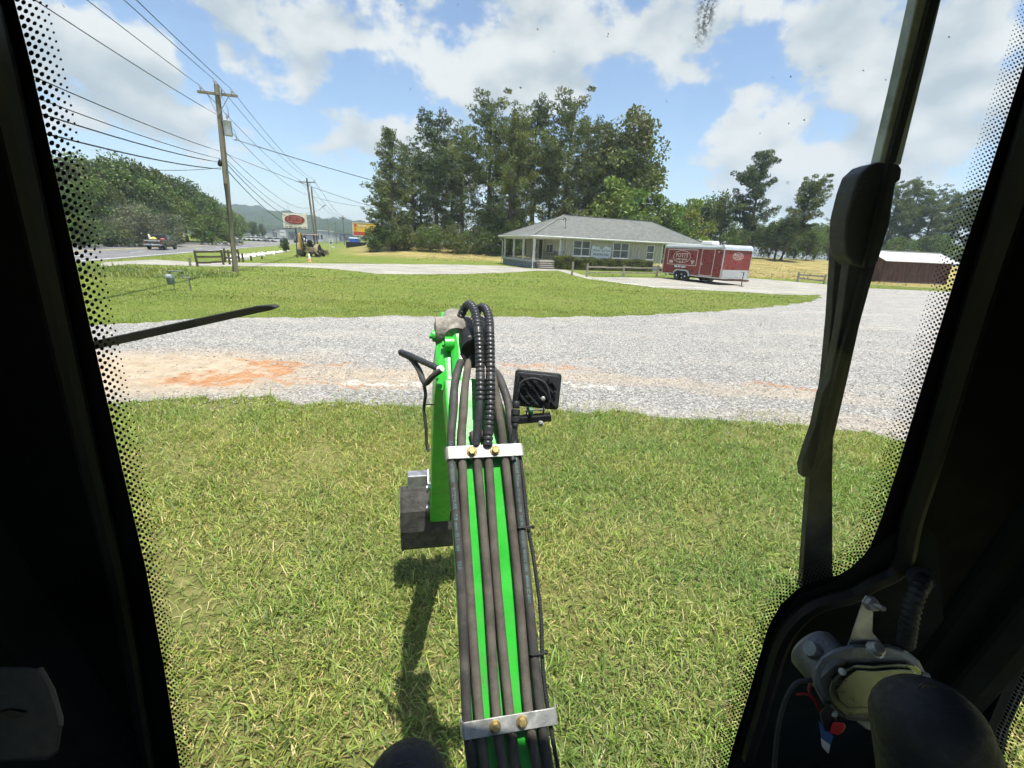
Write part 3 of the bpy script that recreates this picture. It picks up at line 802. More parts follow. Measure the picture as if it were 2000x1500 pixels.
# wooded bank across the highway
bank = [(150, 300, 64), (205, 305, 70), (250, 312, 78), (300, 328, 82), (345, 345, 92), (385, 372, 100), (175, 345, 58), (235, 350, 66), (290, 365, 72), (340, 380, 82), (110, 310, 60), (60, 320, 56), (400, 392, 112), (428, 398, 125), (330, 345, 100), (270, 320, 95), (190, 310, 90), (452, 412, 150), (90, 350, 50), (375, 405, 92), (415, 420, 104), (465, 425, 175), (490, 432, 200), (510, 436, 230)]
for i, (px, py, Y) in enumerate(bank):
    k, h = [('d2', 12), ('d1', 10), ('d2', 12), ('d3', 20)][i % 4]
    x, s = top_scale(px, py, Y, h); plant('bank_tree', k, 'broadleaf tree in the wooded bank across the highway', 'tree', x, Y, s, group='trees on the bank across the highway')
for i, (px, py, Y, k, h, sc, lb) in enumerate([(255, 398, 56, 'b3', 4.2, 1., 'big rounded grey-green bush behind the pickup'), (320, 415, 62, 'b3', 4.2, 1., 'bush across the highway above the pickup cab'), (405, 420, 78, 'b1', 4.2, 1., 'wide bush left of the utility pole across the highway'), (445, 430, 84, 'b1', 4.2, 1., 'bush right behind the utility pole across the highway'),
                                               (205, 430, 52, 'b2', 3., 1., 'low bush at the far left of the highway'), (150, 420, 46, 'b1', 4.2, 1., 'bush showing through the dotted glass edge at left'), (300, 440, 60, 'b2', 3., 1., 'low bush at the road edge right of the big rounded one')]):
    x, s = top_scale(px, py, Y, h); plant('roadside_bush', k, lb, 'bush', x, Y, max(s, .6))
q = G(560, 492); plant('cedar_shrub', 'cedar', 'small cone-shaped cedar on the verge left of the sign post', 'shrub', q.x, q.y, .95)

# far wooded ridges
def ridge(name, prof, depth, seed, hcol, base=-2., bump=5.):
    """prof: (px, py of the skyline, northing); a hill body with a rough canopy skin"""
    pts = [at(px, py, Y) for px, py, Y in prof]; xs = []
    rng = np.random.default_rng(seed); NX, NY = 260, 26; V = []
    for i in range(NX):
        t = i / (NX - 1) * (len(pts) - 1); k = min(len(pts) - 2, int(t)); p = pts[k].lerp(pts[k + 1], t - k)
        for j in range(NY):
            s = j / (NY - 1); ang = s * math.pi; hh = p.z * math.sin(ang) ** .8
            y = p.y - depth * math.cos(ang)
            nzv = noise.fractal(Vector((p.x * .03, y * .03, seed)), .8, 2.2, 5) * bump * (1 if 0 < j < NY - 1 else 0)
            V.append((p.x + noise.noise(Vector((p.x * .05, y * .05, 3))) * 6, y, base + hh + nzv * math.sin(ang) ** .5))
    i = np.arange(NX - 1)[:, None] * NY + np.arange(NY - 1)[None]; f = np.stack([i, i + 1, i + NY + 1, i + NY], -1).reshape(-1, 4)
    m = Mat(name + '_forest'); n1 = m.noise(.09, 6, .7); n2 = m.noise(.35, 5, .75)
    m.set(m.mix(m.rng(n2, .35, .7, 0, .7), m.ramp(n1, hcol[0], hcol[1], .35, .65), tuple(c * .45 for c in hcol[0])), .95, 0, .1); m.bump(m.math('ADD', n1, n2), 1., 3.)
    o = npmesh(name, np.array(V), f, m.m); o['kind'] = 'structure'


ridge('wooded_ridge', [(380, 420, 1150), (455, 399, 1100), (500, 402, 1050), (545, 414, 1000), (600, 417, 950), (640, 424, 900), (700, 433, 850), (780, 440, 800), (860, 452, 800)], 260, 3, ((.045, .070, .028), (.075, .105, .04)), -5, 11)
ridge('far_hill', [(430, 440, 640), (520, 441, 600), (600, 447, 560), (660, 450, 540), (720, 455, 520)], 90, 5, ((.05, .075, .03), (.08, .11, .045)), -3, 7)

# ================================================================ THE OFFICE
M_TRIM = plain('white_trim', (.62, .62, .58), .6, var=.12, scale=4, dirt=(.35, .34, .30, .5))
M_SIDING = plain('weathered_siding', (.43, .40, .31), .85, var=.22, scale=2.2, bump=.4, bscale=30, dirt=(.27, .25, .20, .6), stretch=(3, 3, .35))
M_BLOCK = plain('blue_grey_block', (.16, .19, .215), .9, var=.2, scale=3, bump=.4, bscale=25)
M_PORCHF = plain('porch_boards', (.42, .41, .38), .8, var=.2, scale=3, dirt=(.25, .23, .2, .6))
M_STEP = plain('step_wood', (.40, .38, .33), .85, var=.2, scale=4, dirt=(.2, .19, .17, .6))
M_IRON = plain('black_iron', (.03, .03, .032), .5, .6, var=.2)
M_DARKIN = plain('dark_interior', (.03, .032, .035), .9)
M_CURTAIN = plain('curtain_cloth', (.22, .22, .2), .9, var=.3, scale=8, stretch=(6, 6, .5))


def m_glass(name, tint=(.05, .06, .065)):
    m = Mat(name); n = m.noise(1.5, 3)
    m.set(m.ramp(n, tint, tuple(c * 1.8 for c in tint), .3, .7), .08, 0, .4); return m.m


M_PANE = m_glass('window_glass')


def m_shingle():
    m = Mat('roof_shingles'); u = m.N('ShaderNodeUVMap'); o = m.obj()
    br = m.N('ShaderNodeTexBrick'); br.offset = .5; br.squash = 1; m.L.new(u.outputs[0], br.inputs['Vector'])
    br.inputs['Color1'].default_value = (.115, .122, .115, 1); br.inputs['Color2'].default_value = (.19, .197, .185, 1); br.inputs['Mortar'].default_value = (.06, .06, .06, 1)
    br.inputs['Scale'].default_value = 1; br.inputs['Brick Width'].default_value = .32; br.inputs['Row Height'].default_value = .14; br.inputs['Mortar Size'].default_value = .010; br.inputs['Bias'].default_value = -.1
    c = m.mix(m.rng(m.noise(1.3, 5, .7), .4, .72, 0, .5), br.outputs['Color'], (.11, .118, .105)); c = m.mix(m.rng(m.noise(7, 4, .8), .5, .75, 0, .5), c, (.25, .255, .24))
    m.set(c, .95, 0, .15); m.bump(br.outputs['Fac'], -.5, .02); return m.m


hC = G(1040, 524); hA = R(22.6)
HOUSE = thing('office_house', 'low grey wooden office house with a hipped shingle roof and corner porch', 'house', (hC.x, hC.y, 0), hA)
EAVE, RIDGE, DEP, LEN, WALLX, ENDX = 3.02, 5.45, 8.3, 21.0, 2.85, 15.55
ov = .45
# roof, four slopes with thickness and their own shingle mapping
def roof():
    a, b, c, d = (-ov, -ov), (LEN + ov, -ov), (LEN + ov, DEP + ov), (-ov, DEP + ov); r1, r2 = (5.35, DEP / 2), (16.9, DEP / 2)
    me = bpy.data.meshes.new('roof'); ze = EAVE + .09
    v = [(*a, ze), (*b, ze), (*c, ze), (*d, ze), (*r1, RIDGE), (*r2, RIDGE), (*a, ze - .05), (*b, ze - .05), (*c, ze - .05), (*d, ze - .05)]
    f = [(0, 1, 5, 4), (1, 2, 5), (2, 3, 4, 5), (3, 0, 4), (0, 6, 7, 1), (1, 7, 8, 2), (2, 8, 9, 3), (3, 9, 6, 0), (9, 8, 7, 6)]
    me.from_pydata(v, [], f); uv = me.uv_layers.new(name='UVMap')
    for p in me.polygons:
        n = p.normal; h = Vector((n.x, n.y, 0)); h = h.normalized() if h.length > .01 else Vector((1, 0, 0)); t = Vector((-h.y, h.x, 0)); up = n.cross(t)
        for li in p.loop_indices:
            q = Vector(v[me.loops[li].vertex_index]); uv.data[li].uv = (q.dot(t), q.dot(up))
    o = link('roof', me, m_shingle(), HOUSE)
    rc = MB()
    for p, q in ((r1, r2), (a, r1), (d, r1), (b, r2), (c, r2)):
        zp = RIDGE if p in (r1, r2) else ze; zq = RIDGE if q in (r1, r2) else ze
        rc.beam((*p, zp + .012), (*q, zq + .012), .26, .035)
    rc.build('ridge_cap', plain('ridge_shingle', (.15, .155, .145), .95, var=.3, scale=5), o)
    return o


ROOF = roof()
MB().box((LEN / 2, DEP / 2, EAVE - .02), (LEN + .5, DEP + .5, .08)).build('soffit', M_TRIM, HOUSE)
fa = MB()
fa.box((LEN / 2, -ov + .02, EAVE - .02), (LEN + .86, .03, .17)); fa.box((-ov + .02, DEP / 2, EAVE - .02), (.03, DEP + .8, .17)); fa.box((LEN + ov - .02, DEP / 2, EAVE - .02), (.03, DEP + .8, .17)); fa.box((LEN / 2, DEP + ov - .02, EAVE - .02), (LEN + .86, .03, .17))
fa.build('fascia', M_TRIM, HOUSE)
g = MB()
for p, q in (((-ov - .05, -ov - .05, EAVE + .03), (LEN + ov, -ov - .05, EAVE + .01)), ((-ov - .05, -ov - .05, EAVE + .03), (-ov - .05, DEP + ov, EAVE + .03))): g.beam(p, q, .11, .10)
g.build('gutter', plain('gutter_white', (.74, .75, .73), .4, var=.08), HOUSE, bevel=.02)
for pts in ([(-.35, -.5, EAVE), (-.2, -.35, EAVE - .25), (-.08, -.12, EAVE - .5), (-.08, -.12, .06), (-.12, -.22, .02)], [(-.5, DEP + .3, EAVE), (-.3, DEP + .1, EAVE - .3), (-.15, DEP - .05, EAVE - .5), (-.15, DEP - .05, .1)]):
    MB().tube(pts, .045, 8).build('downspout', M_TRIM, HOUSE, True)
# body of the house
w = MB(); w.box(((WALLX + ENDX) / 2, DEP / 2, (EAVE + .55) / 2), (ENDX - WALLX, DEP, EAVE - .55)); w.v = [(x, y, z + .28) for x, y, z in w.v]
w.build('wall', M_SIDING, HOUSE)
MB().box(((WALLX + ENDX) / 2, DEP / 2, .27), (ENDX - WALLX + .04, DEP + .04, .55)).build('foundation', M_BLOCK, HOUSE)
bt = MB()
for i in range(32):
    x = WALLX + .3 + i * .4
    if x < ENDX - .1: bt.box((x, -.012, (EAVE + .55) / 2), (.035, .03, EAVE - .6))
for i in range(20): bt.box((WALLX - .012, .3 + i * .4, (EAVE + .8) / 2), (.03, .035, EAVE - .85))
o = bt.build('batten', M_SIDING, HOUSE); o['kind'] = 'stuff'
for x in (WALLX + .02, ENDX - .02): MB().box((x, -.03, 1.78), (.15, .08, 2.42)).build('corner_board', M_TRIM, HOUSE)
MB().box((9.2, -.05, EAVE - .18), (12.6, .08, .16)).build('frieze_board', M_SIDING, HOUSE)


def window(x0, x1, z0, z1, cols, name='window'):
    f = MB(); t = .085; cx = (x0 + x1) / 2; y = -.05
    for x in (x0, x1): f.box((x, y, (z0 + z1) / 2), (t, .10, z1 - z0 + t))
    for z in (z0, z1): f.box((cx, y - .003, z), (x1 - x0 + t, .10, t))
    zm = (z0 + z1) / 2; f.box((cx, y + .012, zm), (x1 - x0, .08, .07))
    for k in range(1, cols): f.box((x0 + (x1 - x0) * k / cols, y + .004, zm), (.10, .09, z1 - z0))
    wo = f.build(name, M_TRIM, HOUSE)
    MB().box((cx, y - .05, z0 - .06), (x1 - x0 + .2, .14, .05)).build('sill', M_TRIM, wo)
    for k in range(cols):
        for zz in ((z0, zm), (zm, z1)):
            xa, xb = x0 + (x1 - x0) * k / cols, x0 + (x1 - x0) * (k + 1) / cols
            MB().box(((xa + xb) / 2, -.035, (zz[0] + zz[1]) / 2), (xb - xa, .02, zz[1] - zz[0])).build('pane', M_PANE, wo)
    return wo


window(4.38, 6.30, 1.36, 2.82, 2); window(9.12, 11.08, 1.28, 2.78, 2); window(13.45, 14.42, 1.24, 2.70, 1)
# the office sign on the wall
sg = []
for i in range(25):
    t = i / 24; x = 6.50 + 2.36 * t; sg.append((x, 2.36 + (.06 * math.sin(t * math.pi * 6) if abs(t - .5) > .09 else -.22)))
for i in range(25):
    t = 1 - i / 24; x = 6.42 + 2.45 * t; sg.append((x, 1.27 - .10 * math.sin(t * math.pi) + .05 * math.sin(t * math.pi * 4)))
big = [((x - 7.68) * 1.045 + 7.68, (z - 1.8) * 1.07 + 1.8) for x, z in sg]
MB().prism(big, (0, -.06, 0), (1, 0, 0), (0, 0, 1), (0, -.03, 0)).build('sign_border', plain('sign_green', (.07, .11, .10), .5), HOUSE)
SGN = MB().prism(sg, (0, -.088, 0), (1, 0, 0), (0, 0, 1), (0, -.015, 0)).build('office_sign', plain('sign_white', (.62, .66, .65), .5, var=.06), HOUSE)
M_INK = plain('sign_ink', (.06, .06, .065), .6)
text('Jeff Potts -Rich Potts', .33, M_INK, SGN, (7.68, -.108, 1.96), (R(90), 0, 0), width=2.1)
text('REAL ESTATE OFFICE', .30, M_INK, SGN, (7.66, -.108, 1.55), (R(90), 0, 0), width=1.9, bold=.004)
# electric meter and conduit
mm = MB(); mm.cyl((3.42, -.05, 1.75), (3.42, -.05, 2.9), .025); mm.box((3.42, -.07, 1.62), (.22, .12, .34)); mm.lathe([(.09, 0), (.09, .06), (.06, .09)], (3.42, -.13, 1.68), (0, -1, 0), 14)
mm.box((3.20, -.05, 1.35), (.14, .08, .2)); mm.cyl((3.42, -.05, .5), (3.42, -.05, 1.5), .022)
mm.build('electric_meter', plain('meter_grey', (.38, .39, .38), .5, .3), HOUSE)
# porch
FL = .80
MB().box((WALLX / 2, DEP / 2, .30), (WALLX - .02, DEP - .02, .60)).build('porch_foundation', M_BLOCK, HOUSE)
MB().box((WALLX / 2 - .03, DEP / 2 - .02, .70), (WALLX + .10, DEP + .10, .20)).build('porch_floor', M_PORCHF, HOUSE, bevel=.01)
for i, y in enumerate((.06, 2.72, 5.35, 8.1)):
    MB().box((.10, y, (FL + EAVE) / 2), (.16 if i else .2, .16, EAVE - FL)).build('porch_post', M_TRIM, HOUSE, bevel=.012)
MB().box((2.45, 8.1, (FL + EAVE) / 2), (.14, .14, EAVE - FL)).build('porch_post', M_TRIM, HOUSE, bevel=.012)
hd = MB(); hd.box((.10, DEP / 2, EAVE - .14), (.14, DEP, .18)); hd.box((1.45, .06, EAVE - .14), (2.7, .14, .18)); hd.box((1.45, 8.1, EAVE - .14), (2.7, .14, .18)); hd.build('porch_header', M_TRIM, HOUSE)


def railing(p, q, n):
    r = MB(); p, q = Vector(p), Vector(q); r.beam(p + Vector((0, 0, .85)), q + Vector((0, 0, .85)), .04, .03); r.beam(p + Vector((0, 0, .1)), q + Vector((0, 0, .1)), .03, .02)
    for k in range(n + 1): a = p.lerp(q, k / n); r.beam(a + Vector((0, 0, 0)), a + Vector((0, 0, .85)), .016, .016)
    r.build('railing', M_IRON, HOUSE)


railing((2.35, .08, FL), (2.72, .08, FL), 3); railing((2.6, .35, FL), (2.6, 3.2, FL), 16); railing((.25, 3., FL), (.25, 5.1, FL), 12)
railing((.3, -.02, FL - .3), (.3, -1.0, FL - .75), 7); railing((2.2, -.02, FL - .3), (2.2, -1.0, FL - .75), 7)
for k in range(4): MB().box((1.25, -.16 - k * .27, FL - .10 - k * .185), (1.95, .34, .075)).build('step', M_STEP, HOUSE, bevel=.01)
for x in (.35, 2.15): MB().prism([(0, FL - .1), (-1.05, .02), (-.75, .02), (0, .3)], (x, 0, 0), (0, 1, 0), (0, 0, 1), (.05, 0, 0)).build('stair_stringer', M_STEP, HOUSE)
# end wall inside the porch: door, window, notice board
def side_frame(y0, y1, z0, z1, name, fill, t=.08):
    f = MB(); x = WALLX - .05
    for y in (y0, y1): f.box((x, y, (z0 + z1) / 2), (.08, t, z1 - z0 + t))
    for z in (z0, z1): f.box((x - .002, (y0 + y1) / 2, z), (.08, y1 - y0 + t, t))
    o = f.build(name, M_TRIM, HOUSE); MB().box((x + .02, (y0 + y1) / 2, (z0 + z1) / 2), (.03, y1 - y0, z1 - z0)).build('pane' if name == 'window' else 'door_leaf', fill, o); return o


wo = side_frame(1.3, 2.9, 1.55, 2.35, 'window', M_PANE); MB().box((WALLX - .06, 2.1, 1.95), (.05, .05, .8)).build('glazing_bar', M_TRIM, wo)
do = side_frame(3.75, 4.75, FL, 2.85, 'door', M_DARKIN); MB().lathe([(.03, 0), (.035, .03), (.02, .06)], (WALLX - .05, 3.88, 1.75), (-1, 0, 0), 10).build('handle', M_IRON, do)
side_frame(5.2, 6.0, 1.5, 2.5, 'window', M_PANE)
# roof fittings
MB().tube([(3.95, 1.15, 3.75), (3.95, 1.15, 4.75), (3.90, 1.15, 4.88), (3.80, 1.15, 4.93), (3.70, 1.15, 4.88), (3.66, 1.15, 4.72)], .045, 8).build('service_mast', M_IRON, HOUSE, True)
MB().lathe([(.18, 0), (.12, .05), (.06, .10)], (3.95, 1.15, 3.74), (0, 0, 1), 12).build('mast_boot', M_IRON, HOUSE, True)
vt = MB(); vt.lathe([(.11, 0), (.11, .06), (.055, .07), (.055, .36), (.08, .37), (.08, .42)], (12.7, 2.0, 4.15), (0, 0, 1), 12); vt.build('roof_vent', plain('vent_white', (.8, .8, .78), .4), HOUSE, True)
# carport beyond the end wall
for x, y in ((20.6, .3), (20.6, DEP - .3), (18., .3)): MB().box((x, y, EAVE / 2), (.14, .14, EAVE)).build('carport_post', M_TRIM, HOUSE)


def hpt(t, off, z=0.):
    u = Vector((math.cos(hA), math.sin(hA), 0)); v = Vector((-u.y, u.x, 0)); return hC + u * t + v * off + Vector((0, 0, z))


# ---- clipped hedges along the front
def hedge(t0, t1, off, h, w, label, seed):
    rng = np.random.default_rng(seed); p = hpt((t0 + t1) / 2, off); T = thing('clipped_hedge', label, 'hedge', (p.x, p.y, 0), hA); L_ = t1 - t0
    n = int(2600 * L_ / 2); P = rng.uniform((-L_ / 2, -w / 2, .05), (L_ / 2, w / 2, h), (n, 3)); ax = rng.choice(4, n, p=[.42, .33, .15, .1])
    P[ax == 0, 1] = -w / 2 + rng.normal(0, .03, (ax == 0).sum()); P[ax == 1, 2] = h + rng.normal(0, .03, (ax == 1).sum()); k = ax == 2; P[k, 0] = np.where(rng.random(k.sum()) < .5, -L_ / 2, L_ / 2) + rng.normal(0, .03, k.sum())
    P[:, 2] += .05 * np.sin(P[:, 0] * 2.1 + seed) + .03 * np.sin(P[:, 0] * 5)
    t = rng.normal(size=(n, 3)); t /= np.linalg.norm(t, axis=1, keepdims=True); s = np.cross(t, rng.normal(size=(n, 3))); s /= np.linalg.norm(s, axis=1, keepdims=True); sz = rng.uniform(.06, .13, n)[:, None]
    v = np.stack([P - t * sz * .5, P - s * sz * .35, P + t * sz * .5, P + s * sz * .35], 1).reshape(-1, 3)
    g_ = .75 + .45 * np.sin(P[:, 0] * 4 + 1) * np.sin(P[:, 2] * 5 + P[:, 0]); col = np.array((.125, .155, .032)) * (g_ * rng.uniform(.6, 1.35, n))[:, None]
    npmesh('foliage', v, np.arange(n * 4).reshape(-1, 4), M_DECID, T, np.repeat(col, 4, 0))
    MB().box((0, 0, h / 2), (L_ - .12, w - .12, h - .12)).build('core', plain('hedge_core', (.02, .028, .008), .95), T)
    st = MB()
    for k in range(max(3, int(L_ / .8))): st.cyl((-L_ / 2 + .3 + k * .78, 0, -.02), (-L_ / 2 + .3 + k * .78, 0, .2), .03, .02, 6)
    o = st.build('stems', M_BARK2, T); o['kind'] = 'stuff'


hedge(1.95, 3.75, -1.15, 1.24, .9, 'short clipped hedge right of the porch steps', 1)
hedge(4.28, 13.35, -1.05, 1.10, .9, 'long clipped hedge running under the office windows', 2)

# ---- split-rail fences
M_RAIL = plain('grey_split_wood', (.25, .225, .185), .95, var=.35, scale=5, bump=.6, bscale=22, stretch=(1, 1, 3))
M_RAIL_D = plain('dark_stained_wood', (.075, .058, .04), .9, var=.3, scale=5, bump=.4, bscale=22)


def post(mb, p, h, w, lean=0.):
    mb.prism([(-w / 2, -w / 2), (w / 2, -w / 2), (w / 2, w / 2), (-w / 2, w / 2)], (p.x, p.y, -.1), (1, 0, 0), (0, 1, 0), (lean, lean * .4, h + .1))


def fence(label, name, posts, h, w, rails, mat, rw=.05, rh=.11, gaps=()):
    c = posts[0]; T = thing(name, label, 'fence', (c.x, c.y, 0)); L0 = Vector((c.x, c.y, 0))
    for i, p in enumerate(posts):
        m_ = MB(); post(m_, p - L0, h * random.uniform(.94, 1.04), w, random.uniform(-.03, .03)); m_.build('post', mat, T, bevel=.01)
    for i in range(len(posts) - 1):
        if i in gaps: continue
        for z in rails:
            a, b = posts[i] - L0, posts[i + 1] - L0; mid = a.lerp(b, .5)
            rb = MB(); s1, s2 = random.uniform(-.03, .03), random.uniform(-.03, .03)
            rb.beam((a.x, a.y, z + s1), (mid.x, mid.y, z - random.uniform(.0, .05)), rw, rh); rb.beam((mid.x, mid.y, z - .02), (b.x, b.y, z + s2), rw * .9, rh * .95); rb.build('rail', mat, T, bevel=.008)
    return T


fence('weathered split-rail fence in front of the long hedge', 'split_rail_fence', [G(1146, 541), G(1217, 541), G(1282, 541.5), G(1300, 538)], .95, .15, (.36, .74), M_RAIL)
T = thing('fence_post', 'lone weathered post left of the split-rail fence by the path', 'post', tuple(G(1117, 537))); m_ = MB(); m_.prism([(-.08, -.08), (.08, -.08), (.08, .08), (-.08, .08)], (0, 0, -.1), (1, 0, 0), (0, 1, 0), (.02, 0, 1.05)); m_.build('shaft', M_RAIL, T, bevel=.015); m_ = MB(); m_.box((0, 0, .97), (.14, .14, .05), None, (.6, .6)); m_.build('cap', M_RAIL, T)
fence('short split-rail fence right of the trailer by the hay field', 'split_rail_fence', [G(1557, 551), G(1609, 555)], .85, .13, (.32, .66), M_RAIL)
fence('dark three-rail fence panel left of the utility pole', 'rail_fence', [G(386, 520), G(437, 517)], 1.0, .10, (.22, .55, .86), M_RAIL_D, .04, .12)
fence('dark fence panel half hidden behind the utility pole', 'rail_fence', [G(440, 512), G(449, 516.5), G(468, 511.5)], .95, .10, (.4, .8), M_RAIL_D, .04, .12)
for i, (x, y, h) in enumerate(((475, 512, .62), (491, 510, .40), (512, 506.5, .26), (372, 520, .5))):
    p = G(x, y); T = thing('marker_post', ['tall dark stub post right of the utility pole', 'middle dark stub post right of the utility pole', 'shortest dark stub post nearest the sign', 'lone grey stub post left of the dark fence panel'][i], 'post', (p.x, p.y, 0))
    MB().prism([(-.05, -.05), (.05, -.05), (.05, .05), (-.05, .05)], (0, 0, -.1), (1, 0, 0), (0, 1, 0), (0, 0, h + .1)).build('shaft', M_RAIL_D if i < 3 else M_RAIL, T, bevel=.01)
    MB().box((0, 0, h + .01), (.08, .08, .03), None, (.6, .6)).build('cap', M_RAIL_D if i < 3 else M_RAIL, T)

# ================================================================ THE TRAILER
M_RED = plain('trailer_red', (.20, .026, .021), .35, 0., .5, var=.18, scale=2, dirt=(.16, .05, .035, .4))
M_REDF = M_RED
M_ALU = plain('aluminium', (.62, .63, .63), .38, .65, var=.1, scale=3, dirt=(.4, .4, .38, .4))
M_DIAM = plain('diamond_plate', (.55, .56, .56), .4, .6, var=.15, scale=14, bump=.6, bscale=80)
M_CREAM = plain('cream_line', (.60, .50, .44), .5, var=.06)
M_TYRE = plain('tyre_rubber', (.022, .022, .023), .85, var=.3, scale=8)
M_RIM = plain('rim_white', (.66, .66, .64), .4, .2, var=.1)
M_STEEL = plain('dark_steel', (.06, .055, .05), .6, .5, var=.3)
M_AC = plain('ac_white', (.78, .78, .75), .5, var=.06)
tc_ = G(1330, 548); hx = Vector((.36, -.933, 0)).normalized(); hr = math.atan2(hx.y, hx.x)
TW = 2.5
side = Vector((hx.y, -hx.x, 0))         # right-hand side of the trailer, facing the camera
ctr = tc_ - side * (TW / 2 - .02)
TR = thing('cargo_trailer', 'dark red enclosed cargo trailer with white lettering parked by the office', 'trailer', (ctr.x, ctr.y, 0), hr)
X0, X1, Z0, Z1 = -2.35, 3.85, .44, 2.50
b = MB(); b.box(((X0 + X1) / 2, 0, (Z0 + Z1) / 2), (X1 - X0, TW, Z1 - Z0)); b.build('body', M_RED, TR, bevel=.03)
rp = [(-TW / 2 - .02, Z1 - .12), (TW / 2 + .02, Z1 - .12), (TW / 2 + .02, Z1 + .02), (TW / 2 - .12, Z1 + .16), (0, Z1 + .21), (-TW / 2 + .12, Z1 + .16), (-TW / 2 - .02, Z1 + .02)]
MB().prism(rp, (X0 - .02, 0, 0), (0, 1, 0), (0, 0, 1), (X1 - X0 - .25, 0, 0)).build('roof', plain('trailer_roof', (.42, .45, .44), .45, .4, var=.1), TR, bevel=.02)
cap = []
for k in range(7):
    a = k / 6 * math.pi / 2; x = X1 - .27 + .34 * math.sin(a); zz = Z1 - .12 + .33 * math.cos(a) * 1.0
    cap.append((x, zz))
cap = [(X1 - .27, Z1 - .14)] + cap + [(X1 + .05, Z1 - .14)]
MB().prism(cap, (0, -TW / 2 - .03, 0), (1, 0, 0), (0, 0, 1), (0, TW + .06, 0)).build('front_cap', M_ALU, TR, True, bevel=.03)
tr = MB(); tr.box(((X0 + X1) / 2, -TW / 2 - .012, Z0 + .03), (X1 - X0, .03, .07)); tr.box(((X0 + X1) / 2, TW / 2 + .012, Z0 + .03), (X1 - X0, .03, .07))
for x in (X0 + .02, X1 - .03):
    for s in (-1, 1): tr.box((x, s * (TW / 2 + .008), (Z0 + Z1) / 2), (.09, .03, Z1 - Z0))
tr.build('corner_trim', M_ALU, TR)
MB().box((X1 + .012, 0, Z0 + .30), (.025, TW - .12, .62)).build('stone_guard', M_DIAM, TR)
ys = -TW / 2 - .014


def strip(x0, x1, z0, z1, t, name):
    s = MB()
    for x in (x0, x1): s.box((x, ys, (z0 + z1) / 2), (t, .024, z1 - z0 + t))
    for z in (z0, z1): s.box(((x0 + x1) / 2, ys - .002, z), (x1 - x0 + t, .024, t))
    return s.build(name, M_CREAM, TR)


hw = strip(-1.85, 1.35, 1.18, 2.30, .05, 'hatch_frame'); dr = strip(1.80, 3.00, .56, 2.38, .05, 'door')
MB().box((2.40, ys + .006, 1.47), (1.12, .02, 1.72)).build('door_panel', M_RED, dr); MB().box((1.95, ys - .02, 1.35), (.06, .05, .16)).build('handle', M_ALU, dr)


def oval(mb, cx, cz, rx, rz, w, ax, o, nrm, n=40):
    for k in range(n):
        a, b_ = 2 * math.pi * k / n, 2 * math.pi * (k + 1) / n; q = []
        for r in (1, 1 - w / rz):
            q.append([(cx + rx * (r if r == 1 else 1 - w / rx) * math.cos(a), cz + rz * r * math.sin(a)), (cx + rx * (r if r == 1 else 1 - w / rx) * math.cos(b_), cz + rz * r * math.sin(b_))])
        P = [q[0][0], q[0][1], q[1][1], q[1][0]]
        mb.prism(P, o, ax, (0, 0, 1), nrm)


lg = MB(); oval(lg, -.28, 1.78, .95, .47, .045, (1, 0, 0), (0, -TW / 2 - .002, 0), (0, -.012, 0)); LG = lg.build('logo_ring', M_CREAM, TR)
rx90 = (R(90), 0, 0)
text('POTTS', .44, M_CREAM, TR, (-.28, -TW / 2 - .01, 1.86), rx90, width=1.3, bold=.006); text('Auction Company', .17, M_CREAM, TR, (-.28, -TW / 2 - .01, 1.60), rx90, width=1.28, bold=.004); text('est. 65', .13, M_CREAM, TR, (-.28, -TW / 2 - .01, 1.43), rx90, width=.5, bold=.004)
text('888-487-2868', .19, plain('white_letter', (.75, .74, .72), .5), TR, (-.35, -TW / 2 - .01, 1.04), rx90, width=1.25, bold=.010)
bd = MB(); bd.prism([(-1.62, 1.28), (-1.24, 1.28), (-1.20, 1.36), (-1.24, 1.50), (-1.60, 1.50), (-1.66, 1.36)], (0, -TW / 2 - .002, 0), (1, 0, 0), (0, 0, 1), (0, -.012, 0)); bd.build('badge', M_CREAM, TR)
bd = MB(); bd.box((.92, -TW / 2 - .008, 1.50), (.42, .014, .07)); bd.box((.94, -TW / 2 - .008, 1.38), (.20, .014, .19)); bd.build('badge', M_CREAM, TR)
lf = MB(); oval(lf, 0, 1.98, .48, .25, .035, (0, 1, 0), (X1 + .002, 0, 0), (.012, 0, 0)); lf.build('logo_ring', M_CREAM, TR)
text('POTTS', .22, M_CREAM, TR, (X1 + .01, 0, 2.02), (R(90), 0, R(90)), width=.66, bold=.004); text('Auction Company', .09, M_CREAM, TR, (X1 + .01, 0, 1.885), (R(90), 0, R(90)), width=.62, bold=.003)


def wheel(mb_x, y, r, wid, tyre, rim, parent, axis=(0, 1, 0), rr=.6, name='wheel', z=None):
    z = r if z is None else z; c = Vector((mb_x, y, z)); ax = Vector(axis)
    t = MB(); t.lathe([(r * .62, -wid / 2), (r * .93, -wid / 2), (r, -wid * .32), (r, wid * .32), (r * .93, wid / 2), (r * .62, wid / 2)], c, ax, 22); to = t.build(name, tyre, parent, True)
    for s in (-1, 1):
        q = MB(); q.lathe([(r * .64, 0), (r * rr, .012), (r * .42, -.035), (r * .22, -.03), (r * .2, .01), (r * .12, .02)], c + ax * s * (wid / 2 - .012), ax * s, 18); q.build('rim', rim, to, True)
    return to


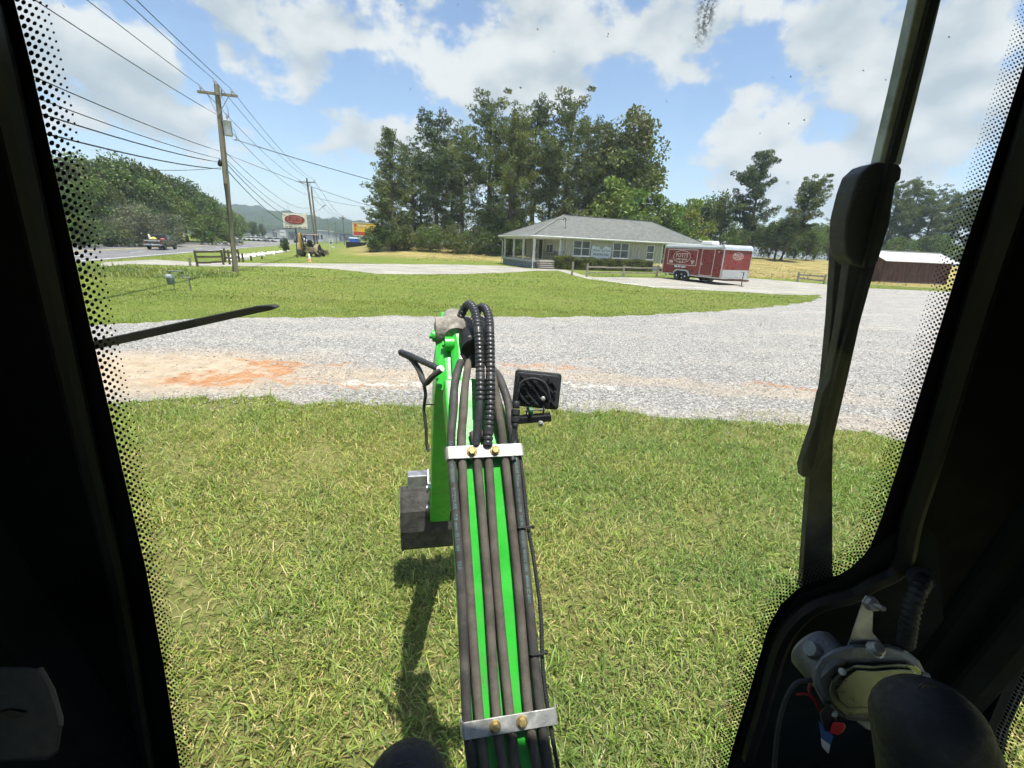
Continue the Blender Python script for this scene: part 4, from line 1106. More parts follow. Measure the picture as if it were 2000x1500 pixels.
for x in (-.47, .45):
    for s in (-1, 1): wheel(x, s * (TW / 2 - .02), .36, .22, M_TYRE, M_RIM, TR)
n = 9; outer = [(-1.0, .44)] + [(-.47 - .46 * math.cos(k / n * math.pi / 2), .38 + .46 * math.sin(k / n * math.pi / 2)) for k in range(n + 1)] + [(.45 + .46 * math.sin(k / n * math.pi / 2), .38 + .46 * math.cos(k / n * math.pi / 2)) for k in range(n + 1)] + [(.98, .44)]
inner = [(x * .885, .44 + (z - .44) * .78) for x, z in outer]
for s in (-1, 1):
    fd = MB(); ya, yb = s * (TW / 2 - .005), s * (TW / 2 + .125)
    for k in range(len(outer) - 1):
        q = [outer[k], outer[k + 1], inner[k + 1], inner[k]]; fd.add([(x, ya, z) for x, z in q] + [(x, yb, z) for x, z in q], [(0, 1, 2, 3), (7, 6, 5, 4), (0, 4, 5, 1), (2, 6, 7, 3)])
    fd.build('fender', M_ALU, TR)
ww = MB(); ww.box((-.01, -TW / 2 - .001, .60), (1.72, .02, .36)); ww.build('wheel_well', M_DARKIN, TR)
ac = MB(); ac.box((1.45, -.35, Z1 + .33), (1.15, .75, .26), None, (.9, .86)); ac.build('air_conditioner', M_AC, TR, bevel=.06, seg=3)
tg = MB()
for s in (-1, 1): tg.beam((X1 - .6, s * .85, .40), (X1 + 1.05, 0, .40), .08, .12)
tg.beam((X1 + .9, 0, .42), (X1 + 1.25, 0, .42), .10, .10); tg.build('tongue', plain('rusty_frame', (.16, .09, .06), .8, .2, var=.4, scale=9), TR)
jk = MB(); jk.cyl((X1 + .75, 0, .12), (X1 + .75, 0, .95), .035); jk.box((X1 + .75, 0, .03), (.2, .2, .04)); jk.cyl((X1 + .75, 0, .05), (X1 + .75, 0, .5), .022); jk.beam((X1 + .75, -.02, .95), (X1 + .75, -.28, .95), .025, .025); jk.build('jack', M_STEEL, TR)
ax_ = MB(); ax_.box(((X0 + X1) / 2, 0, .36), (X1 - X0 - .3, 1.3, .14))
for x in (-.47, .45): ax_.cyl((x, -1.1, .36), (x, 1.1, .36), .05)
ax_.box((2.0, -.5, .26), (.6, .3, .2)); ax_.build('chassis', M_STEEL, TR)
MB().box((3.35, -TW / 2 - .02, 2.22), (.14, .03, .05)).build('marker_light', plain('lens', (.7, .68, .6), .3), TR)

# ================================================================ THE SHED
M_SHED = plain('red_brown_boards', (.105, .055, .042), .9, var=.35, scale=2, bump=.4, bscale=20, dirt=(.13, .10, .085, .7), stretch=(3, 3, .4))
M_TIN = plain('white_tin_roof', (.60, .60, .58), .45, .3, var=.12, scale=1.2, dirt=(.42, .38, .33, .4))
bl, br_ = G(1718, 551), G(1880, 557.5)
ba = math.atan2(br_.y - bl.y, br_.x - bl.x)
SH = thing('red_shed', 'red-brown board shed with a white tin roof at the field edge', 'shed', (bl.x, bl.y, 0), ba)
SL, SD, SE, SRZ = 7.6, 4.2, 2.30, 3.15
wl = MB(); wl.prism([(0, 0), (SD, 0), (SD, SE), (SD / 2, SRZ - .08), (0, SE)], (0, 0, 0), (0, 1, 0), (0, 0, 1), (SL, 0, 0)); wl.build('wall', M_SHED, SH)
for i in range(25):
    MB().box((.16 + i * .304, -.014, SE / 2 + random.uniform(-.02, .02)), (.285, .03, SE - .06)).build('plank', M_SHED, SH)
fb = MB(); fb.box((SL / 2, -.01, .07), (SL + .05, .10, .16)); fb.build('sill_beam', plain('shed_base', (.10, .08, .07), .9, var=.3), SH)
for s in (0, 1):
    rf = MB(); y0, y1 = (-.45, SD / 2) if s == 0 else (SD / 2, SD + .45); za, zb = (SE - .16, SRZ) if s == 0 else (SRZ, SE - .16)
    rf.prism([(y0, za), (y1, zb), (y1, zb + .05), (y0, za + .05)], (-.4, 0, 0), (0, 1, 0), (0, 0, 1), (SL + .8, 0, 0)); ro = rf.build('roof_sheet', M_TIN, SH)
    rb = MB()
    for k in range(22): x = -.36 + k * .40; rb.beam((x, y0, za + .065), (x, y1, zb + .065), .05, .03)
    q = rb.build('rib', M_TIN, ro)
MB().beam((-.42, SD / 2, SRZ + .08), (SL + .42, SD / 2, SRZ + .08), .3, .04).build('ridge_cap', M_TIN, SH)

# ================================================================ UTILITY POLES AND WIRES
M_POLE = plain('pole_wood', (.20, .175, .13), .95, var=.3, scale=2, bump=.5, bscale=14, stretch=(4, 4, .3))
M_INS = plain('insulator_grey', (.30, .31, .32), .35, var=.1)
M_TANK = plain('transformer_grey', (.42, .44, .45), .4, .2, var=.1)
M_WIRE = plain('wire_black', (.03, .032, .036), .6, .2)
M_WIRE2 = plain('wire_grey', (.10, .105, .11), .6, .3)
pA = G(460, 531); pA.z = 0
PH = 9.0
lean = (at(423, 165, pA.y) - pA); PH = lean.z; lean = Vector((lean.x, 0, PH))
UP = thing('utility_pole', 'nearest tall wooden utility pole with a grey transformer, leaning over the lawn', 'utility pole', tuple(pA))
def pole_at(z): return Vector((lean.x * z / PH, 0, z))
MB().tube([Vector((0, 0, -.3)), pole_at(PH * .5), pole_at(PH)], [.165, .14, .115], 12).build('shaft', M_POLE, UP, True)
zc = PH - .62; la, lb = at(390, 181, pA.y) - pA, at(466, 189, pA.y) - pA
la = Vector((la.x, -.16, la.z)); lb = Vector((lb.x, -.10, lb.z))
MB().beam(la, lb, .10, .12).build('crossarm', M_POLE, UP, bevel=.01)
br = MB(); br.beam(la.lerp(lb, .24) + Vector((0, 0, -.05)), pole_at(zc - .75) + Vector((0, -.13, 0)), .04, .02); br.beam(la.lerp(lb, .78) + Vector((0, 0, -.05)), pole_at(zc - .75) + Vector((0, -.13, 0)), .04, .02); o = br.build('brace', M_INS, UP); o['kind'] = 'stuff'
def insul(p, parent): return MB().lathe([(.02, 0), (.02, .06), (.055, .07), (.03, .10), (.06, .11), (.035, .15), (.045, .17), (.02, .21)], p, (0, 0, 1), 10).build('insulator', M_INS, parent, True)
ia, ib, it = la.lerp(lb, .09) + Vector((0, 0, .06)), la.lerp(lb, .87) + Vector((0, 0, .06)), pole_at(PH) + Vector((-.03, -.1, -.02))
for p in (ia, ib, it): insul(p, UP)
t0 = pole_at(PH - 1.95) + Vector((.36, -.02, 0))
tk = MB(); tk.lathe([(.16, 0), (.19, .02), (.19, .62), (.20, .64), (.20, .68), (.06, .74)], t0 - Vector((0, 0, .3)), (0, 0, 1), 18); TK = tk.build('transformer', M_TANK, UP, True)
MB().lathe([(.03, 0), (.05, .05), (.03, .1), (.05, .15), (.03, .2), (.02, .28)], t0 + Vector((.03, 0, .42)), (0, 0, 1), 10).build('bushing', M_INS, TK, True)
bk = MB(); bk.box(t0 + Vector((-.25, 0, .25)), (.22, .10, .10)); bk.box(t0 + Vector((-.25, 0, -.12)), (.22, .10, .10)); o = bk.build('bracket', M_STEEL, TK); o['kind'] = 'stuff'
co = MB(); co.box(la.lerp(lb, .62) + Vector((0, -.08, .02)), (.05, .06, .34), (0, .25, 0)); co.build('cutout_fuse', M_INS, UP)
ju = MB(); ju.tube([la.lerp(lb, .64) + Vector((0, -.1, -.15)), la.lerp(lb, .70) + Vector((.05, -.05, -.6)), la.lerp(lb, .70) + Vector((.02, 0, -1.0)), t0 + Vector((.03, 0, .68))], .012, 5); ju.build('jumper', M_WIRE, UP, True)
dl = MB(); dl.tube([t0 + Vector((.18, 0, .1)), t0 + Vector((.34, -.02, -.05)), t0 + Vector((.42, -.04, -.35)), t0 + Vector((.30, 0, -.5)), t0 + Vector((.15, 0, -.42))], .012, 5); dl.build('drip_loop', M_WIRE, UP, True)
zk = at(430, 318, pA.y).z
MB().lathe([(.05, 0), (.10, .05), (.11, .2), (.08, .3), (.03, .34)], pole_at(zk) + Vector((-.22, -.1, -.18)), (.35, 0, 1), 10).build('cable_closure', plain('closure_black', (.02, .02, .022), .6), UP, True)
MB().box(Vector((-.35, -.2, .015)), (.5, .35, .03), (0, .03, .4)).build('base_board', M_RAIL, UP)

# second and third poles along the highway
def far_pole(name, label, base, h, r, arm, lean_x=0., lamp=False):
    T = thing(name, label, 'utility pole', (base.x, base.y, tz(base.x, base.y)))
    top = Vector((lean_x, 0, h)); MB().tube([Vector((0, 0, -.3)), top * .5, top], [r, r * .85, r * .7], 10).build('shaft', M_POLE, T, True)
    if arm:
        d = Vector((math.cos(R(-8)), math.sin(R(-8)), 0)); c = top * (1 - .5 / h) + Vector((0, -.12, 0))
        MB().beam(c - d * arm, c + d * arm, .10, .12).build('crossarm', M_POLE, T)
        for s in (-.9, .9): insul(c + d * arm * s + Vector((0, 0, .06)), T)
        b2 = MB(); b2.beam(c - d * arm * .5, top * (1 - 1.1 / h), .04, .03); b2.beam(c + d * arm * .5, top * (1 - 1.1 / h), .04, .03); o = b2.build('brace', M_INS, T); o['kind'] = 'stuff'
    if lamp:
        q = MB(); z = h * .62; q.tube([Vector((lean_x * .6, 0, z)), Vector((.8, -.1, z + .45)), Vector((1.2, -.1, z + .75))], .03, 6); q.build('lamp_arm', M_INS, T, True)
        MB().box(Vector((1.4, -.1, z + .92)), (.55, .2, .12), (0, -.6, 0)).build('lamp_head', M_INS, T, bevel=.03)
    return T


pB = at(616, 462, 62); pB.z = 0; hB = at(599, 348, 62).z
far_pole('utility_pole', 'second wooden utility pole down the highway, right behind the sign', pB, hB, .15, 1.15, at(599, 348, 62).x - pB.x)
pB2 = at(619.5, 462, 66); pB2.z = 0; hB2 = at(608, 366, 66).z
far_pole('utility_pole', 'pole with a street lamp standing beside the second utility pole', pB2, hB2, .14, 0, at(608, 366, 66).x - pB2.x, True)
pO = pA + (pA - pB); hO = PH
far_pole('utility_pole', 'wooden utility pole beside the machine, out to the left of the cab', Vector((pO.x, pO.y, 0)), 9.2, .15, 1.1)
pC = at(672, 458, 120); pC.z = 0; hC_ = at(665, 424, 120).z
far_pole('utility_pole', 'thin distant utility pole left of the yellow billboard', pC, hC_, .16, 1.0)
for i, (x, yb, yt, Y) in enumerate([(657, 468, 434, 150), (503, 457, 424, 210), (516, 457, 423, 200), (533, 458, 432, 220), (563, 460, 441, 260), (643, 466, 430, 175), (690, 462, 444, 210)]):
    b_, t_ = at(x, yb, Y), at(x - 1, yt, Y); b_.z = 0
    far_pole('distant_pole', ['slim distant pole beside the tall roadside signs', 'leftmost of the three distant poles across the highway', 'middle one of the three distant poles across the highway', 'rightmost of the three distant poles across the highway', 'short distant pole just left of the sign panel', 'distant pole above the small white sign', 'distant pole beside the billboard edge'][i], b_, max(4., t_.z), .16, .9 if i % 2 == 0 else 0)
tw_b, tw_t = at(564, 419, 900), at(564, 398, 900)
T = thing('radio_mast', 'thin radio mast on the distant wooded ridge', 'mast', (tw_b.x, tw_b.y, tw_b.z - 6))
MB().tube([(0, 0, 0), (0, 0, tw_t.z - tw_b.z + 6)], [.5, .25], 6).build('shaft', M_WIRE2, T); m_ = MB(); m_.beam((-1.2, 0, 18), (1.2, 0, 18), .4, .4); m_.build('antenna', M_WIRE2, T)


def wire(label, a, b, sag, r=.014, mat=None, name='power_line', cat='wire', n=22):
    a, b = Vector(a), Vector(b); pts = []
    for i in range(n + 1):
        t = i / n; p = a.lerp(b, t); p.z -= sag * 4 * t * (1 - t); pts.append(p)
    T = thing(name, label, cat, tuple(a)); MB().tube([p - a for p in pts], r, 5).build('strand', mat or M_WIRE, T, True)


A = lambda v: pA + v
Bt = lambda dx, dz: Vector((pB.x + (at(599, 348, 62).x - pB.x) + dx, pB.y - .1, hB + dz)); Ot = lambda dx, dz: Vector((pO.x + dx, pO.y - .1, 9.2 + dz))
wire('highest left wire from the crossarm up out of the picture', A(ia) + Vector((0, 0, .2)), Ot(-1.0, -.25), .5)
wire('pole-top wire running up out of the picture', A(it) + Vector((0, 0, .2)), Ot(0, .15), .5)
wire('highest right wire from the crossarm up out of the picture', A(ib) + Vector((0, 0, .2)), Ot(1.0, -.25), .5)
wire('left crossarm wire running on to the second pole', A(ia) + Vector((0, 0, .2)), Bt(-1.0, -.2), .55)
wire('pole-top wire running on to the second pole', A(it) + Vector((0, 0, .2)), Bt(0, .1), .55)
wire('right crossarm wire running on to the second pole', A(ib) + Vector((0, 0, .2)), Bt(1.0, -.2), .55)
zn = at(428, 224, pA.y).z
wire('neutral wire meeting the pole below the crossarm from the left', A(pole_at(zn)) + Vector((-.12, -.1, 0)), Ot(-.15, -1.9), .6)
wire('neutral wire leaving the transformer for the second pole', A(pole_at(zn - .3)) + Vector((.1, -.1, 0)), Bt(.1, -2.0), .7)
for i, (yy, rr, nm) in enumerate(((296, .015, 'highest'), (311, .014, 'second highest'), (318, .020, 'third highest'), (331, .022, 'lowest thick'))):
    z = at(433, yy, pA.y).z
    wire(f'{nm} of the low cables left of the utility pole', A(pole_at(z)) + Vector((-.14, -.12, 0)), Ot(-.15, -3.3 - i * .35), .75 + .1 * i, rr, name='telephone_cable', cat='cable')
    wire(f'{nm} of the low cables right of the utility pole', A(pole_at(z)) + Vector((.14, -.12, 0)), Bt(0, -3.6 - i * .55), .9 + .22 * i, rr, name='telephone_cable', cat='cable')
z = at(432, 328, pA.y).z
wire('thin sagging wire below the low cables at far left', A(pole_at(z)) + Vector((-.14, -.12, 0)), Ot(-.1, -5.6), 1.3, .011, name='telephone_cable', cat='cable')
ms = hpt(3.66, 1.15, 4.75)
wire('service cable swooping from the transformer to the office roof mast', A(t0) + Vector((.3, 0, -.45)), ms, .55, .02, name='service_cable', cat='cable', n=30)
wire('thin lower cable from the pole to the office', A(pole_at(at(432, 300, pA.y).z)) + Vector((.1, 0, 0)), hpt(-.4, 3, 3.1), .9, .012, name='service_cable', cat='cable', n=30)
for i, (dx, lb_) in enumerate(((-1., 'left'), (0., 'middle'), (1., 'right'))):
    wire(f'{lb_} wire from the second pole on to the distant pole', Bt(dx, -.2), Vector((pC.x + dx * .8, pC.y, hC_ - .4)), .9, .022)
wire('cable from the second pole across to the grove', Bt(.1, -2.1), Vector((at(760, 420, 64).x, 64, at(740, 405, 64).z)), .4, .02, name='service_cable', cat='cable')

# ================================================================ GAS METER
p0, p1 = G(338, 567), G(373, 567); T = thing('gas_meter', 'grey gas meter on bent pipes standing in the lawn', 'gas meter', (p0.x, p0.y, 0), math.atan2(p1.y - p0.y, p1.x - p0.x))
gl = (p1 - p0).length; M_GAS = plain('gas_grey', (.19, .22, .23), .5, .3, var=.2, scale=14, dirt=(.3, .3, .28, .3)); M_PIPE = plain('pipe_grey', (.15, .17, .165), .6, .2, var=.25, scale=10)
s = gl / .62; gz = .62
MB().lathe([(.02, .20), (.09, .22), (.115, .26), (.125, .46), (.10, .49), (.11, .51), (.06, .56)], (-.02, 0, 0), (0, 0, 1), 16).build('meter_body', M_GAS, T, True)
ix = MB(); ix.lathe([(.07, 0), (.07, .05), (.05, .06)], (-.06, -.09, .50), (0, -1, .1), 14); ix.build('dial', plain('dial_grey', (.4, .42, .43), .3), T, True)
MB().box((-.14, 0, .49), (.10, .05, .05)).build('valve', M_GAS, T)
MB().tube([(0, 0, .55), (0, 0, .64), (.02, 0, .66), (.30, 0, .66), (.34, 0, .65), (.35, 0, .60), (.35, 0, .47), (.37, 0, .44), (.52, 0, .44), (.56, 0, .43), (gl - .01, 0, .38), (gl, 0, -.1)], .024, 8).build('pipe', M_PIPE, T, True)
MB().tube([(.05, 0, .22), (.06, 0, -.1)], .02, 8).build('riser', M_PIPE, T, True)
el = MB()
for q in ((.34, 0, .65), (.36, 0, .44), (.54, 0, .43), (.01, 0, .65)): el.lathe([(.02, -.035), (.034, -.03), (.034, .03), (.02, .035)], q, (1, 0, 0), 10)
o = el.build('elbow', M_PIPE, T, True); o['kind'] = 'stuff'

# ================================================================ ROADSIDE SIGN
sp = G(580, 503.5); M_SIGNW = plain('sign_panel', (.66, .62, .52), .6, var=.1, scale=3, dirt=(.5, .45, .35, .5)); M_OVAL = plain('oval_red', (.26, .035, .03), .5, var=.15)
top = at(575, 417, sp.y).z; bot = at(575, 446, sp.y).z; wS = (at(598, 430, sp.y) - at(553, 430, sp.y)).x
SG = thing('roadside_sign', 'white roadside sign with a red oval on a single post beside the highway', 'sign', (sp.x, sp.y, 0), R(4))
cx = at(576, 430, sp.y).x - sp.x; zc = (top + bot) / 2
MB().box((cx, 0, zc), (wS, .12, top - bot)).build('panel', M_SIGNW, SG, bevel=.02)
MB().prism([(-.5 * wS, 0), (.5 * wS, 0), (.5 * wS, .05), (-.5 * wS, .05)], (cx, -.065, bot - .04), (1, 0, 0), (0, 0, 1), (0, .13, 0)).build('lower_trim', M_IRON, SG)
ov_ = MB(); ov_.prism([(wS * .42 * math.cos(k / 20 * math.pi), (top - bot) * .31 * math.sin(k / 20 * math.pi)) for k in range(40)], (cx, -.066, zc + .12), (1, 0, 0), (0, 0, 1), (0, -.012, 0)); OV = ov_.build('oval', M_OVAL, SG)
rg = MB(); oval(rg, cx, zc + .12, wS * .42, (top - bot) * .31, .04, (1, 0, 0), (0, -.07, 0), (0, -.014, 0)); rg.build('oval_ring', plain('oval_edge', (.12, .04, .03), .6), SG)
M_PINK = plain('faded_letter', (.44, .21, .19), .6)
text('POTTS', .48, M_PINK, SG, (cx, -.085, zc + .22), rx90, width=wS * .6, bold=.006); text('Auction Company', .2, M_PINK, SG, (cx, -.085, zc - .08), rx90, width=wS * .58, bold=.004)
text('Real', .13, M_INK, SG, (cx - wS * .40, -.068, bot + .30), rx90, width=.18); text('Estate', .13, M_INK, SG, (cx - wS * .38, -.068, bot + .13), rx90, width=.3); text('Farm  Home  Land', .16, M_INK, SG, (cx, -.068, bot + .13), rx90, width=wS * .5, bold=.004); text('Estate', .13, M_INK, SG, (cx + wS * .39, -.068, bot + .13), rx90, width=.3)
MB().tube([(0, 0, -.3), (cx, 0, bot)], .065, 10).build('post', plain('post_dark', (.05, .06, .06), .6, .3), SG, True)

# ================================================================ TRAFFIC CONE
cp = G(605, 512); T = thing('traffic_cone', 'faded orange and white traffic cone at the drive edge', 'cone', tuple(cp)); M_CO = plain('faded_orange', (.62, .36, .18), .7, var=.15); M_CW = plain('cone_white', (.72, .70, .60), .6)
MB().box((0, 0, .02), (.36, .36, .04)).build('base', M_CO, T, bevel=.01); MB().lathe([(.14, .04), (.105, .30)], (0, 0, 0), (0, 0, 1), 16).build('cone_body', M_CO, T, True); MB().lathe([(.105, .30), (.07, .52)], (0, 0, 0), (0, 0, 1), 16).build('band', M_CW, T, True); MB().lathe([(.07, .52), (.03, .72), (.02, .73)], (0, 0, 0), (0, 0, 1), 16).build('tip', M_CW, T, True)

# ================================================================ PICKUP TRUCK
M_TRK = plain('truck_black', (.024, .025, .028), .28, 0, .6, var=.2, scale=3, dirt=(.09, .085, .08, .5)); M_CHR = plain('dull_chrome', (.55, .55, .54), .3, .8, var=.15)
tp_ = G(318, 487.5); TK_ = thing('pickup_truck', 'black pickup truck with a loaded bed driving away on the highway', 'pickup truck', (tp_.x, tp_.y, .017), math.atan2(ROAD_D.y, ROAD_D.x), scale=.86)
def arch(x0, x1, zb, xs, r=.46, n=8):
    """side outline's lower edge with wheel openings at xs"""
    out = [(x0, zb)]
    for xc in xs:
        for k in range(n + 1):
            a = math.pi - k / n * math.pi; out.append((xc + r * math.cos(a), max(zb, .40 + r * math.sin(a))))
    out.append((x1, zb)); return out
low = arch(-2.75, 2.70, .52, (-1.75, 1.78)); up = [(2.75, .80), (2.72, 1.02), (1.35, 1.16), (.95, 1.18), (-2.78, 1.20)]
MB().prism(low + up, (0, -.92, 0), (1, 0, 0), (0, 0, 1), (0, 1.84, 0)).build('body', M_TRK, TK_, bevel=.04)
cb = [(-.62, 1.16), (1.10, 1.16), (.42, 1.80), (.25, 1.85), (-.40, 1.85), (-.52, 1.80)]
r0 = [Vector((x, -.90 + (z - 1.16) * .22, z)) for x, z in cb]; r1 = [Vector((x, .90 - (z - 1.16) * .22, z)) for x, z in cb]
CAB_ = MB().loft([r0, r1]).build('cab', M_TRK, TK_, bevel=.04)
M_TGL = m_glass('truck_glass', (.02, .024, .028))
for s in (-1, 1):
    m_ = MB(); pts = [(-.48, 1.24), (.90, 1.24), (.36, 1.74), (-.42, 1.74)]; m_.add([Vector((x, s * (.905 - (z - 1.16) * .22), z)) for x, z in pts] + [Vector((x, s * (.885 - (z - 1.16) * .22), z)) for x, z in pts], [(0, 1, 2, 3), (7, 6, 5, 4), (0, 4, 5, 1), (1, 5, 6, 2), (2, 6, 7, 3), (3, 7, 4, 0)]); m_.build('side_window', M_TGL, CAB_)
    MB().box((.95, s * 1.02, 1.30), (.10, .16, .20)).build('mirror', M_TRK, TK_, bevel=.02)
MB().beam((-.60, -.72, 1.50), (-.60, .72, 1.50), .02, .46).build('rear_window', M_TGL, CAB_)
MB().beam((.80, -.72, 1.48), (.80, .72, 1.48), .03, .5, (.7, 0, .7)).build('windscreen', M_TGL, CAB_)
MB().box((-1.70, 0, 1.195), (1.95, 1.55, .03)).build('bed_floor', M_DARKIN, TK_)
MB().box((-2.80, 0, .95), (.05, 1.62, .46)).build('tailgate', M_TRK, TK_, bevel=.015); MB().box((-2.835, 0, 1.09), (.03, 1.66, .15)).build('tailgate_trim', M_CHR, TK_)
MB().box((-2.88, 0, .62), (.18, 1.86, .18)).build('bumper', M_CHR, TK_, bevel=.03); MB().box((-2.985, -.1, .63), (.02, .32, .15)).build('licence_plate', plain('plate', (.6, .62, .62), .5), TK_)
for s in (-1, 1): MB().box((-2.81, s * .84, .98), (.05, .14, .36)).build('tail_lamp', plain('lamp_red', (.25, .02, .015), .3), TK_)
for x in (-1.75, 1.78):
    for s in (-1, 1): wheel(x, s * .80, .41, .27, M_TYRE, plain('rim_grey', (.22, .22, .22), .4, .5), TK_)
MB().box((0, 0, .45), (4.6, 1.1, .2)).build('chassis', M_STEEL, TK_)
M_LY, M_LW, M_LR = plain('load_yellow', (.62, .52, .10), .7), plain('load_pale', (.62, .58, .45), .7), plain('load_red', (.42, .10, .08), .7)
for nm, lb_, mt, pts in (('load_tarp', 'yellow bundle lying in the truck bed', M_LY, [(-1.4, .3, 1.32, .7, .5, .42)]), ('load_board', 'pale board sticking up from the truck bed', M_LW, [(-1.9, .45, 1.5, .1, .3, .9)]), ('load_box', 'pinkish red bundle by the near bed rail', M_LR, [(-1.1, -.55, 1.30, .55, .4, .26)])):
    x, y, z, a, b_, c_ = pts[0]; ca, sa = math.cos(TK_.rotation_euler.z), math.sin(TK_.rotation_euler.z)
    T = thing(nm, lb_, 'cargo', (tp_.x + (x * ca - y * sa) * .86, tp_.y + (x * sa + y * ca) * .86, 1.225 * .86 + .01), TK_.rotation_euler.z, scale=.8); m_ = MB(); hgt = c_ * .8
    m_.lathe([(.02, 0), (a * .55, .02), (a * .5, hgt * .5), (a * .28, hgt * .9), (.03, hgt)] if nm != 'load_board' else [(.16, 0), (.16, .02), (.10, hgt), (.04, hgt + .02)], (0, 0, 0), (.35 if nm == 'load_board' else .05, .3 if nm == 'load_board' else 0, 1), 7); m_.build('bundle', mt, T); m_ = MB(); m_.beam((-a * .4, 0, hgt * .5), (a * .4, .05, hgt * .45), .04, .03); m_.build('strap', M_STEEL, T)

# ================================================================ OLD BACKHOE
M_YEL = plain('faded_yellow', (.42, .27, .085), .7, .1, var=.3, scale=5, dirt=(.20, .13, .06, .8)); M_OLD = plain('old_machine_paint', (.24, .20, .12), .8, .1, var=.35, scale=6, dirt=(.10, .075, .05, .8))
bp = G(606, 501.5); BH = thing('backhoe_loader', 'old faded yellow backhoe with an open canopy parked on the verge', 'backhoe', (bp.x, bp.y, 0), math.atan2(.94, -.10), scale=.98)
MB().prism([(-.2, .55), (2.6, .55), (2.65, 1.25), (1.0, 1.35), (.9, 1.0), (-.2, 1.0)], (0, -.38, 0), (1, 0, 0), (0, 0, 1), (0, .76, 0)).build('hood', M_OLD, BH, bevel=.04)
for s in (-1, 1):
    wheel(.15, s * .80, .62, .42, M_TYRE, plain('wheel_pale', (.5, .47, .36), .6), BH); wheel(2.25, s * .72, .38, .28, M_TYRE, plain('wheel_pale', (.5, .47, .36), .6), BH)
    m_ = MB(); n = 8; prof = [(.15 + .74 * math.cos(math.pi * (1 - k / n * .8)), .62 + .74 * math.sin(math.pi * (1 - k / n * .8))) for k in range(n + 1)]; m_.prism(prof + [(x * .95, .62 + (z - .62) * .92) for x, z in prof][::-1], (0, s * .58, 0), (1, 0, 0), (0, 0, 1), (0, s * .44, 0)); m_.build('fender', M_OLD, BH)
    MB().beam((-.25, s * .66, 1.05), (-.20, s * .62, 2.28), .09, .09).build('canopy_post', M_STEEL, BH); MB().beam((.85, s * .62, 1.2), (.80, s * .60, 2.28), .08, .08).build('canopy_post', M_STEEL, BH)
    MB().beam((.9, s * .62, 1.25), (3.1, s * .55, .55), .10, .16).build('loader_arm', M_OLD, BH)
    MB().beam((-.45, s * .40, .95), (-.75, s * 1.10, .30), .10, .12).build('stabiliser', M_OLD, BH); MB().box((-.75, s * 1.15, .08), (.4, .32, .08)).build('stabiliser_foot', M_STEEL, BH)
MB().box((.30, 0, 2.32), (1.45, 1.5, .09), None, (.96, .94)).build('canopy_roof', plain('canopy', (.30, .25, .18), .8, var=.2), BH, bevel=.02)
st = MB(); st.box((.35, 0, 1.15), (.5, .5, .14)); st.box((.12, 0, 1.45), (.14, .5, .55)); st.build('seat', plain('seat_black', (.03, .03, .03), .8), BH, bevel=.04)
MB().tube([(.85, 0, 1.1), (.72, 0, 1.5)], .025, 6).build('steering_column', M_STEEL, BH); MB().lathe([(.20, 0), (.215, .015), (.20, .03), (.19, .015)], (.72, 0, 1.5), (-.5, 0, 1), 16).build('steering_wheel', M_STEEL, BH)
MB().prism([(2.9, .2), (3.5, .15), (3.45, .25), (3.05, .75), (2.9, .7)], (0, -1.0, 0), (1, 0, 0), (0, 0, 1), (0, 2.0, 0)).build('loader_bucket', M_OLD, BH)
MB().box((-.42, 0, .75), (.25, 1.5, .5)).build('rear_frame', M_OLD, BH, bevel=.02)
MB().prism([(-.55, .55), (-.45, .65), (-.78, 2.45), (-.98, 2.42), (-.86, 1.4)], (0, .50, 0), (1, 0, 0), (0, 0, 1), (0, .22, 0)).build('hoe_boom', M_YEL, BH, bevel=.02)
MB().prism([(-.88, 2.42), (-1.06, 2.30), (-1.22, .75), (-1.08, .70)], (0, .52, 0), (1, 0, 0), (0, 0, 1), (0, .18, 0)).build('hoe_dipper', M_YEL, BH, bevel=.02)
MB().prism([(-1.05, .80), (-1.30, .75), (-1.35, .3), (-1.05, .12), (-.75, .3), (-.95, .42)], (0, .36, 0), (1, 0, 0), (0, 0, 1), (0, .5, 0)).build('hoe_bucket', M_STEEL, BH, bevel=.02)
MB().beam((-.62, .30, .7), (-.80, .34, 1.9), .09, .09).build('hoe_cylinder', M_STEEL, BH); MB().beam((-.5, -.1, .7), (-.65, .45, 1.6), .07, .07).build('swing_cylinder', M_OLD, BH)
cl = MB()
for k in range(4): cl.tube([(-.3, -.25 + k * .13, 1.0), (-.32, -.25 + k * .13, 1.35)], .016, 5)
o = cl.build('control_levers', M_STEEL, BH); o['kind'] = 'stuff'

# ================================================================ BILLBOARD, ROLL-OFF BOX, SMALL FAR THINGS
def box_thing(name, label, cat, px0, px1, py0, py1, Y, dep, mat, extra=None, z0=0.):
    a, b_ = at(px0, py1, Y), at(px1, py0, Y); w = b_.x - a.x; zt = b_.z - 0; T = thing(name, label, cat, ((a.x + b_.x) / 2, Y, tz((a.x + b_.x) / 2, Y)))
    return T, w, zt


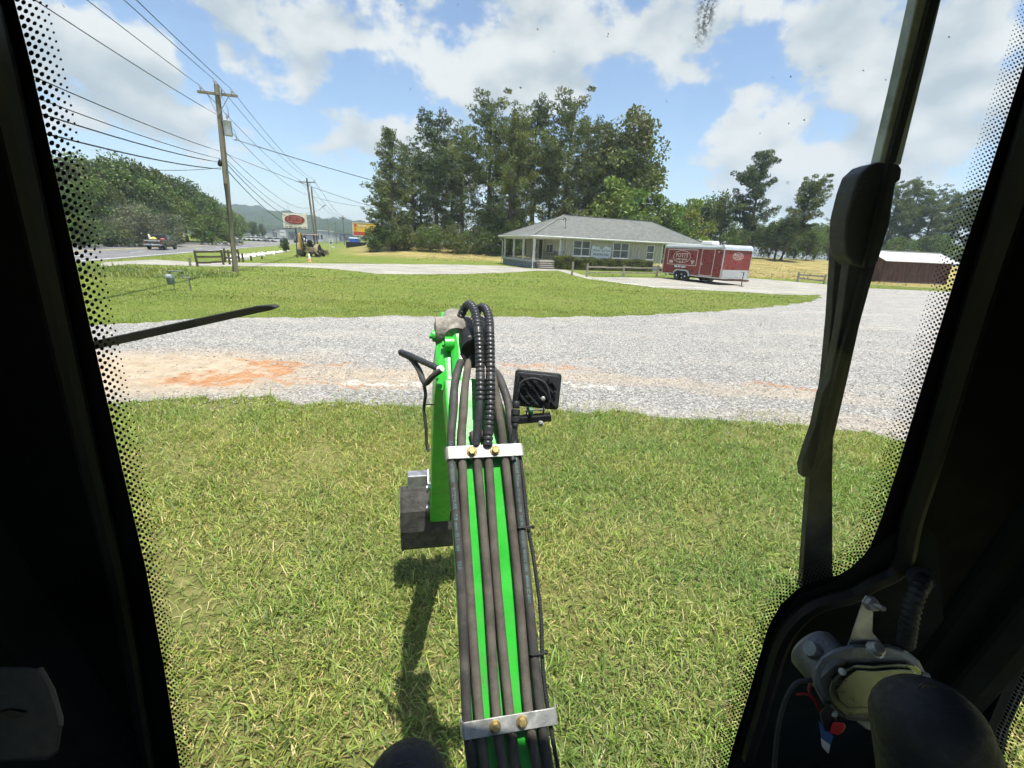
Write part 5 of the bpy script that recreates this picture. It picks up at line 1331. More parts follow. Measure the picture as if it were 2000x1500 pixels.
Y = 96.; a, b_ = at(690.5, 460, Y), at(742, 437, Y); zb, zt, w = a.z, b_.z, b_.x - a.x
T = thing('billboard', 'yellow and red billboard half hidden by the leftmost pine', 'billboard', (a.x + w / 2, Y, 0)); M_BY, M_BR = plain('billboard_yellow', (.68, .44, .06), .6, var=.1, scale=.6), plain('billboard_red', (.45, .075, .035), .6)
MB().box((0, 0, (zb + zt) / 2), (w, .3, zt - zb)).build('panel', M_BY, T); MB().box((0, -.16, zb + (zt - zb) * .16), (w - .1, .04, (zt - zb) * .30)).build('red_band', M_BR, T)
f_ = MB()
for s in (-1, 1): f_.box((s * w / 2, -.02, (zb + zt) / 2), (.12, .36, zt - zb + .1))
for zz in (zb, zt): f_.box((0, -.02, zz), (w, .36, .12))
f_.build('frame', plain('billboard_frame', (.62, .6, .55), .6), T); MB().box((-w * .40, -.17, zb + (zt - zb) * .50), (w * .08, .03, (zt - zb) * .22)).build('orange_square', plain('orange_ink', (.6, .22, .03), .6), T); MB().box((-w * .40, -.17, zb + (zt - zb) * .80), (w * .08, .03, (zt - zb) * .22)).build('logo_square', M_BR, T)
text('Storage', .62, plain('white_letter', (.75, .74, .72), .5), T, (-w * .16, -.18, zb + (zt - zb) * .80), rx90, width=w * .3, bold=.01)
for s in (-.7, .7): MB().cyl((s * w / 2, .1, -.3), (s * w / 2, .1, zb), .14, .14, 8).build('post', M_STEEL, T)
Y = 78.; a, b_ = at(677, 488, Y), at(722, 474, Y); w = b_.x - a.x; zt = b_.z
T = thing('roll_off_box', 'long black roll-off container standing left of the grove', 'container', (a.x + w / 2, Y, 0), R(3)); M_BOX = plain('container_black', (.022, .024, .028), .6, .1, var=.3)
MB().box((0, 1.1, zt / 2 + .08), (w, 2.2, zt - .16)).build('body', M_BOX, T, bevel=.03); MB().box((0, -.02, .12), (w * .72, .05, .10)).build('skid_rail', M_CREAM, T); MB().beam((w * .12, -.05, .15), (w * .42, -.05, zt - .05), .08, .12).build('pale_pole', M_CREAM, T)
for k in range(8): MB().box((-w / 2 + .3 + k * w / 8, -.03, zt / 2 + .08), (.08, .06, zt - .2)).build('rib', M_BOX, T)
Y = 77.; a, b_ = at(722, 489, Y), at(734, 475, Y); w = b_.x - a.x
T = thing('red_dumpster', 'small faded red bin at the right end of the black container', 'bin', (a.x + w / 2, Y, 0)); MB().box((0, .5, b_.z / 2), (w, 1.1, b_.z - .1), None, (1.08, 1.05)).build('body', plain('bin_red', (.26, .055, .04), .7, var=.3), T, bevel=.02); MB().box((0, .45, b_.z), (w * 1.1, 1.2, .05), (.06, 0, 0)).build('lid', plain('bin_lid', (.35, .3, .27), .7), T); MB().box((0, -.08, b_.z * .5), (w * .3, .06, b_.z * .5)).build('plate', M_CREAM, T)
Y = 92.; a, b_ = at(683, 476, Y), at(699, 464, Y); w = b_.x - a.x
T = thing('blue_toilet_cabin', 'blue cabin with a pale roof behind the black container', 'cabin', (a.x + w / 2, Y, 0)); MB().box((0, .7, b_.z * .46), (w, 1.4, b_.z * .92)).build('wall', plain('cabin_blue', (.04, .10, .52), .5, var=.15), T); MB().box((0, .7, b_.z * .96), (w * 1.06, 1.5, b_.z * .12), None, (.92, .9)).build('roof', plain('cabin_roof', (.50, .58, .62), .5), T); MB().box((0, -.02, b_.z * .45), (w * .5, .05, b_.z * .8)).build('door', plain('cabin_blue2', (.05, .13, .58), .5), T)
Y = 70.; a, b_ = at(643, 478, Y), at(650, 466, Y); w = b_.x - a.x
T = thing('yard_sign', 'small white upright sign on the verge beyond the backhoe', 'sign', (a.x + w / 2, Y, 0)); MB().box((0, 0, (a.z + b_.z) / 2), (w, .06, b_.z - a.z)).build('panel', M_TRIM, T); text('5', .5, M_INK, T, (0, -.035, b_.z - .35), rx90); MB().box((0, -.035, a.z + .3), (w * .6, .02, .18)).build('print', M_INK, T)
for s in (-1, 1): MB().cyl((s * w * .45, 0, -.2), (s * w * .45, 0, b_.z), .03, .03, 6).build('leg', M_TRIM, T)
p = G(651, 486.5); T = thing('utility_box', 'low pale utility box on the grass right of the backhoe', 'utility box', (p.x, p.y, 0)); MB().box((0, 0, .22), (.55, .4, .44), None, (.85, .85)).build('cover', M_TRIM, T, bevel=.03); MB().box((0, 0, .03), (.7, .55, .06)).build('base', M_CONC, T)
p = G(661, 486); T = thing('marker_post', 'short pale marker post right of the low utility box', 'post', (p.x, p.y, 0)); MB().cyl((0, 0, -.1), (0, 0, .7), .05, .05, 8).build('shaft', M_TRIM, T); MB().lathe([(.05, 0), (.05, .03), (.02, .07)], (0, 0, .7), (0, 0, 1), 8).build('cap', M_TRIM, T)
Y = 200.; a, b_ = at(548, 463, Y), at(557, 449.5, Y); w = b_.x - a.x
T = thing('pylon_sign', 'tall white sign board across the highway left of the backhoe', 'sign', (a.x + w / 2, Y, 0)); MB().box((0, 0, b_.z - (b_.z - a.z) * .42), (w, .3, (b_.z - a.z) * .84)).build('panel', M_TRIM, T); MB().cyl((0, 0, -.3), (0, 0, b_.z - .5), .15, .15, 8).build('post', M_STEEL, T); MB().box((0, -.16, b_.z - .9), (w * .8, .03, .25)).build('print', M_INK, T)
# shops and parked cars strung along the far road
def shop(label, px0, px1, py0, py1, Y, mat, roofm, dep=14):
    a, b_ = at(px0, py1, Y), at(px1, py0, Y); w = b_.x - a.x; h = b_.z; T = thing('roadside_shop', label, 'building', (a.x + w / 2, Y + dep / 2, tz(a.x, Y)))
    MB().box((0, 0, h / 2), (w, dep, h)).build('wall', mat, T); MB().box((0, 0, h + .15), (w + .6, dep + .6, .4)).build('roof', roofm, T)
    nwin = max(2, int(w / 4))
    for k in range(nwin): MB().box((-w / 2 + w * (k + .5) / nwin, -dep / 2 - .03, h * .42), (w / nwin * .6, .08, h * .45)).build('window', M_PANE, T)
M_SHW, M_SHG = plain('shop_white', (.42, .42, .41), .7, var=.1, scale=.5), plain('shop_grey', (.20, .21, .23), .7, var=.1, scale=.5)
shop('white flat-roofed shop right of the second utility pole', 618, 631, 451, 463, 260, M_SHW, M_TRIM); shop('long low grey shop behind the sign post', 565, 600, 455, 462, 300, M_SHG, M_SHG); shop('low white building behind the three distant poles', 488, 508, 447, 452, 270, M_SHW, M_SHG)
shop('small white house right of the three distant poles', 533, 540, 446, 455, 285, M_SHW, M_SHG); shop('grey shop beyond the tall roadside signs', 655, 682, 457, 464, 330, M_SHG, M_SHG); shop('pale shop under the tall roadside signs', 636, 646, 457, 464, 300, M_SHW, M_SHG)
def far_car(label, p, mat, rz):
    T = thing('far_car', label, 'car', (p.x, p.y, .02), rz); low = arch(-2.2, 2.2, .3, (-1.35, 1.35), .36)
    MB().prism(low + [(2.25, .75), (1.2, .85), (.55, 1.4), (-1.0, 1.42), (-1.9, .95), (-2.25, .8)], (0, -.85, 0), (1, 0, 0), (0, 0, 1), (0, 1.7, 0)).build('body', mat, T, bevel=.05)
    MB().prism([(1.05, .88), (.5, 1.34), (-.95, 1.36), (-1.6, .92)], (0, -.862, 0), (1, 0, 0), (0, 0, 1), (0, 1.724, 0)).build('glass', M_TGL, T)
    for x in (-1.35, 1.35):
        for s in (-1, 1): MB().lathe([(.2, -.1), (.33, -.08), (.33, .08), (.2, .1)], (x, s * .76, .33), (0, 1, 0), 12).build('wheel', M_TYRE, T)
ra = math.atan2(ROAD_D.y, ROAD_D.x); M_CW_, M_CG, M_CB = plain('car_white', (.7, .7, .7), .3), plain('car_silver', (.4, .41, .42), .3, .4), plain('car_dark', (.03, .035, .045), .3)
for i, (lb_, px, Y, mt) in enumerate((('dark car coming up the far highway right of the backhoe', 635, 150, M_CB), ('dark car beside the other one on the far highway', 642, 165, M_CB), ('silver car on the highway seen through the backhoe canopy', 606, 130, M_CG))):
    pos = road_pt([-19, -17, -25][i], [150, 165, 120][i]); far_car(lb_, pos, mt, ra)
lot_cars = [('leftmost white car of the row parked across the highway', 487, 462.5, M_CW_), ('second white car of the row parked across the highway', 496, 462, M_CW_), ('third pale car of the row parked across the highway', 505, 461.5, M_CW_), ('fourth white car of the row parked across the highway', 514, 461, M_CW_), ('silver car parked right of the white row across the highway', 527, 461, M_CG), ('white car parked left of the tall white sign board', 541, 461, M_CW_), ('white car parked behind the sign post', 588, 462, M_CW_)]
for lb_, px, py, mt in lot_cars: far_car(lb_, at(px, py, 150 if px < 560 else 190), mt, ra + R(80))
# white riprap in the ditch by the drive
rp_ = []
rng = np.random.default_rng(77)
for k in range(900):
    t = rng.random(); px = 445 + 120 * t; py = 505 - 15 * t ** 1.1 + rng.normal(0, 2.2 * (1 - t) + .6); q = G(px, py); rp_.append((q.x, q.y))
tag(stones('riprap', np.array(rp_), (.15, .45), 78, (.45, .44, .42), (.75, .74, .70), .0), 'white rocks lining the ditch behind the utility pole', 'rocks')

# ================================================================ THE EXCAVATOR WE SIT IN
EX = thing('mini_excavator', 'green compact excavator seen from its cab seat, boom and hoses reaching ahead', 'excavator', (0, 0, 0))
M_GREEN = plain('lime_green_paint', (.030, .40, .034), .38, 0., .5, var=.10, scale=9, dirt=(.10, .24, .075, .75), bump=.1, bscale=120)
M_HOSE = plain('hose_rubber', (.095, .084, .070), .85, 0., .2, var=.3, scale=18, bump=.25, bscale=260, dirt=(.17, .145, .11, .7))
M_HOSE2 = plain('hose_black', (.048, .046, .043), .65, 0., .3, var=.3, scale=24, dirt=(.12, .105, .085, .7))
M_WRAP = plain('spiral_wrap', (.024, .024, .026), .38, 0., .5, var=.2, scale=18, dirt=(.055, .05, .045, .5))
M_ZINC = plain('zinc_plate', (.45, .45, .425), .5, .65, var=.2, scale=30, dirt=(.22, .215, .19, .8), bump=.1, bscale=160)
M_BRASS = plain('yellow_zinc_bolt', (.42, .32, .14), .45, .7, var=.3, scale=90, dirt=(.2, .15, .08, .7))
M_CAST = plain('muddy_casting', (.24, .22, .19), .85, .2, var=.45, scale=22, bump=.6, bscale=90, dirt=(.40, .37, .30, .8))
M_BLKM = plain('black_metal', (.022, .022, .022), .45, .3, var=.3, scale=20, dirt=(.06, .055, .05, .4))
M_BUCK = plain('bucket_steel', (.055, .052, .048), .7, .4, var=.4, scale=16, bump=.4, bscale=60, dirt=(.12, .105, .085, .6))
M_WORN = plain('worn_steel', (.34, .34, .34), .45, .7, var=.35, scale=14, dirt=(.15, .14, .13, .6))
M_PLAS = plain('black_plastic', (.020, .021, .023), .55, 0., .35, var=.15, scale=30, bump=.12, bscale=300)
M_CABIN = plain('cab_trim', (.010, .013, .0125), .8, 0., .05, var=.3, scale=7)
M_SEAL = plain('rubber_seal', (.012, .012, .012), .5, 0., .4)

fd = Vector((-.20, .98, 0)).normalized(); wv = Vector((fd.y, -fd.x, 0))
up = Vector((0, 0, 1))


def catmull(pts, n=10):
    pts = [Vector(p) for p in pts]; P = [pts[0] * 2 - pts[1]] + pts + [pts[-1] * 2 - pts[-2]]; out = []
    for i in range(1, len(P) - 2):
        for k in range(n):
            t = k / n; a, b, c, d = P[i - 1], P[i], P[i + 1], P[i + 2]
            out.append(.5 * ((2 * b) + (c - a) * t + (2 * a - 5 * b + 4 * c - d) * t * t + (3 * b - a - 3 * c + d) * t ** 3))
    out.append(pts[-1]); return out


def resample(pts, step):
    out = [pts[0]]; acc = 0
    for a, b in zip(pts, pts[1:]):
        L_ = (b - a).length; d = step - acc
        while d <= L_: out.append(a.lerp(b, d / L_)); d += step
        acc = L_ - (d - step)
    return out


# ---- boom: surface line seen between the hoses
BP = [D(1048, 1760, .80), D(1012, 1560, .83), D(988, 1405, .865), D(966, 1130, .94), D(946, 885, 1.015), D(918, 738, 1.10)]
def bn(i):
    t = (BP[min(i + 1, len(BP) - 1)] - BP[max(i - 1, 0)]).normalized(); n = wv.cross(t).normalized()
    return (n if n.dot(Vector((0, 0, CAM_H)) - BP[i]) > 0 else -n), t
rings = []
for i, p in enumerate(BP):
    n, t = bn(i); hw = .078 if i < 5 else .066; th = .14 if i < 5 else .11
    rings.append([p - wv * hw, p + wv * hw, p + wv * hw - n * th, p - wv * hw - n * th])
BOOM = MB().loft(rings).build('boom', M_GREEN, EX, bevel=.006)
# boom head: cheek plates, pin bosses and the muddy castings behind the hose loops
for a in ((-.058, 'inner'), (-.018, 'outer')):
    off = wv * a[0]; q = [D(x, y, d) for x, y, d in (((862, 642, 1.20), (850, 668, 1.19), (852, 760, 1.12), (876, 765, 1.11), (874, 655, 1.19)) if a[1] == 'inner' else ((884, 648, 1.17), (880, 690, 1.15), (886, 770, 1.09), (902, 770, 1.085), (896, 680, 1.14), (890, 650, 1.165)))]
    m_ = MB(); n = len(q); e = wv * .010; m_.add(q + [p + e for p in q], [tuple(range(n - 1, -1, -1)), tuple(range(n, 2 * n))] + [(i, (i + 1) % n, n + (i + 1) % n, n + i) for i in range(n)]); m_.build('cheek_plate', M_GREEN, BOOM, bevel=.002)
for px, py, d, r in ((853, 656, 1.19, .016), (878, 672, 1.16, .020)):
    c = D(px, py, d); MB().lathe([(r * .5, -.014), (r, -.012), (r, .012), (r * .5, .014)], c, wv, 14).build('pin_boss', M_GREEN, BOOM, True)
    MB().lathe([(.008, -.02), (.008, .02)], c, wv, 6).build('pin_bolt', M_GREEN, BOOM)
hc = D(908, 648, 1.22); m_ = MB(); m_.lathe([(.02, -.085), (.040, -.08), (.046, -.03), (.040, .02), (.046, .05), (.038, .075), (.02, .08)], hc, wv, 18); m_.build('cylinder_eye', M_CAST, BOOM, True)
m_ = MB(); m_.lathe([(.012, -.05), (.034, -.045), (.036, 0), (.030, .05), (.015, .055)], D(888, 640, 1.21), (D(880, 620, 1.25) - D(890, 690, 1.14)).normalized(), 16); m_.build('arm_knuckle', M_CAST, BOOM, True)
cc = D(921, 670, 1.165); ca = (D(905, 630, 1.26) - D(925, 690, 1.12)).normalized()
m_ = MB(); m_.lathe([(.020, -.045), (.034, -.040), (.036, -.01), (.036, .03), (.028, .045)], cc, ca, 20); m_.build('cylinder_cap', M_BLKM, BOOM, True)
m_ = MB(); m_.box(cc + (Vector((0, 0, CAM_H)) - cc).normalized() * .034 + Vector((-.003, 0, .012)), (.012, .008, .014)); m_.build('grease_fitting', M_CAST, BOOM, bevel=.002)
m_ = MB(); m_.box(D(945, 690, 1.17), (.03, .05, .05), (.3, .2, .1)); m_.build('port_block', M_CAST, BOOM, bevel=.006)
for px, py in ((905, 700), (922, 705), (938, 700)): MB().lathe([(.010, -.018), (.012, -.01), (.012, .01), (.008, .018)], D(px, py, 1.14), (0, .4, 1), 8).build('hose_fitting', M_BLKM, BOOM, True)

# ---- hoses
HR = .0098
offs = [-.0755, -.0535, -.0185, .0060, .0460, .0690]
tails = [[(886, 800, 1.03), (889, 745, 1.075), (898, 712, 1.12), (902, 704, 1.15)], [(906, 800, 1.03), (909, 750, 1.07), (914, 716, 1.11), (917, 704, 1.15)],
         None, None, [(976, 815, 1.03), (968, 765, 1.07), (958, 722, 1.11), (950, 705, 1.16)], [(998, 830, 1.03), (992, 785, 1.06), (975, 738, 1.10), (962, 722, 1.14)]]
HOSEP = []
def on_boom(i, off, h):
    n, t = bn(i); return BP[i] + wv * off + n * h
for k, off in enumerate(offs):
    pts = [on_boom(i, off + [0, .0022, -.001, .0030, -.0012][i] * (1, -.7, .5, -1, .8, -.3)[k], HR + .0005) for i in range(5)]
    if tails[k]: pts += [D(*q) for q in tails[k]]
    else: pts.append(on_boom(4, off, HR) + (BP[5] - BP[4]) * .25)
    c = catmull(pts, 9); HOSEP.append(c)
    MB().tube(c, HR if k not in (0, 5) else HR * 1.04, 12).build('hose', M_HOSE2 if k in (0, 5) else M_HOSE, BOOM, True, angle=60)
# spiral-wrapped pair looping over the boom head
for k, pix in enumerate(([(929, 872, 1.0), (937, 800, 1.02), (938, 730, 1.05), (935, 660, 1.09), (930, 618, 1.13), (921, 597, 1.165), (911, 597, 1.19), (902, 613, 1.20), (894, 634, 1.20)],
                         [(952, 872, 1.0), (957, 800, 1.02), (958, 730, 1.05), (957, 660, 1.09), (955, 622, 1.13), (948, 603, 1.165), (938, 601, 1.19), (930, 614, 1.21), (922, 632, 1.22)])):
    c = resample(catmull([D(x, y, d) for x, y, d in pix], 14), .0022); L_ = len(c); start = 0 if k else int(L_ * .22)
    rs = []
    for i in range(L_):
        ph = (i * .0022 / .0118) % 1.; rs.append(.0093 if i < start else .0112 - .0020 * (1 if ph < .16 else 0) + .0005 * math.sin(ph * math.pi))
    MB().tube(c, rs, 12).build('wrapped_hose', M_WRAP, BOOM, True, angle=70)
    e = c[-1]; d_ = (c[-1] - c[-6]).normalized(); MB().lathe([(.011, -.012), (.013, -.01), (.013, .008), (.010, .012)], e, d_, 12).build('hose_ferrule', M_WORN, BOOM, True)
# small branch hoses at the left of the head
c = resample(catmull([D(781, 687, 1.20), D(800, 694, 1.18), D(828, 707, 1.14), D(856, 720, 1.11)], 12), .002)
MB().tube(c, [.0082 if (i * .002 / .010) % 1 > .2 else .0070 for i in range(len(c))], 10).build('wrapped_hose', M_WRAP, BOOM, True, angle=70)
MB().tube(catmull([D(783, 690, 1.20), D(802, 700, 1.18), D(818, 722, 1.16), D(826, 742, 1.14), D(833, 748, 1.12), D(845, 735, 1.10), D(862, 722, 1.09)], 8), .0075, 10).build('hose', M_HOSE2, BOOM, True)
MB().tube(catmull([D(826, 742, 1.14), D(831, 770, 1.14), D(828, 800, 1.15), D(832, 835, 1.16), D(834, 872, 1.17), D(840, 880, 1.17)], 8), .0045, 8).build('hose', M_HOSE2, BOOM, True)
MB().lathe([(.0085, -.006), (.0095, -.004), (.0095, .004), (.0085, .006)], D(860, 721, 1.095), (D(870, 718, 1.09) - D(850, 728, 1.11)).normalized(), 10).build('cable_tie', plain('white_tie', (.6, .6, .58), .5), BOOM)
MB().beam(D(833, 790, 1.14), D(850, 790, 1.12), .003, .003).build('hose_clip', M_BLKM, BOOM)
# corrugated lamp cable along the right side, tied to the outer hose
cps = [on_boom(0, .086, .006), on_boom(1, .086, .007), on_boom(2, .086, .008), BP[2].lerp(BP[3], .33) + wv * .084 + bn(2)[0] * .008, BP[2].lerp(BP[3], .7) + wv * .092 + bn(2)[0] * .006, BP[3].lerp(BP[4], .1) + wv * .089 + bn(3)[0] * .008, BP[3].lerp(BP[4], .4) + wv * .0835 + bn(3)[0] * .008, BP[3].lerp(BP[4], .75) + wv * .0835 + bn(3)[0] * .008, on_boom(4, .080, .012), D(1008, 850, 1.02), D(1005, 832, 1.02)]
c = resample(catmull(cps, 16), .0013)
MB().tube(c, [.0048 if (i // 2) % 2 else .0041 for i in range(len(c))], 8).build('lamp_cable', M_PLAS, BOOM, True, angle=80)
for i, f_ in ((2, .43), (3, .37)):
    p = BP[i].lerp(BP[i + 1], f_) + wv * .075 + bn(i)[0] * .012; MB().tube([p + wv * a_ + bn(i)[0] * b_ for a_, b_ in ((-.018, .0), (-.014, .010), (0, .012), (.014, .010), (.021, .0), (.020, -.008))], .0022, 6).build('cable_tie', M_PLAS, BOOM, True)
    MB().box(p + wv * .016 + bn(i)[0] * .009, (.006, .006, .005)).build('tie_head', M_PLAS, BOOM)
# clamps
for i, hw, sh in ((2, .094, .006), (4, .0885, .0)):
    n, t = bn(i); c = BP[i] + wv * sh; top = 2 * HR + .003; m_ = MB()
    prof = [(-hw - .003, -.002), (-hw, top - .003), (-hw + .004, top), (hw - .004, top), (hw, top - .003), (hw + .003, -.002), (hw, -.002), (hw - .003, top - .005), (hw - .006, top - .003), (-hw + .006, top - .003), (-hw + .003, top - .005), (-hw, -.002)]
    m_.prism(prof, c - t * .0145, wv, n, t * .029); CL = m_.build('hose_clamp', M_ZINC, BOOM, bevel=.0008)
    for s in (-.031, .022):
        bc = c + wv * s + n * top; bb = MB(); bb.lathe([(.0115, 0), (.0115, .002), (.0105, .003)], bc, n, 20); bb.lathe([(.0078, .002), (.0082, .003), (.0082, .008), (.0068, .0095)], bc, n, 6); bb.build('bolt', M_BRASS, CL)
        sp_ = MB(); sp_.box(BP[i] + wv * (s + sh) + n * .010, (.012, .012, .016)); sp_.build('spacer', M_ZINC, CL)
# printed hose lettering, laid round the hose
def hose_text(s, path, s0, size, ang, r, reverse=False):
    cu = bpy.data.curves.new('lettering', 'FONT'); cu.body = s; cu.size = size; cu.align_y = 'CENTER'; cu.resolution_u = 2; cu.offset = .0002
    to = bpy.data.objects.new('lettering', cu); COL.objects.link(to); dg = bpy.context.evaluated_depsgraph_get(); me = bpy.data.meshes.new_from_object(to.evaluated_get(dg)); bpy.data.objects.remove(to); bpy.data.curves.remove(cu)
    P = path[::-1] if reverse else path; cum = [0.]
    for a, b in zip(P, P[1:]): cum.append(cum[-1] + (b - a).length)
    for v in me.vertices:
        d = s0 + v.co.x; k = max(0, min(len(P) - 2, int(np.searchsorted(cum, d)) - 1)); f_ = (d - cum[k]) / max(1e-9, cum[k + 1] - cum[k]); p = P[k].lerp(P[k + 1], f_); t = (P[k + 1] - P[k]).normalized()
        n = (Vector((0, 0, CAM_H)) - p); n = (n - t * n.dot(t)).normalized(); sd = n.cross(t).normalized(); th = ang + v.co.y / r
        v.co = p + (n * math.cos(th) + sd * math.sin(th)) * (r + .0004)
    return link('lettering', me, plain('print_teal', (.09, .16, .155), .7), BOOM)
plen = sum((b - a).length for a, b in zip(HOSEP[0], HOSEP[0][1:]))
hose_text('EATON   WINNER   EC210-05   7.9 mm (0.31 in)      350', HOSEP[0], .255, .0115, -.15, HR * 1.04, True)
hose_text('WINNER EC210-05 7.9 mm (0.31 in) CNB  350 bar (5100 psi)  EN853 2SN   MSHA IC-84/1', HOSEP[5], .225, .0092, .1, HR * 1.04, True)

# ---- work lamp, seen from behind
lc = D(1049, 762, 1.03); back = (Vector((0, 0, CAM_H)) - lc).normalized(); back = Vector((back.x * .35, back.y, back.z * .75)).normalized(); lr = Vector((0, 0, 1)).cross(back).normalized(); lu = back.cross(lr).normalized()
lr = (lr * .9985 - lu * .05).normalized(); lu = back.cross(lr).normalized()
LM = Matrix((lr, lu, back)).transposed()
def lp(x, y, z): return lc + lr * x + lu * y + back * z
def rrect(w, h, r, n=4):
    o_ = []
    for cx, cy, a0 in ((w / 2 - r, h / 2 - r, 0), (-w / 2 + r, h / 2 - r, 90), (-w / 2 + r, -h / 2 + r, 180), (w / 2 - r, -h / 2 + r, 270)):
        for k in range(n + 1): a = R(a0 + 90 * k / n); o_.append((cx + r * math.cos(a), cy + r * math.sin(a)))
    return o_
WL = MB().prism(rrect(.112, .088, .008), lp(0, 0, -.035), lr, lu, back * .022).build('work_lamp', M_PLAS, BOOM, bevel=.003)
M2 = MB().prism(rrect(.102, .078, .007), lp(0, 0, -.013), lr, lu, back * .008).build('lamp_back', M_PLAS, BOOM, bevel=.003)
for k in range(7):
    s0 = -.075 + k * .022; a, b = [], []
    p0, p1 = max(-.044, s0 - .033), min(.044, s0 + .033 + .0)
    x0, y0, x1, y1 = s0 - .033, .033, s0 + .033, -.033
    if x0 < -.045: y0 -= (-.045 - x0); x0 = -.045
    if x1 > .045: y1 += (x1 - .045); x1 = .045
    if x1 - x0 > .006: MB().beam(lp(x0, y0, -.003), lp(x1, y1, -.003), .0035, .008, back).build('cooling_rib', M_PLAS, M2)
for x, y in ((-.034, .008), (-.014, .006), (.006, .030), (.028, .022), (.028, .0), (-.022, -.018), (.016, -.018), (.042, .0)): MB().lathe([(.0035, 0), (.0038, .004), (.0025, .007)], lp(x, y, -.004), back, 8).build('screw', M_BLKM, M2, True)
MB().lathe([(.006, 0), (.0055, .004), (.003, .005)], lp(.016, -.018, .002), back, 6).build('vent_plug', M_ZINC, M2)
MB().tube(catmull([lp(.030, -.036, .004), lp(.030, -.012, .010), lp(.016, .018, .013), lp(-.010, .027, .013), lp(-.036, .018, .012), lp(-.044, -.005, .012), lp(-.046, -.028, .008)], 8), .0033, 8).build('lamp_lead', M_PLAS, M2, True)
k0 = lp(-.046, -.030, .008); k1 = D(1006, 835, 1.02)
for f0, f1, r_ in ((0, .28, .0085), (.30, .55, .0095), (.58, .80, .0100), (.82, 1., .0075)): MB().lathe([(r_ * .8, 0), (r_, .002), (r_, (k1 - k0).length * (f1 - f0) - .002), (r_ * .8, (k1 - k0).length * (f1 - f0))], k0.lerp(k1, f0), (k1 - k0).normalized(), 10).build('connector', M_PLAS, M2, True)
MB().tube(catmull([k1, D(1003, 850, 1.02), D(1000, 880, 1.015), D(1003, 900, 1.0)], 6), .0065, 8).build('tape_wrap', M_PLAS, M2, True)
bk = MB(); bk.beam(D(1004, 820, 1.03), D(1076, 814, 1.03), .022, .016); bk.build('lamp_bracket', M_BLKM, BOOM, bevel=.002)
for px in (1028, 1060): MB().beam(D(px, 812, 1.03), D(px + 2, 795, 1.025), .012, .003).build('bracket_lug', M_BLKM, BOOM)
MB().cyl(D(1026, 802, 1.025), D(1064, 800, 1.025), .0045, .0045, 8).build('pivot_bolt', M_WORN, BOOM); MB().lathe([(.007, 0), (.007, .006), (.004, .008)], D(1056, 826, 1.01), (0, -1, -.2), 6).build('bracket_bolt', M_ZINC, BOOM); MB().lathe([(.009, -.004), (.009, .004)], D(1036, 802, 1.015), wv, 12).build('knob', plain('knob_green', (.02, .10, .04), .5), BOOM)

# ---- dipper arm hanging beyond the boom
A0, A1 = D(880, 655, 1.26), D(859, 1012, 2.40); at_ = (A1 - A0).normalized(); an = wv.cross(at_).normalized()
if an.dot(-A0 + Vector((0, 0, CAM_H))) < 0: an = -an
ARM = MB().loft([[p + wv * sx * hw + an * dz for sx, dz in ((-1, .02), (1, .02), (1, -th), (-1, -th))] for p, hw, th in ((A0, .026, .10), (A0.lerp(A1, .20), .045, .14), (A1, .053, .10))]).build('dipper_arm', M_GREEN, EX, bevel=.005)
for f_, r_ in ((.80, .018), (.985, .022)):
    p = A0.lerp(A1, f_) - an * .05
    MB().lathe([(r_ * .4, -.075), (r_, -.07), (r_, -.045), (r_ * .7, -.044), (r_ * .7, .044), (r_, .045), (r_, .07), (r_ * .4, .075)], p, wv, 14).build('pin', M_WORN, ARM, True)
for s in (-1, 1):
    MB().beam(A0.lerp(A1, .80) - an * .05 + wv * s * .052, A0.lerp(A1, 1.02) - an * .10 + wv * s * .052, .010, .045, an).build('link_bar', M_WORN, ARM, bevel=.003)
# ---- bucket
bo = A1 - an * .05; 
def bq(f_, z_, w_): return bo + fd * (.12 - f_ * .62) + up * (z_ * 1.05 + .03) + wv * w_
BW = .205
prof = [(-.02, .05), (.10, .05), (.20, -.03), (.235, -.14), (.20, -.25), (.10, -.31), (-.06, -.315), (-.16, -.29), (-.16, -.275), (-.06, -.298), (.09, -.292), (.18, -.24), (.213, -.14), (.185, -.045), (.095, .03), (-.02, .03)]
m_ = MB(); n = len(prof); va = [bq(f_, z_, -BW) for f_, z_ in prof] + [bq(f_, z_, BW) for f_, z_ in prof]
m_.add(va, [tuple(range(n - 1, -1, -1)), tuple(range(n, 2 * n))] + [(i, (i + 1) % n, n + (i + 1) % n, n + i) for i in range(n)])
BKT = m_.build('bucket', M_BUCK, EX, bevel=.003)
for s in (-1, 1):
    pl = [(-.02, .055), (.10, .055), (.205, -.03), (.24, -.14), (.205, -.255), (.10, -.318), (-.10, -.31), (-.05, -.15)]; m_ = MB(); n = len(pl); e = wv * .010 * s
    va = [bq(f_, z_, s * BW) for f_, z_ in pl]; m_.add(va + [p + e for p in va], [tuple(range(n - 1, -1, -1)), tuple(range(n, 2 * n))] + [(i, (i + 1) % n, n + (i + 1) % n, n + i) for i in range(n)]); m_.build('side_plate', M_BUCK, BKT, bevel=.002)
for k in range(4): m_ = MB(); m_.beam(bq(-.14, -.288, -BW + .04 + k * .097), bq(-.24, -.285, -BW + .04 + k * .097), .035, .018); m_.build('tooth', M_WORN, BKT, bevel=.003)
for s in (-.06, .06): m_ = MB(); m_.beam(bq(-.03, .03, s), bq(.06, .13, s), .012, .10, fd); m_.build('bucket_ear', M_WORN, BKT, bevel=.003)
MB().lathe([(.014, -.165), (.030, -.16), (.034, -.12), (.034, -.055), (.022, -.05), (.022, .05), (.034, .055), (.034, .16), (.014, .165)], bq(-.015, .05, 0), wv, 16).build('hinge_tube', M_WORN, BKT, True)
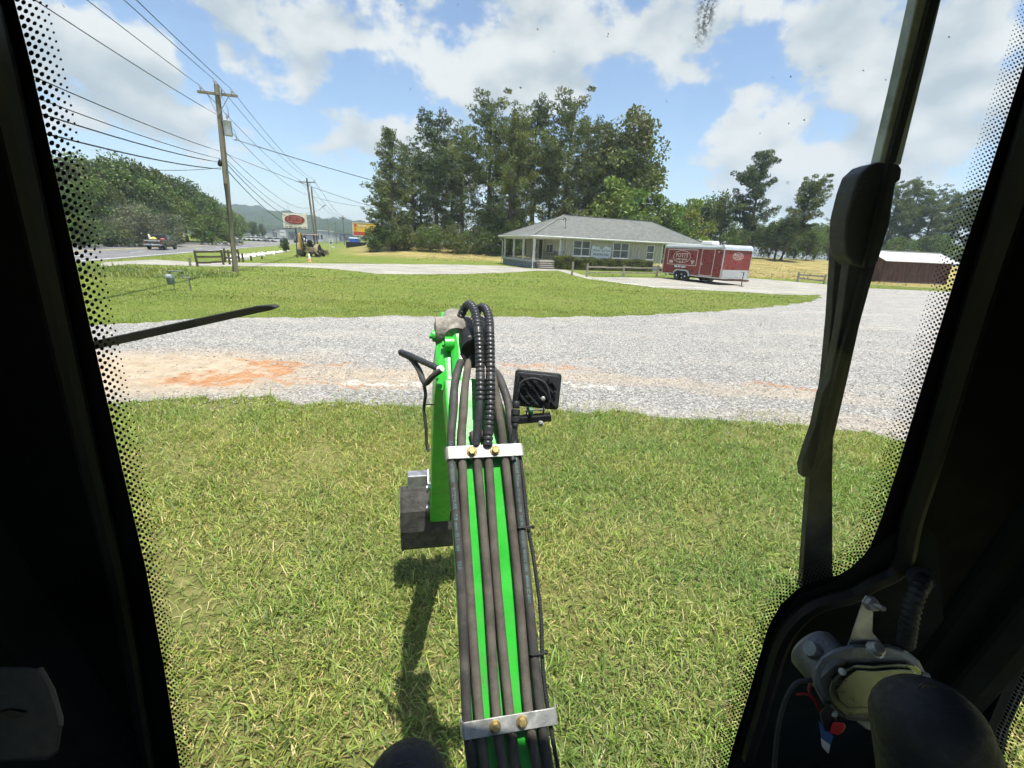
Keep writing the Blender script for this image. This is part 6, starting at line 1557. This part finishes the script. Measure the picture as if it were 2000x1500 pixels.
MB().box(bq(-.02, .085, -.115), (.12, .07, .085), (0, 0, math.atan2(wv.y, wv.x))).build('coupler_block', M_WORN, BKT, bevel=.006)

# ================================================================ CAB
GY = .53                                              # the windscreen stands upright this far ahead of the eye
TILT = .148                                           # its top leans back towards the seat
def gy(z): return GY - TILT * (z - 1.1)
def gp(px, py, y=GY):
    d = ray(px, py); t = (y - TILT * (CAM_H - 1.1)) / (d.y + TILT * d.z); return Vector((0, 0, CAM_H)) + d * t
edgeL = [(-10, -160), (28, 0), (62, 130), (100, 300), (141, 480), (172, 620), (202, 750), (240, 920), (285, 1110), (320, 1300), (352, 1500), (372, 1640)]
edgeR = [(2055, -60), (1998, 130), (1960, 250), (1918, 382), (1872, 520), (1829, 660), (1793, 780), (1757, 900), (1722, 1010), (1700, 1066), (1676, 1100), (1640, 1122), (1600, 1132), (1560, 1148), (1525, 1180), (1500, 1225), (1478, 1300), (1458, 1370), (1436, 1440), (1420, 1500), (1392, 1620)]
M_FRIT = plain('ceramic_frit', (.006, .0065, .007), .6, 0., .05, var=.1)


def m_windscreen():
    m = Mat('windscreen_glass'); nt = m.nt
    tr = m.N('ShaderNodeBsdfTransparent'); tr.inputs[0].default_value = (.955, .97, .965, 1)
    gl = m.N('ShaderNodeBsdfGlossy'); gl.inputs['Roughness'].default_value = .02; gl.inputs[0].default_value = (.8, .85, .85, 1)
    lw = m.N('ShaderNodeLayerWeight'); lw.inputs['Blend'].default_value = .5
    fr = m.math('MULTIPLY_ADD', m.math('POWER', lw.outputs['Facing'], 5.), .8, .022)
    x = m.N('ShaderNodeMixShader'); m.L.new(fr, x.inputs[0]); m.L.new(tr.outputs[0], x.inputs[1]); m.L.new(gl.outputs[0], x.inputs[2])
    # dust film and specks, plus a milky patch painted in for a reflection
    sp = m.rng(m.noise(95, 2, .6), .735, .78); film = m.rng(m.noise(3.2, 3, .65, stretch=(1, 1, 2.2)), .38, .75, .004, .06)
    c = gp(265, 440); v = m.N('ShaderNodeVectorMath', operation='SUBTRACT'); m.L.new(m.obj(), v.inputs[0]); v.inputs[1].default_value = c
    ln = m.N('ShaderNodeVectorMath', operation='MULTIPLY'); m.L.new(v.outputs[0], ln.inputs[0]); ln.inputs[1].default_value = (1 / .055, 0, 1 / .030)
    l2 = m.N('ShaderNodeVectorMath', operation='LENGTH'); m.L.new(ln.outputs[0], l2.inputs[0])
    refl_patch = m.math('MULTIPLY', m.rng(l2.outputs['Value'], .4, 1.1, 1., 0.), m.rng(m.noise(60, 3, .7, stretch=(.5, 1, 2.5)), .35, .65, .05, .26))
    fac = m.math('MAXIMUM', m.math('MAXIMUM', m.math('MULTIPLY', sp, .30), film), refl_patch)
    df = m.N('ShaderNodeBsdfDiffuse'); df.inputs[0].default_value = (.55, .55, .52, 1); tl = m.N('ShaderNodeBsdfTranslucent'); tl.inputs[0].default_value = (.5, .5, .47, 1)
    y0 = m.N('ShaderNodeMixShader'); y0.inputs[0].default_value = .5; m.L.new(df.outputs[0], y0.inputs[1]); m.L.new(tl.outputs[0], y0.inputs[2])
    y = m.N('ShaderNodeMixShader'); m.L.new(fac, y.inputs[0]); m.L.new(x.outputs[0], y.inputs[1]); m.L.new(y0.outputs[0], y.inputs[2])
    # grey smear of a squashed insect
    c = gp(1380, 20); v = m.N('ShaderNodeVectorMath', operation='SUBTRACT'); m.L.new(m.obj(), v.inputs[0]); v.inputs[1].default_value = c
    ln = m.N('ShaderNodeVectorMath', operation='MULTIPLY'); m.L.new(v.outputs[0], ln.inputs[0]); ln.inputs[1].default_value = (1 / .0075, 0, 1 / .022)
    l3 = m.N('ShaderNodeVectorMath', operation='LENGTH'); m.L.new(ln.outputs[0], l3.inputs[0])
    bug = m.math('MULTIPLY', m.rng(l3.outputs['Value'], .2, 1.25, 1., 0.), m.rng(m.noise(330, 3, .7), .38, .60, .0, .9))
    dk = m.N('ShaderNodeBsdfDiffuse'); dk.inputs[0].default_value = (.07, .07, .065, 1)
    z = m.N('ShaderNodeMixShader'); m.L.new(bug, z.inputs[0]); m.L.new(y.outputs[0], z.inputs[1]); m.L.new(dk.outputs[0], z.inputs[2])
    m.L.new(z.outputs[0], m.out.inputs[0]); nt.nodes.remove(m.b); return m.m


M_WS = m_windscreen()
XW = .64; ZT, ZB = 2.36, .92
m_ = MB(); m_.add([(-XW, gy(ZB), ZB), (XW, gy(ZB), ZB), (XW, gy(ZT), ZT), (-XW, gy(ZT), ZT)], [(0, 1, 2, 3)]); WS = m_.build('windscreen', M_WS, EX)
# solid black border, printed on the inner face
def border(name, edge, side):
    m_ = MB(); vs = []
    for px, py in edge:
        p = gp(px, py, GY - .0015); vs += [p, Vector((side * XW, p.y, p.z))]
    m_.add(vs, [(2 * i, 2 * i + 1, 2 * i + 3, 2 * i + 2) for i in range(len(edge) - 1)]); return m_.build(name, M_FRIT, WS)
border('black_border', edgeL, -1); border('black_border', edgeR, 1)
# halftone dots that fade the border out
def dots(edge, sgn, spacing, rows, seed):
    rng = np.random.default_rng(seed); m_ = MB(); P = []
    for a, b in zip(edge, edge[1:]):
        a, b = Vector(a), Vector(b); n = max(1, int((b - a).length / 2)); P += [a.lerp(b, k / n) for k in range(n)]
    P.append(Vector(edge[-1])); i = 0; s = 0.; last = None; count = 0; cum = 0
    nxt = 0.
    for k in range(1, len(P)):
        cum += (P[k] - P[k - 1]).length
        if cum < nxt: continue
        sp = spacing(P[k].y); nxt = cum + sp; d = (P[min(k + 3, len(P) - 1)] - P[max(k - 3, 0)]).normalized(); nn = Vector((-d.y, d.x)) * sgn
        for r in range(rows):
            for st in (0, 1):
                q = P[k] + nn * (sp * (r * 1.0 + .28 + st * .5) * 1.2) + d * (sp * .5 * st); rad = sp * max(.12, .315 - .20 * (r + st * .5) / rows)
                ring = [gp(q.x + rad * math.cos(t * math.pi / 4), q.y + rad * math.sin(t * math.pi / 4), GY - .0016) for t in range(8)]
                m_.add(ring, [tuple(range(8))])
    o = m_.build('halftone_dots', M_FRIT, WS); o['kind'] = 'stuff'; return o
dots(edgeL, -1, lambda y: 17.5 - max(0, min(1, (y - 200) / 1100)) * 9.0, 3, 1); dots(edgeR, 1, lambda y: 8.6 - max(0, min(1, (y - 700) / 800)) * .8, 4, 2)
# a squashed bug and dried specks near the top
rng = np.random.default_rng(9); m_ = MB()
for k in range(26):
    px, py, r_ = rng.uniform(250, 1900), rng.uniform(20, 430), rng.uniform(.8, 2.0)
    ring = [gp(px + r_ * rng.uniform(.5, 1.2) * math.cos(t * 1.05), py + r_ * rng.uniform(.6, 1.5) * math.sin(t * 1.05), GY + .0012) for t in range(6)]; m_.add(ring, [tuple(range(6))])
o = m_.build('dried_specks', plain('speck_grey', (.12, .12, .12), .9), WS); o['kind'] = 'stuff'
# pillars, roof, walls, floor
def pillar(xe, xo, name, k=1.):
    s = 1 if xo > 0 else -1
    pr = [(xe, GY - .004), (xe + s * .012, GY - .035 * k), (xe + s * .030, GY - .050 * k), (xe + s * .034, GY - .095 * k), (xe + s * .062, GY - .125 * k), (xo, GY - .13 * k), (xo, GY + .03), (xe, GY + .03)]
    return MB().prism(pr, (0, gy(ZB) - GY, ZB), (1, 0, 0), (0, 1, 0), (0, gy(ZT) - gy(ZB), ZT - ZB)).build(name, M_CABIN, EX, bevel=.006)
pillar(-.612, -.67, 'left_pillar'); PR = pillar(.572, .66, 'right_pillar', .36)
MB().box((0, -.275, ZT + .03), (1.36, 1.26, .06)).build('cab_roof', M_CABIN, EX, bevel=.02); m_ = MB(); m_.box((0, -.88, 1.20), (1.36, .05, .60)); m_.box((0, -.88, 2.30), (1.36, .05, .12))
for s in (-1, 1): m_.box((s * .60, -.88, 1.87), (.16, .05, .74))
m_.build('rear_wall', M_CABIN, EX); m_ = MB(); m_.add([(-.52, -.88, 1.5), (.52, -.88, 1.5), (.52, -.88, 2.24), (-.52, -.88, 2.24)], [(0, 1, 2, 3)]); m_.build('rear_window', M_WS, EX); [MB().prism(q, (-.68, 0, 0), (0, 1, 0), (0, 0, 1), (.04, 0, 0)).build('left_wall', M_CABIN, EX) for q in ([(-.88, .93), (gy(.93), .93), (gy(1.3), 1.3), (-.88, 1.3)], [(0, 1.3), (gy(1.3), 1.3), (gy(2.2), 2.2), (0, 2.2)], [(-.88, 2.2), (gy(2.2), 2.2), (gy(ZT), ZT), (-.88, ZT)], [(-.88, 1.3), (-.75, 1.3), (-.75, 2.2), (-.88, 2.2)])]
m_ = MB(); m_.add([(-.66, -.75, 1.3), (-.66, 0, 1.3), (-.66, 0, 2.2), (-.66, -.75, 2.2)], [(0, 1, 2, 3)]); m_.build('door_window', M_WS, EX); MB().box((0, -.18, .90), (1.36, 1.42, .06)).build('cab_floor', M_CABIN, EX)
XR = .66
def onwall(px, py):
    d = ray(px, py); t = XR / d.x; p = Vector((0, 0, CAM_H)) + d * t; return (p.y, p.z)
wl = [onwall(2000, 1262), onwall(1960, 1345), onwall(1928, 1420), onwall(1912, 1500), onwall(1905, 1580)]
y1, z1 = wl[0]; y2, z2 = wl[-1]; topw = (y1 + .05, 1.78); slope = (wl[0][0] - wl[1][0]) / (wl[0][1] - wl[1][1])
topw = (wl[0][0] + slope * (1.70 - wl[0][1]), 1.70)
wpoly = [topw] + wl
front = [(gy(.93), .93)] + [(gy(ZT), ZT)] + [(topw[0], ZT)] + wpoly + [(wl[-1][0], .93)]
MB().prism(front, (XR, 0, 0), (0, 1, 0), (0, 0, 1), (.03, 0, 0)).build('right_wall_front', M_CABIN, EX)
MB().prism([(topw[0], ZT), topw, (-.4, 1.70), (-.4, wl[-1][1]), (wl[-1][0], wl[-1][1]), (wl[-1][0], .93), (-.88, .93), (-.88, ZT)], (XR, 0, 0), (0, 1, 0), (0, 0, 1), (.03, 0, 0)).build('right_wall_rear', M_CABIN, EX)
m_ = MB(); m_.add([(XR + .015, y, z) for y, z in wpoly + [(-.4, wl[-1][1]), (-.4, 1.70)]], [tuple(range(len(wpoly) + 2))]); SWN = m_.build('side_window', M_WS, EX)
m_ = MB()
for i in range(len(wpoly) - 1):
    (ya, za), (yb, zb) = wpoly[i], wpoly[i + 1]; L_ = math.hypot(yb - ya, zb - za); n = max(1, int(L_ / .0055))
    for k in range(n):
        for r in range(5):
            y = ya + (yb - ya) * (k + .5 * (r % 2)) / n - (.003 + r * .0052); z = za + (zb - za) * (k + .5 * (r % 2)) / n; rad = .0023 - r * .00025
            m_.add([(XR + .013, y + rad * math.cos(t * math.pi / 3), z + rad * math.sin(t * math.pi / 3)) for t in range(6)], [tuple(range(6))])
o = m_.build('halftone_dots', M_FRIT, SWN); o['kind'] = 'stuff'
# rubber seal and pressed ribs on the right-hand frame
for dx, dy, y_, r_, nm, mt in ((58, 6, GY - .012, .010, 'door_seal', M_SEAL),):
    MB().tube(catmull([gp(x + dx * (1 if y < 1090 else .4), y + dy + (0 if y < 1060 else 34), y_) for x, y in edgeR[1:19]], 4), r_, 8).build(nm, mt, EX, True)
MB().tube([gp(x - 62, y, GY - .012) for x, y in edgeL], .009, 8).build('door_seal', M_SEAL, EX, True)
# corner panel behind the wiper motor
cp_ = [(1700, 1080), (1640, 1135), (1560, 1165), (1512, 1240), (1480, 1330), (1432, 1500), (1405, 1640), (2050, 1640), (2050, 1250), (1935, 1350), (1830, 1050), (1790, 1010)]
m_ = MB(); n = len(cp_); a = [gp(x, y, GY - .006) for x, y in cp_]; a = [Vector((min(p.x, .655), p.y, p.z)) for p in a]; b = [p + Vector((0, .003, 0)) for p in a]; m_.add(a + b, [tuple(range(n - 1, -1, -1)), tuple(range(n, 2 * n))] + [(i, (i + 1) % n, n + (i + 1) % n, n + i) for i in range(n)]); m_.build('corner_panel', M_CABIN, EX)
# ---- wiper outside the glass
def flat(pix, y, th, name, mat, parent, bevel=.001):
    m_ = MB(); n = len(pix); a = [gp(x, q, y) for x, q in pix]; b = [p + Vector((0, th, 0)) for p in a]
    m_.add(a + b, [tuple(range(n - 1, -1, -1)), tuple(range(n, 2 * n))] + [(i, (i + 1) % n, n + (i + 1) % n, n + i) for i in range(n)]); return m_.build(name, mat, parent, bevel=bevel)
M_WIP = plain('wiper_black', (.028, .029, .029), .5, .1, .4, var=.25, scale=30, dirt=(.08, .08, .07, .4)); M_WIPG = plain('wiper_blade_sheen', (.40, .46, .42), .45, .1, .4, var=.18, scale=14, dirt=(.10, .12, .10, .7))  # upper blade's pale grey-green stands in for a reflection on it
WI = flat([(1634, 470), (1652, 462), (1642, 620), (1634, 760), (1628, 850), (1626, 930), (1627, 1150), (1566, 1150), (1574, 1040), (1583, 930), (1598, 830), (1612, 740), (1624, 620)], GY + .035, .010, 'wiper', M_WIP, EX)
flat([(1817, -110), (1868, -110), (1839, 0), (1800, 160), (1760, 322), (1717, 318), (1755, 160), (1791, 0)], GY + .014, .010, 'blade', M_WIPG, WI)
flat([(1660, 505), (1714, 508), (1697, 570), (1680, 632), (1656, 740), (1630, 850), (1592, 933), (1568, 932), (1566, 912), (1576, 880), (1592, 835), (1606, 770), (1622, 740), (1642, 632)], GY + .016, .010, 'lower_blade', M_WIP, WI)
flat([(1700, 322), (1717, 316), (1757, 320), (1763, 330), (1760, 352), (1751, 358), (1738, 440), (1716, 512), (1690, 524), (1668, 516), (1655, 498), (1651, 465), (1654, 425), (1668, 372), (1680, 340)], GY + .008, .022, 'blade_cover', M_WIP, WI, .004)
MB().beam(gp(1838, -60, GY + .012), gp(1738, 318, GY + .012), .004, .006).build('blade_spine', M_WIP, WI); MB().beam(gp(1738, 318, GY + .004), gp(1690, 520, GY + .004), .003, .004).build('cover_groove', M_SEAL, WI); MB().beam(gp(1690, 520, GY + .013), gp(1590, 915, GY + .013), .004, .006).build('blade_spine', M_SEAL, WI)
for k in range(4): MB().tube(catmull([gp(1668 + k * 2, 372 + k * 7, GY + .006), gp(1680, 358 + k * 7, GY + .006), gp(1700, 350 + k * 7, GY + .006)], 4), .0009, 5).build('cover_rib', M_WIP, WI)
# ---- black bar reaching in from the left, outside the glass
flat([(60, 694), (180, 666), (360, 627), (500, 597.5), (528, 596), (540, 600), (529, 606), (505, 611), (360, 644), (185, 683), (60, 712)], .86, .016, 'guard_bar', plain('bar_black', (.024, .024, .024), .55, .2, var=.3, scale=25), EX, .002)
# ---- wiper motor
WMD = .47
def mface(pix, d, th, name, mat, parent, bevel=.003, seg=2):
    m_ = MB(); n = len(pix); a = [D(x, y, d) for x, y in pix]; b = [p + (p - Vector((0, 0, CAM_H))).normalized() * th for p in a]
    m_.add(a + b, [tuple(range(n - 1, -1, -1)), tuple(range(n, 2 * n))] + [(i, (i + 1) % n, n + (i + 1) % n, n + i) for i in range(n)]); return m_.build(name, mat, parent, bevel=bevel, seg=seg)
M_DIE = plain('die_cast_alloy', (.17, .18, .19), .5, .6, var=.15, scale=40, bump=.2, bscale=300, dirt=(.2, .2, .2, .4)); M_GRASSTINT = plain('grass_tint_plate', (.20, .22, .17), .34, .75, var=.15, scale=26, dirt=(.30, .32, .12, .5))  # yellow-green of the gear plate is reflected grass put into its colour
WM = mface([(1602, 1282), (1625, 1268), (1665, 1258), (1735, 1258), (1768, 1268), (1795, 1290), (1806, 1312), (1802, 1345), (1770, 1400), (1700, 1410), (1640, 1405), (1606, 1372), (1586, 1335), (1588, 1305)], WMD + .006, .040, 'wiper_motor', M_DIE, EX, .008, 3)
MB().lathe([(.010, 0), (.026, .003), (.028, .010), (.028, .036), (.024, .040)], D(1640, 1326, WMD + .012), Vector((-.28, .95, .10)), 24).build('motor_can', M_DIE, WM, True)
mface([(1640, 1312), (1668, 1298), (1705, 1300), (1752, 1296), (1788, 1298), (1806, 1316), (1808, 1340), (1790, 1380), (1720, 1390), (1680, 1396), (1650, 1398), (1626, 1378), (1618, 1350), (1624, 1328)], WMD, .004, 'gear_plate', M_GRASSTINT, WM, .0015)
mface([(1650, 1324), (1672, 1308), (1706, 1310), (1750, 1306), (1782, 1308), (1796, 1320), (1797, 1340), (1780, 1370), (1720, 1378), (1684, 1383), (1656, 1384), (1638, 1368), (1634, 1348)], WMD - .003, .004, 'plate_recess', M_GRASSTINT, WM, .002)
for x, y in ((1645, 1312), (1629, 1393), (1809, 1320)): MB().lathe([(.0030, -.010), (.0036, 0), (.0036, .003), (.002, .004)], D(x, y, WMD), -ray(x, y).normalized(), 10).build('plate_screw', M_ZINC, WM, True)
mface([(1655, 1262), (1668, 1222), (1684, 1176), (1700, 1168), (1706, 1180), (1704, 1236), (1728, 1262)], WMD + .016, .004, 'bracket', M_ZINC, WM, .001)
MB().lathe([(.0085, 0), (.0085, .002), (.007, .003), (.0065, .008), (.003, .009), (.003, .022), (.002, .023)], D(1699, 1178, WMD + .012), (-ray(1690, 1170)).normalized() + Vector((.5, 0, -.2)), 6).build('bracket_bolt', M_WORN, WM)
MB().lathe([(.0085, 0), (.0085, .0018), (.0068, .0028), (.0066, .0075), (.005, .009)], D(1708, 1270, WMD - .002), (Vector((0, -.5, 1))), 12).build('housing_bolt', M_ZINC, WM)
mface([(1660, 1398), (1700, 1394), (1740, 1392), (1745, 1424), (1720, 1432), (1690, 1424)], WMD + .012, .004, 'mount_disc', M_DIE, WM, .001)
mface([(1600, 1392), (1618, 1372), (1632, 1380), (1634, 1408), (1622, 1428), (1610, 1432)], WMD - .002, .012, 'connector_body', M_PLAS, WM)
mface([(1626, 1410), (1650, 1412), (1652, 1422), (1646, 1430), (1638, 1436), (1620, 1432)], WMD - .006, .010, 'red_connector', plain('connector_red', (.50, .02, .03), .45), WM, .0015)
mface([(1598, 1406), (1612, 1424), (1628, 1438), (1622, 1455), (1604, 1440)], WMD - .001, .0008, 'blue_tag', plain('tag_blue', (.03, .10, .30), .5), WM, 0); mface([(1603, 1441), (1622, 1455), (1618, 1472), (1605, 1458)], WMD - .0012, .0008, 'white_tag', plain('tag_white', (.5, .5, .5), .6), WM, 0)
for k, (mt, pp) in enumerate(((plain('wire_red', (.22, .015, .02), .5), [(1584, 1330), (1580, 1350), (1596, 1372), (1610, 1398)]), (plain('wire_red', (.22, .015, .02), .5), [(1556, 1356), (1576, 1356), (1590, 1368), (1604, 1396)]), (M_PLAS, [(1585, 1328), (1556, 1334), (1535, 1365), (1520, 1420), (1512, 1500), (1508, 1580)]))):
    MB().tube(catmull([D(x, y, WMD + .012) for x, y in pp], 6), .0013 if k < 2 else .0026, 6).build('lead', mt, WM, True)
MB().lathe([(.004, 0), (.009, .003), (.010, .008), (.008, .016)], D(1600, 1278, WMD + .022), Vector((-.8, 0, .5)), 14).build('end_cap', M_DIE, WM, True)
# ---- corrugated conduit from a hole in the frame
hp = D(1798, 1130, .50); MB().lathe([(.011, 0), (.013, .002), (.013, .005), (.010, .006)], hp, -ray(1798, 1130).normalized(), 18).build('grommet', M_SEAL, EX, True)
c = resample(catmull([D(1806, 1122, .52), D(1800, 1140, .485), D(1788, 1165, .475), D(1776, 1210, .475), D(1768, 1262, .485)], 10), .0016)
MB().tube(c, [.0088 if (i // 2) % 2 else .0074 for i in range(len(c))], 10).build('conduit', M_PLAS, EX, True, angle=80)
# ---- control levers and the latch box
M_GRIP = plain('lever_grip', (.017, .018, .021), .6, 0., .3, var=.12, scale=60, bump=.15, bscale=500)
def grip(pts, rs, name, label=None):
    m_ = MB(); P = catmull([D(*q) for q in pts], 6); n = len(P); rr = list(np.interp(np.linspace(0, 1, n), np.linspace(0, 1, len(rs)), rs)); return m_.tube(P, rr, 20).build(name, M_GRIP, EX, True)
def dome(rs_end, k=5): return [rs_end * math.sin(math.pi / 2 * i / k) for i in range(1, k + 1)]
def knob(c0, axis, r, length, name, flare=1.15):
    ax = Vector(axis).normalized(); prof = [(r * math.sin(math.pi / 2 * i / 7), -r * .85 * math.cos(math.pi / 2 * i / 7)) for i in range(1, 8)] + [(r * 1.04, r * .4), (r * flare, length * .6), (r * flare * .96, length)]
    o = MB().lathe(prof, c0, ax, 28).build(name, M_GRIP, EX, True, angle=70); return o
k1 = knob(D(1812, 1415, .37), (D(1850, 1560, .37) - D(1800, 1380, .37)), .040, .16, 'control_lever', 1.28); MB().tube(catmull([D(1795, 1345, .335), D(1806, 1336, .335), D(1828, 1340, .334)], 4), .0012, 6).build('grip_seam', M_SEAL, k1); MB().tube([D(1850, 1600, .38), D(1860, 1800, .40)], .012, 10).build('lever_shaft', M_BLKM, k1, True)
k2 = knob(D(795, 1540, .50), (0, .12, -1), .047, .10, 'travel_lever', 1.05); MB().tube([D(795, 1600, .50), D(800, 1900, .52)], .010, 10).build('lever_shaft', M_BLKM, k2, True); MB().tube(catmull([D(775, 1496, .458), D(790, 1490, .457), D(812, 1493, .458)], 4), .0012, 6).build('grip_seam', M_SEAL, k2)
LB = mface([(-90, 1300), (62, 1303), (82, 1310), (100, 1340), (116, 1385), (122, 1412), (114, 1470), (96, 1484), (-90, 1492)], .40, .045, 'latch_box', plain('latch_grey', (.022, .025, .028), .5, 0., .4, var=.12, scale=40), EX, .006, 3)
mface([(70, 1306), (84, 1302), (108, 1345), (124, 1400), (124, 1418), (116, 1418), (108, 1385), (92, 1340)], .397, .004, 'latch_edge', plain('latch_edge_grey', (.07, .068, .06), .5, var=.25, scale=30), LB, .001); mface([(-5, 1392), (20, 1386), (52, 1392), (40, 1400), (20, 1404)], .398, .003, 'latch_slot', M_SEAL, LB, .0005)
# ---- machine below the cab (out of the picture)
MB().box((0, -.35, .72), (1.3, 1.7, .32)).build('upper_frame', M_GREEN, EX, bevel=.04)
MB().beam(BP[0], BP[0] + Vector((.02, -.05, -.35)), .15, .14).build('boom_foot', M_GREEN, EX, bevel=.01)
for s in (-1, 1):
    tp = []
    for k in range(9): a = math.pi / 2 + math.pi * k / 8; tp.append((-1.05 + .25 * math.cos(a), .26 + .25 * math.sin(a)))
    for k in range(9): a = -math.pi / 2 + math.pi * k / 8; tp.append((.30 + .25 * math.cos(a), .26 + .25 * math.sin(a)))
    MB().prism(tp, (s * .52 - .12, 0, 0), (0, 1, 0), (0, 0, 1), (.24, 0, 0)).build('track', M_TYRE, EX, bevel=.02)
MB().box((0, -.35, .40), (.8, 1.1, .36)).build('undercarriage', M_BLKM, EX)


# ================================================================ THE AIR
hz_m = bpy.data.materials.new('haze_air'); hz_m.use_nodes = True; nt_ = hz_m.node_tree; nt_.nodes.clear()
ho = nt_.nodes.new('ShaderNodeOutputMaterial'); hv = nt_.nodes.new('ShaderNodeVolumePrincipled'); nt_.links.new(hv.outputs[0], ho.inputs['Volume'])
hv.inputs['Density'].default_value = .00042; hv.inputs['Color'].default_value = (.62, .76, .95, 1); hv.inputs['Anisotropy'].default_value = .1
o = MB().box((-200, 700, 48), (3600, 2600, 102)).build('haze', hz_m); o['kind'] = 'stuff'
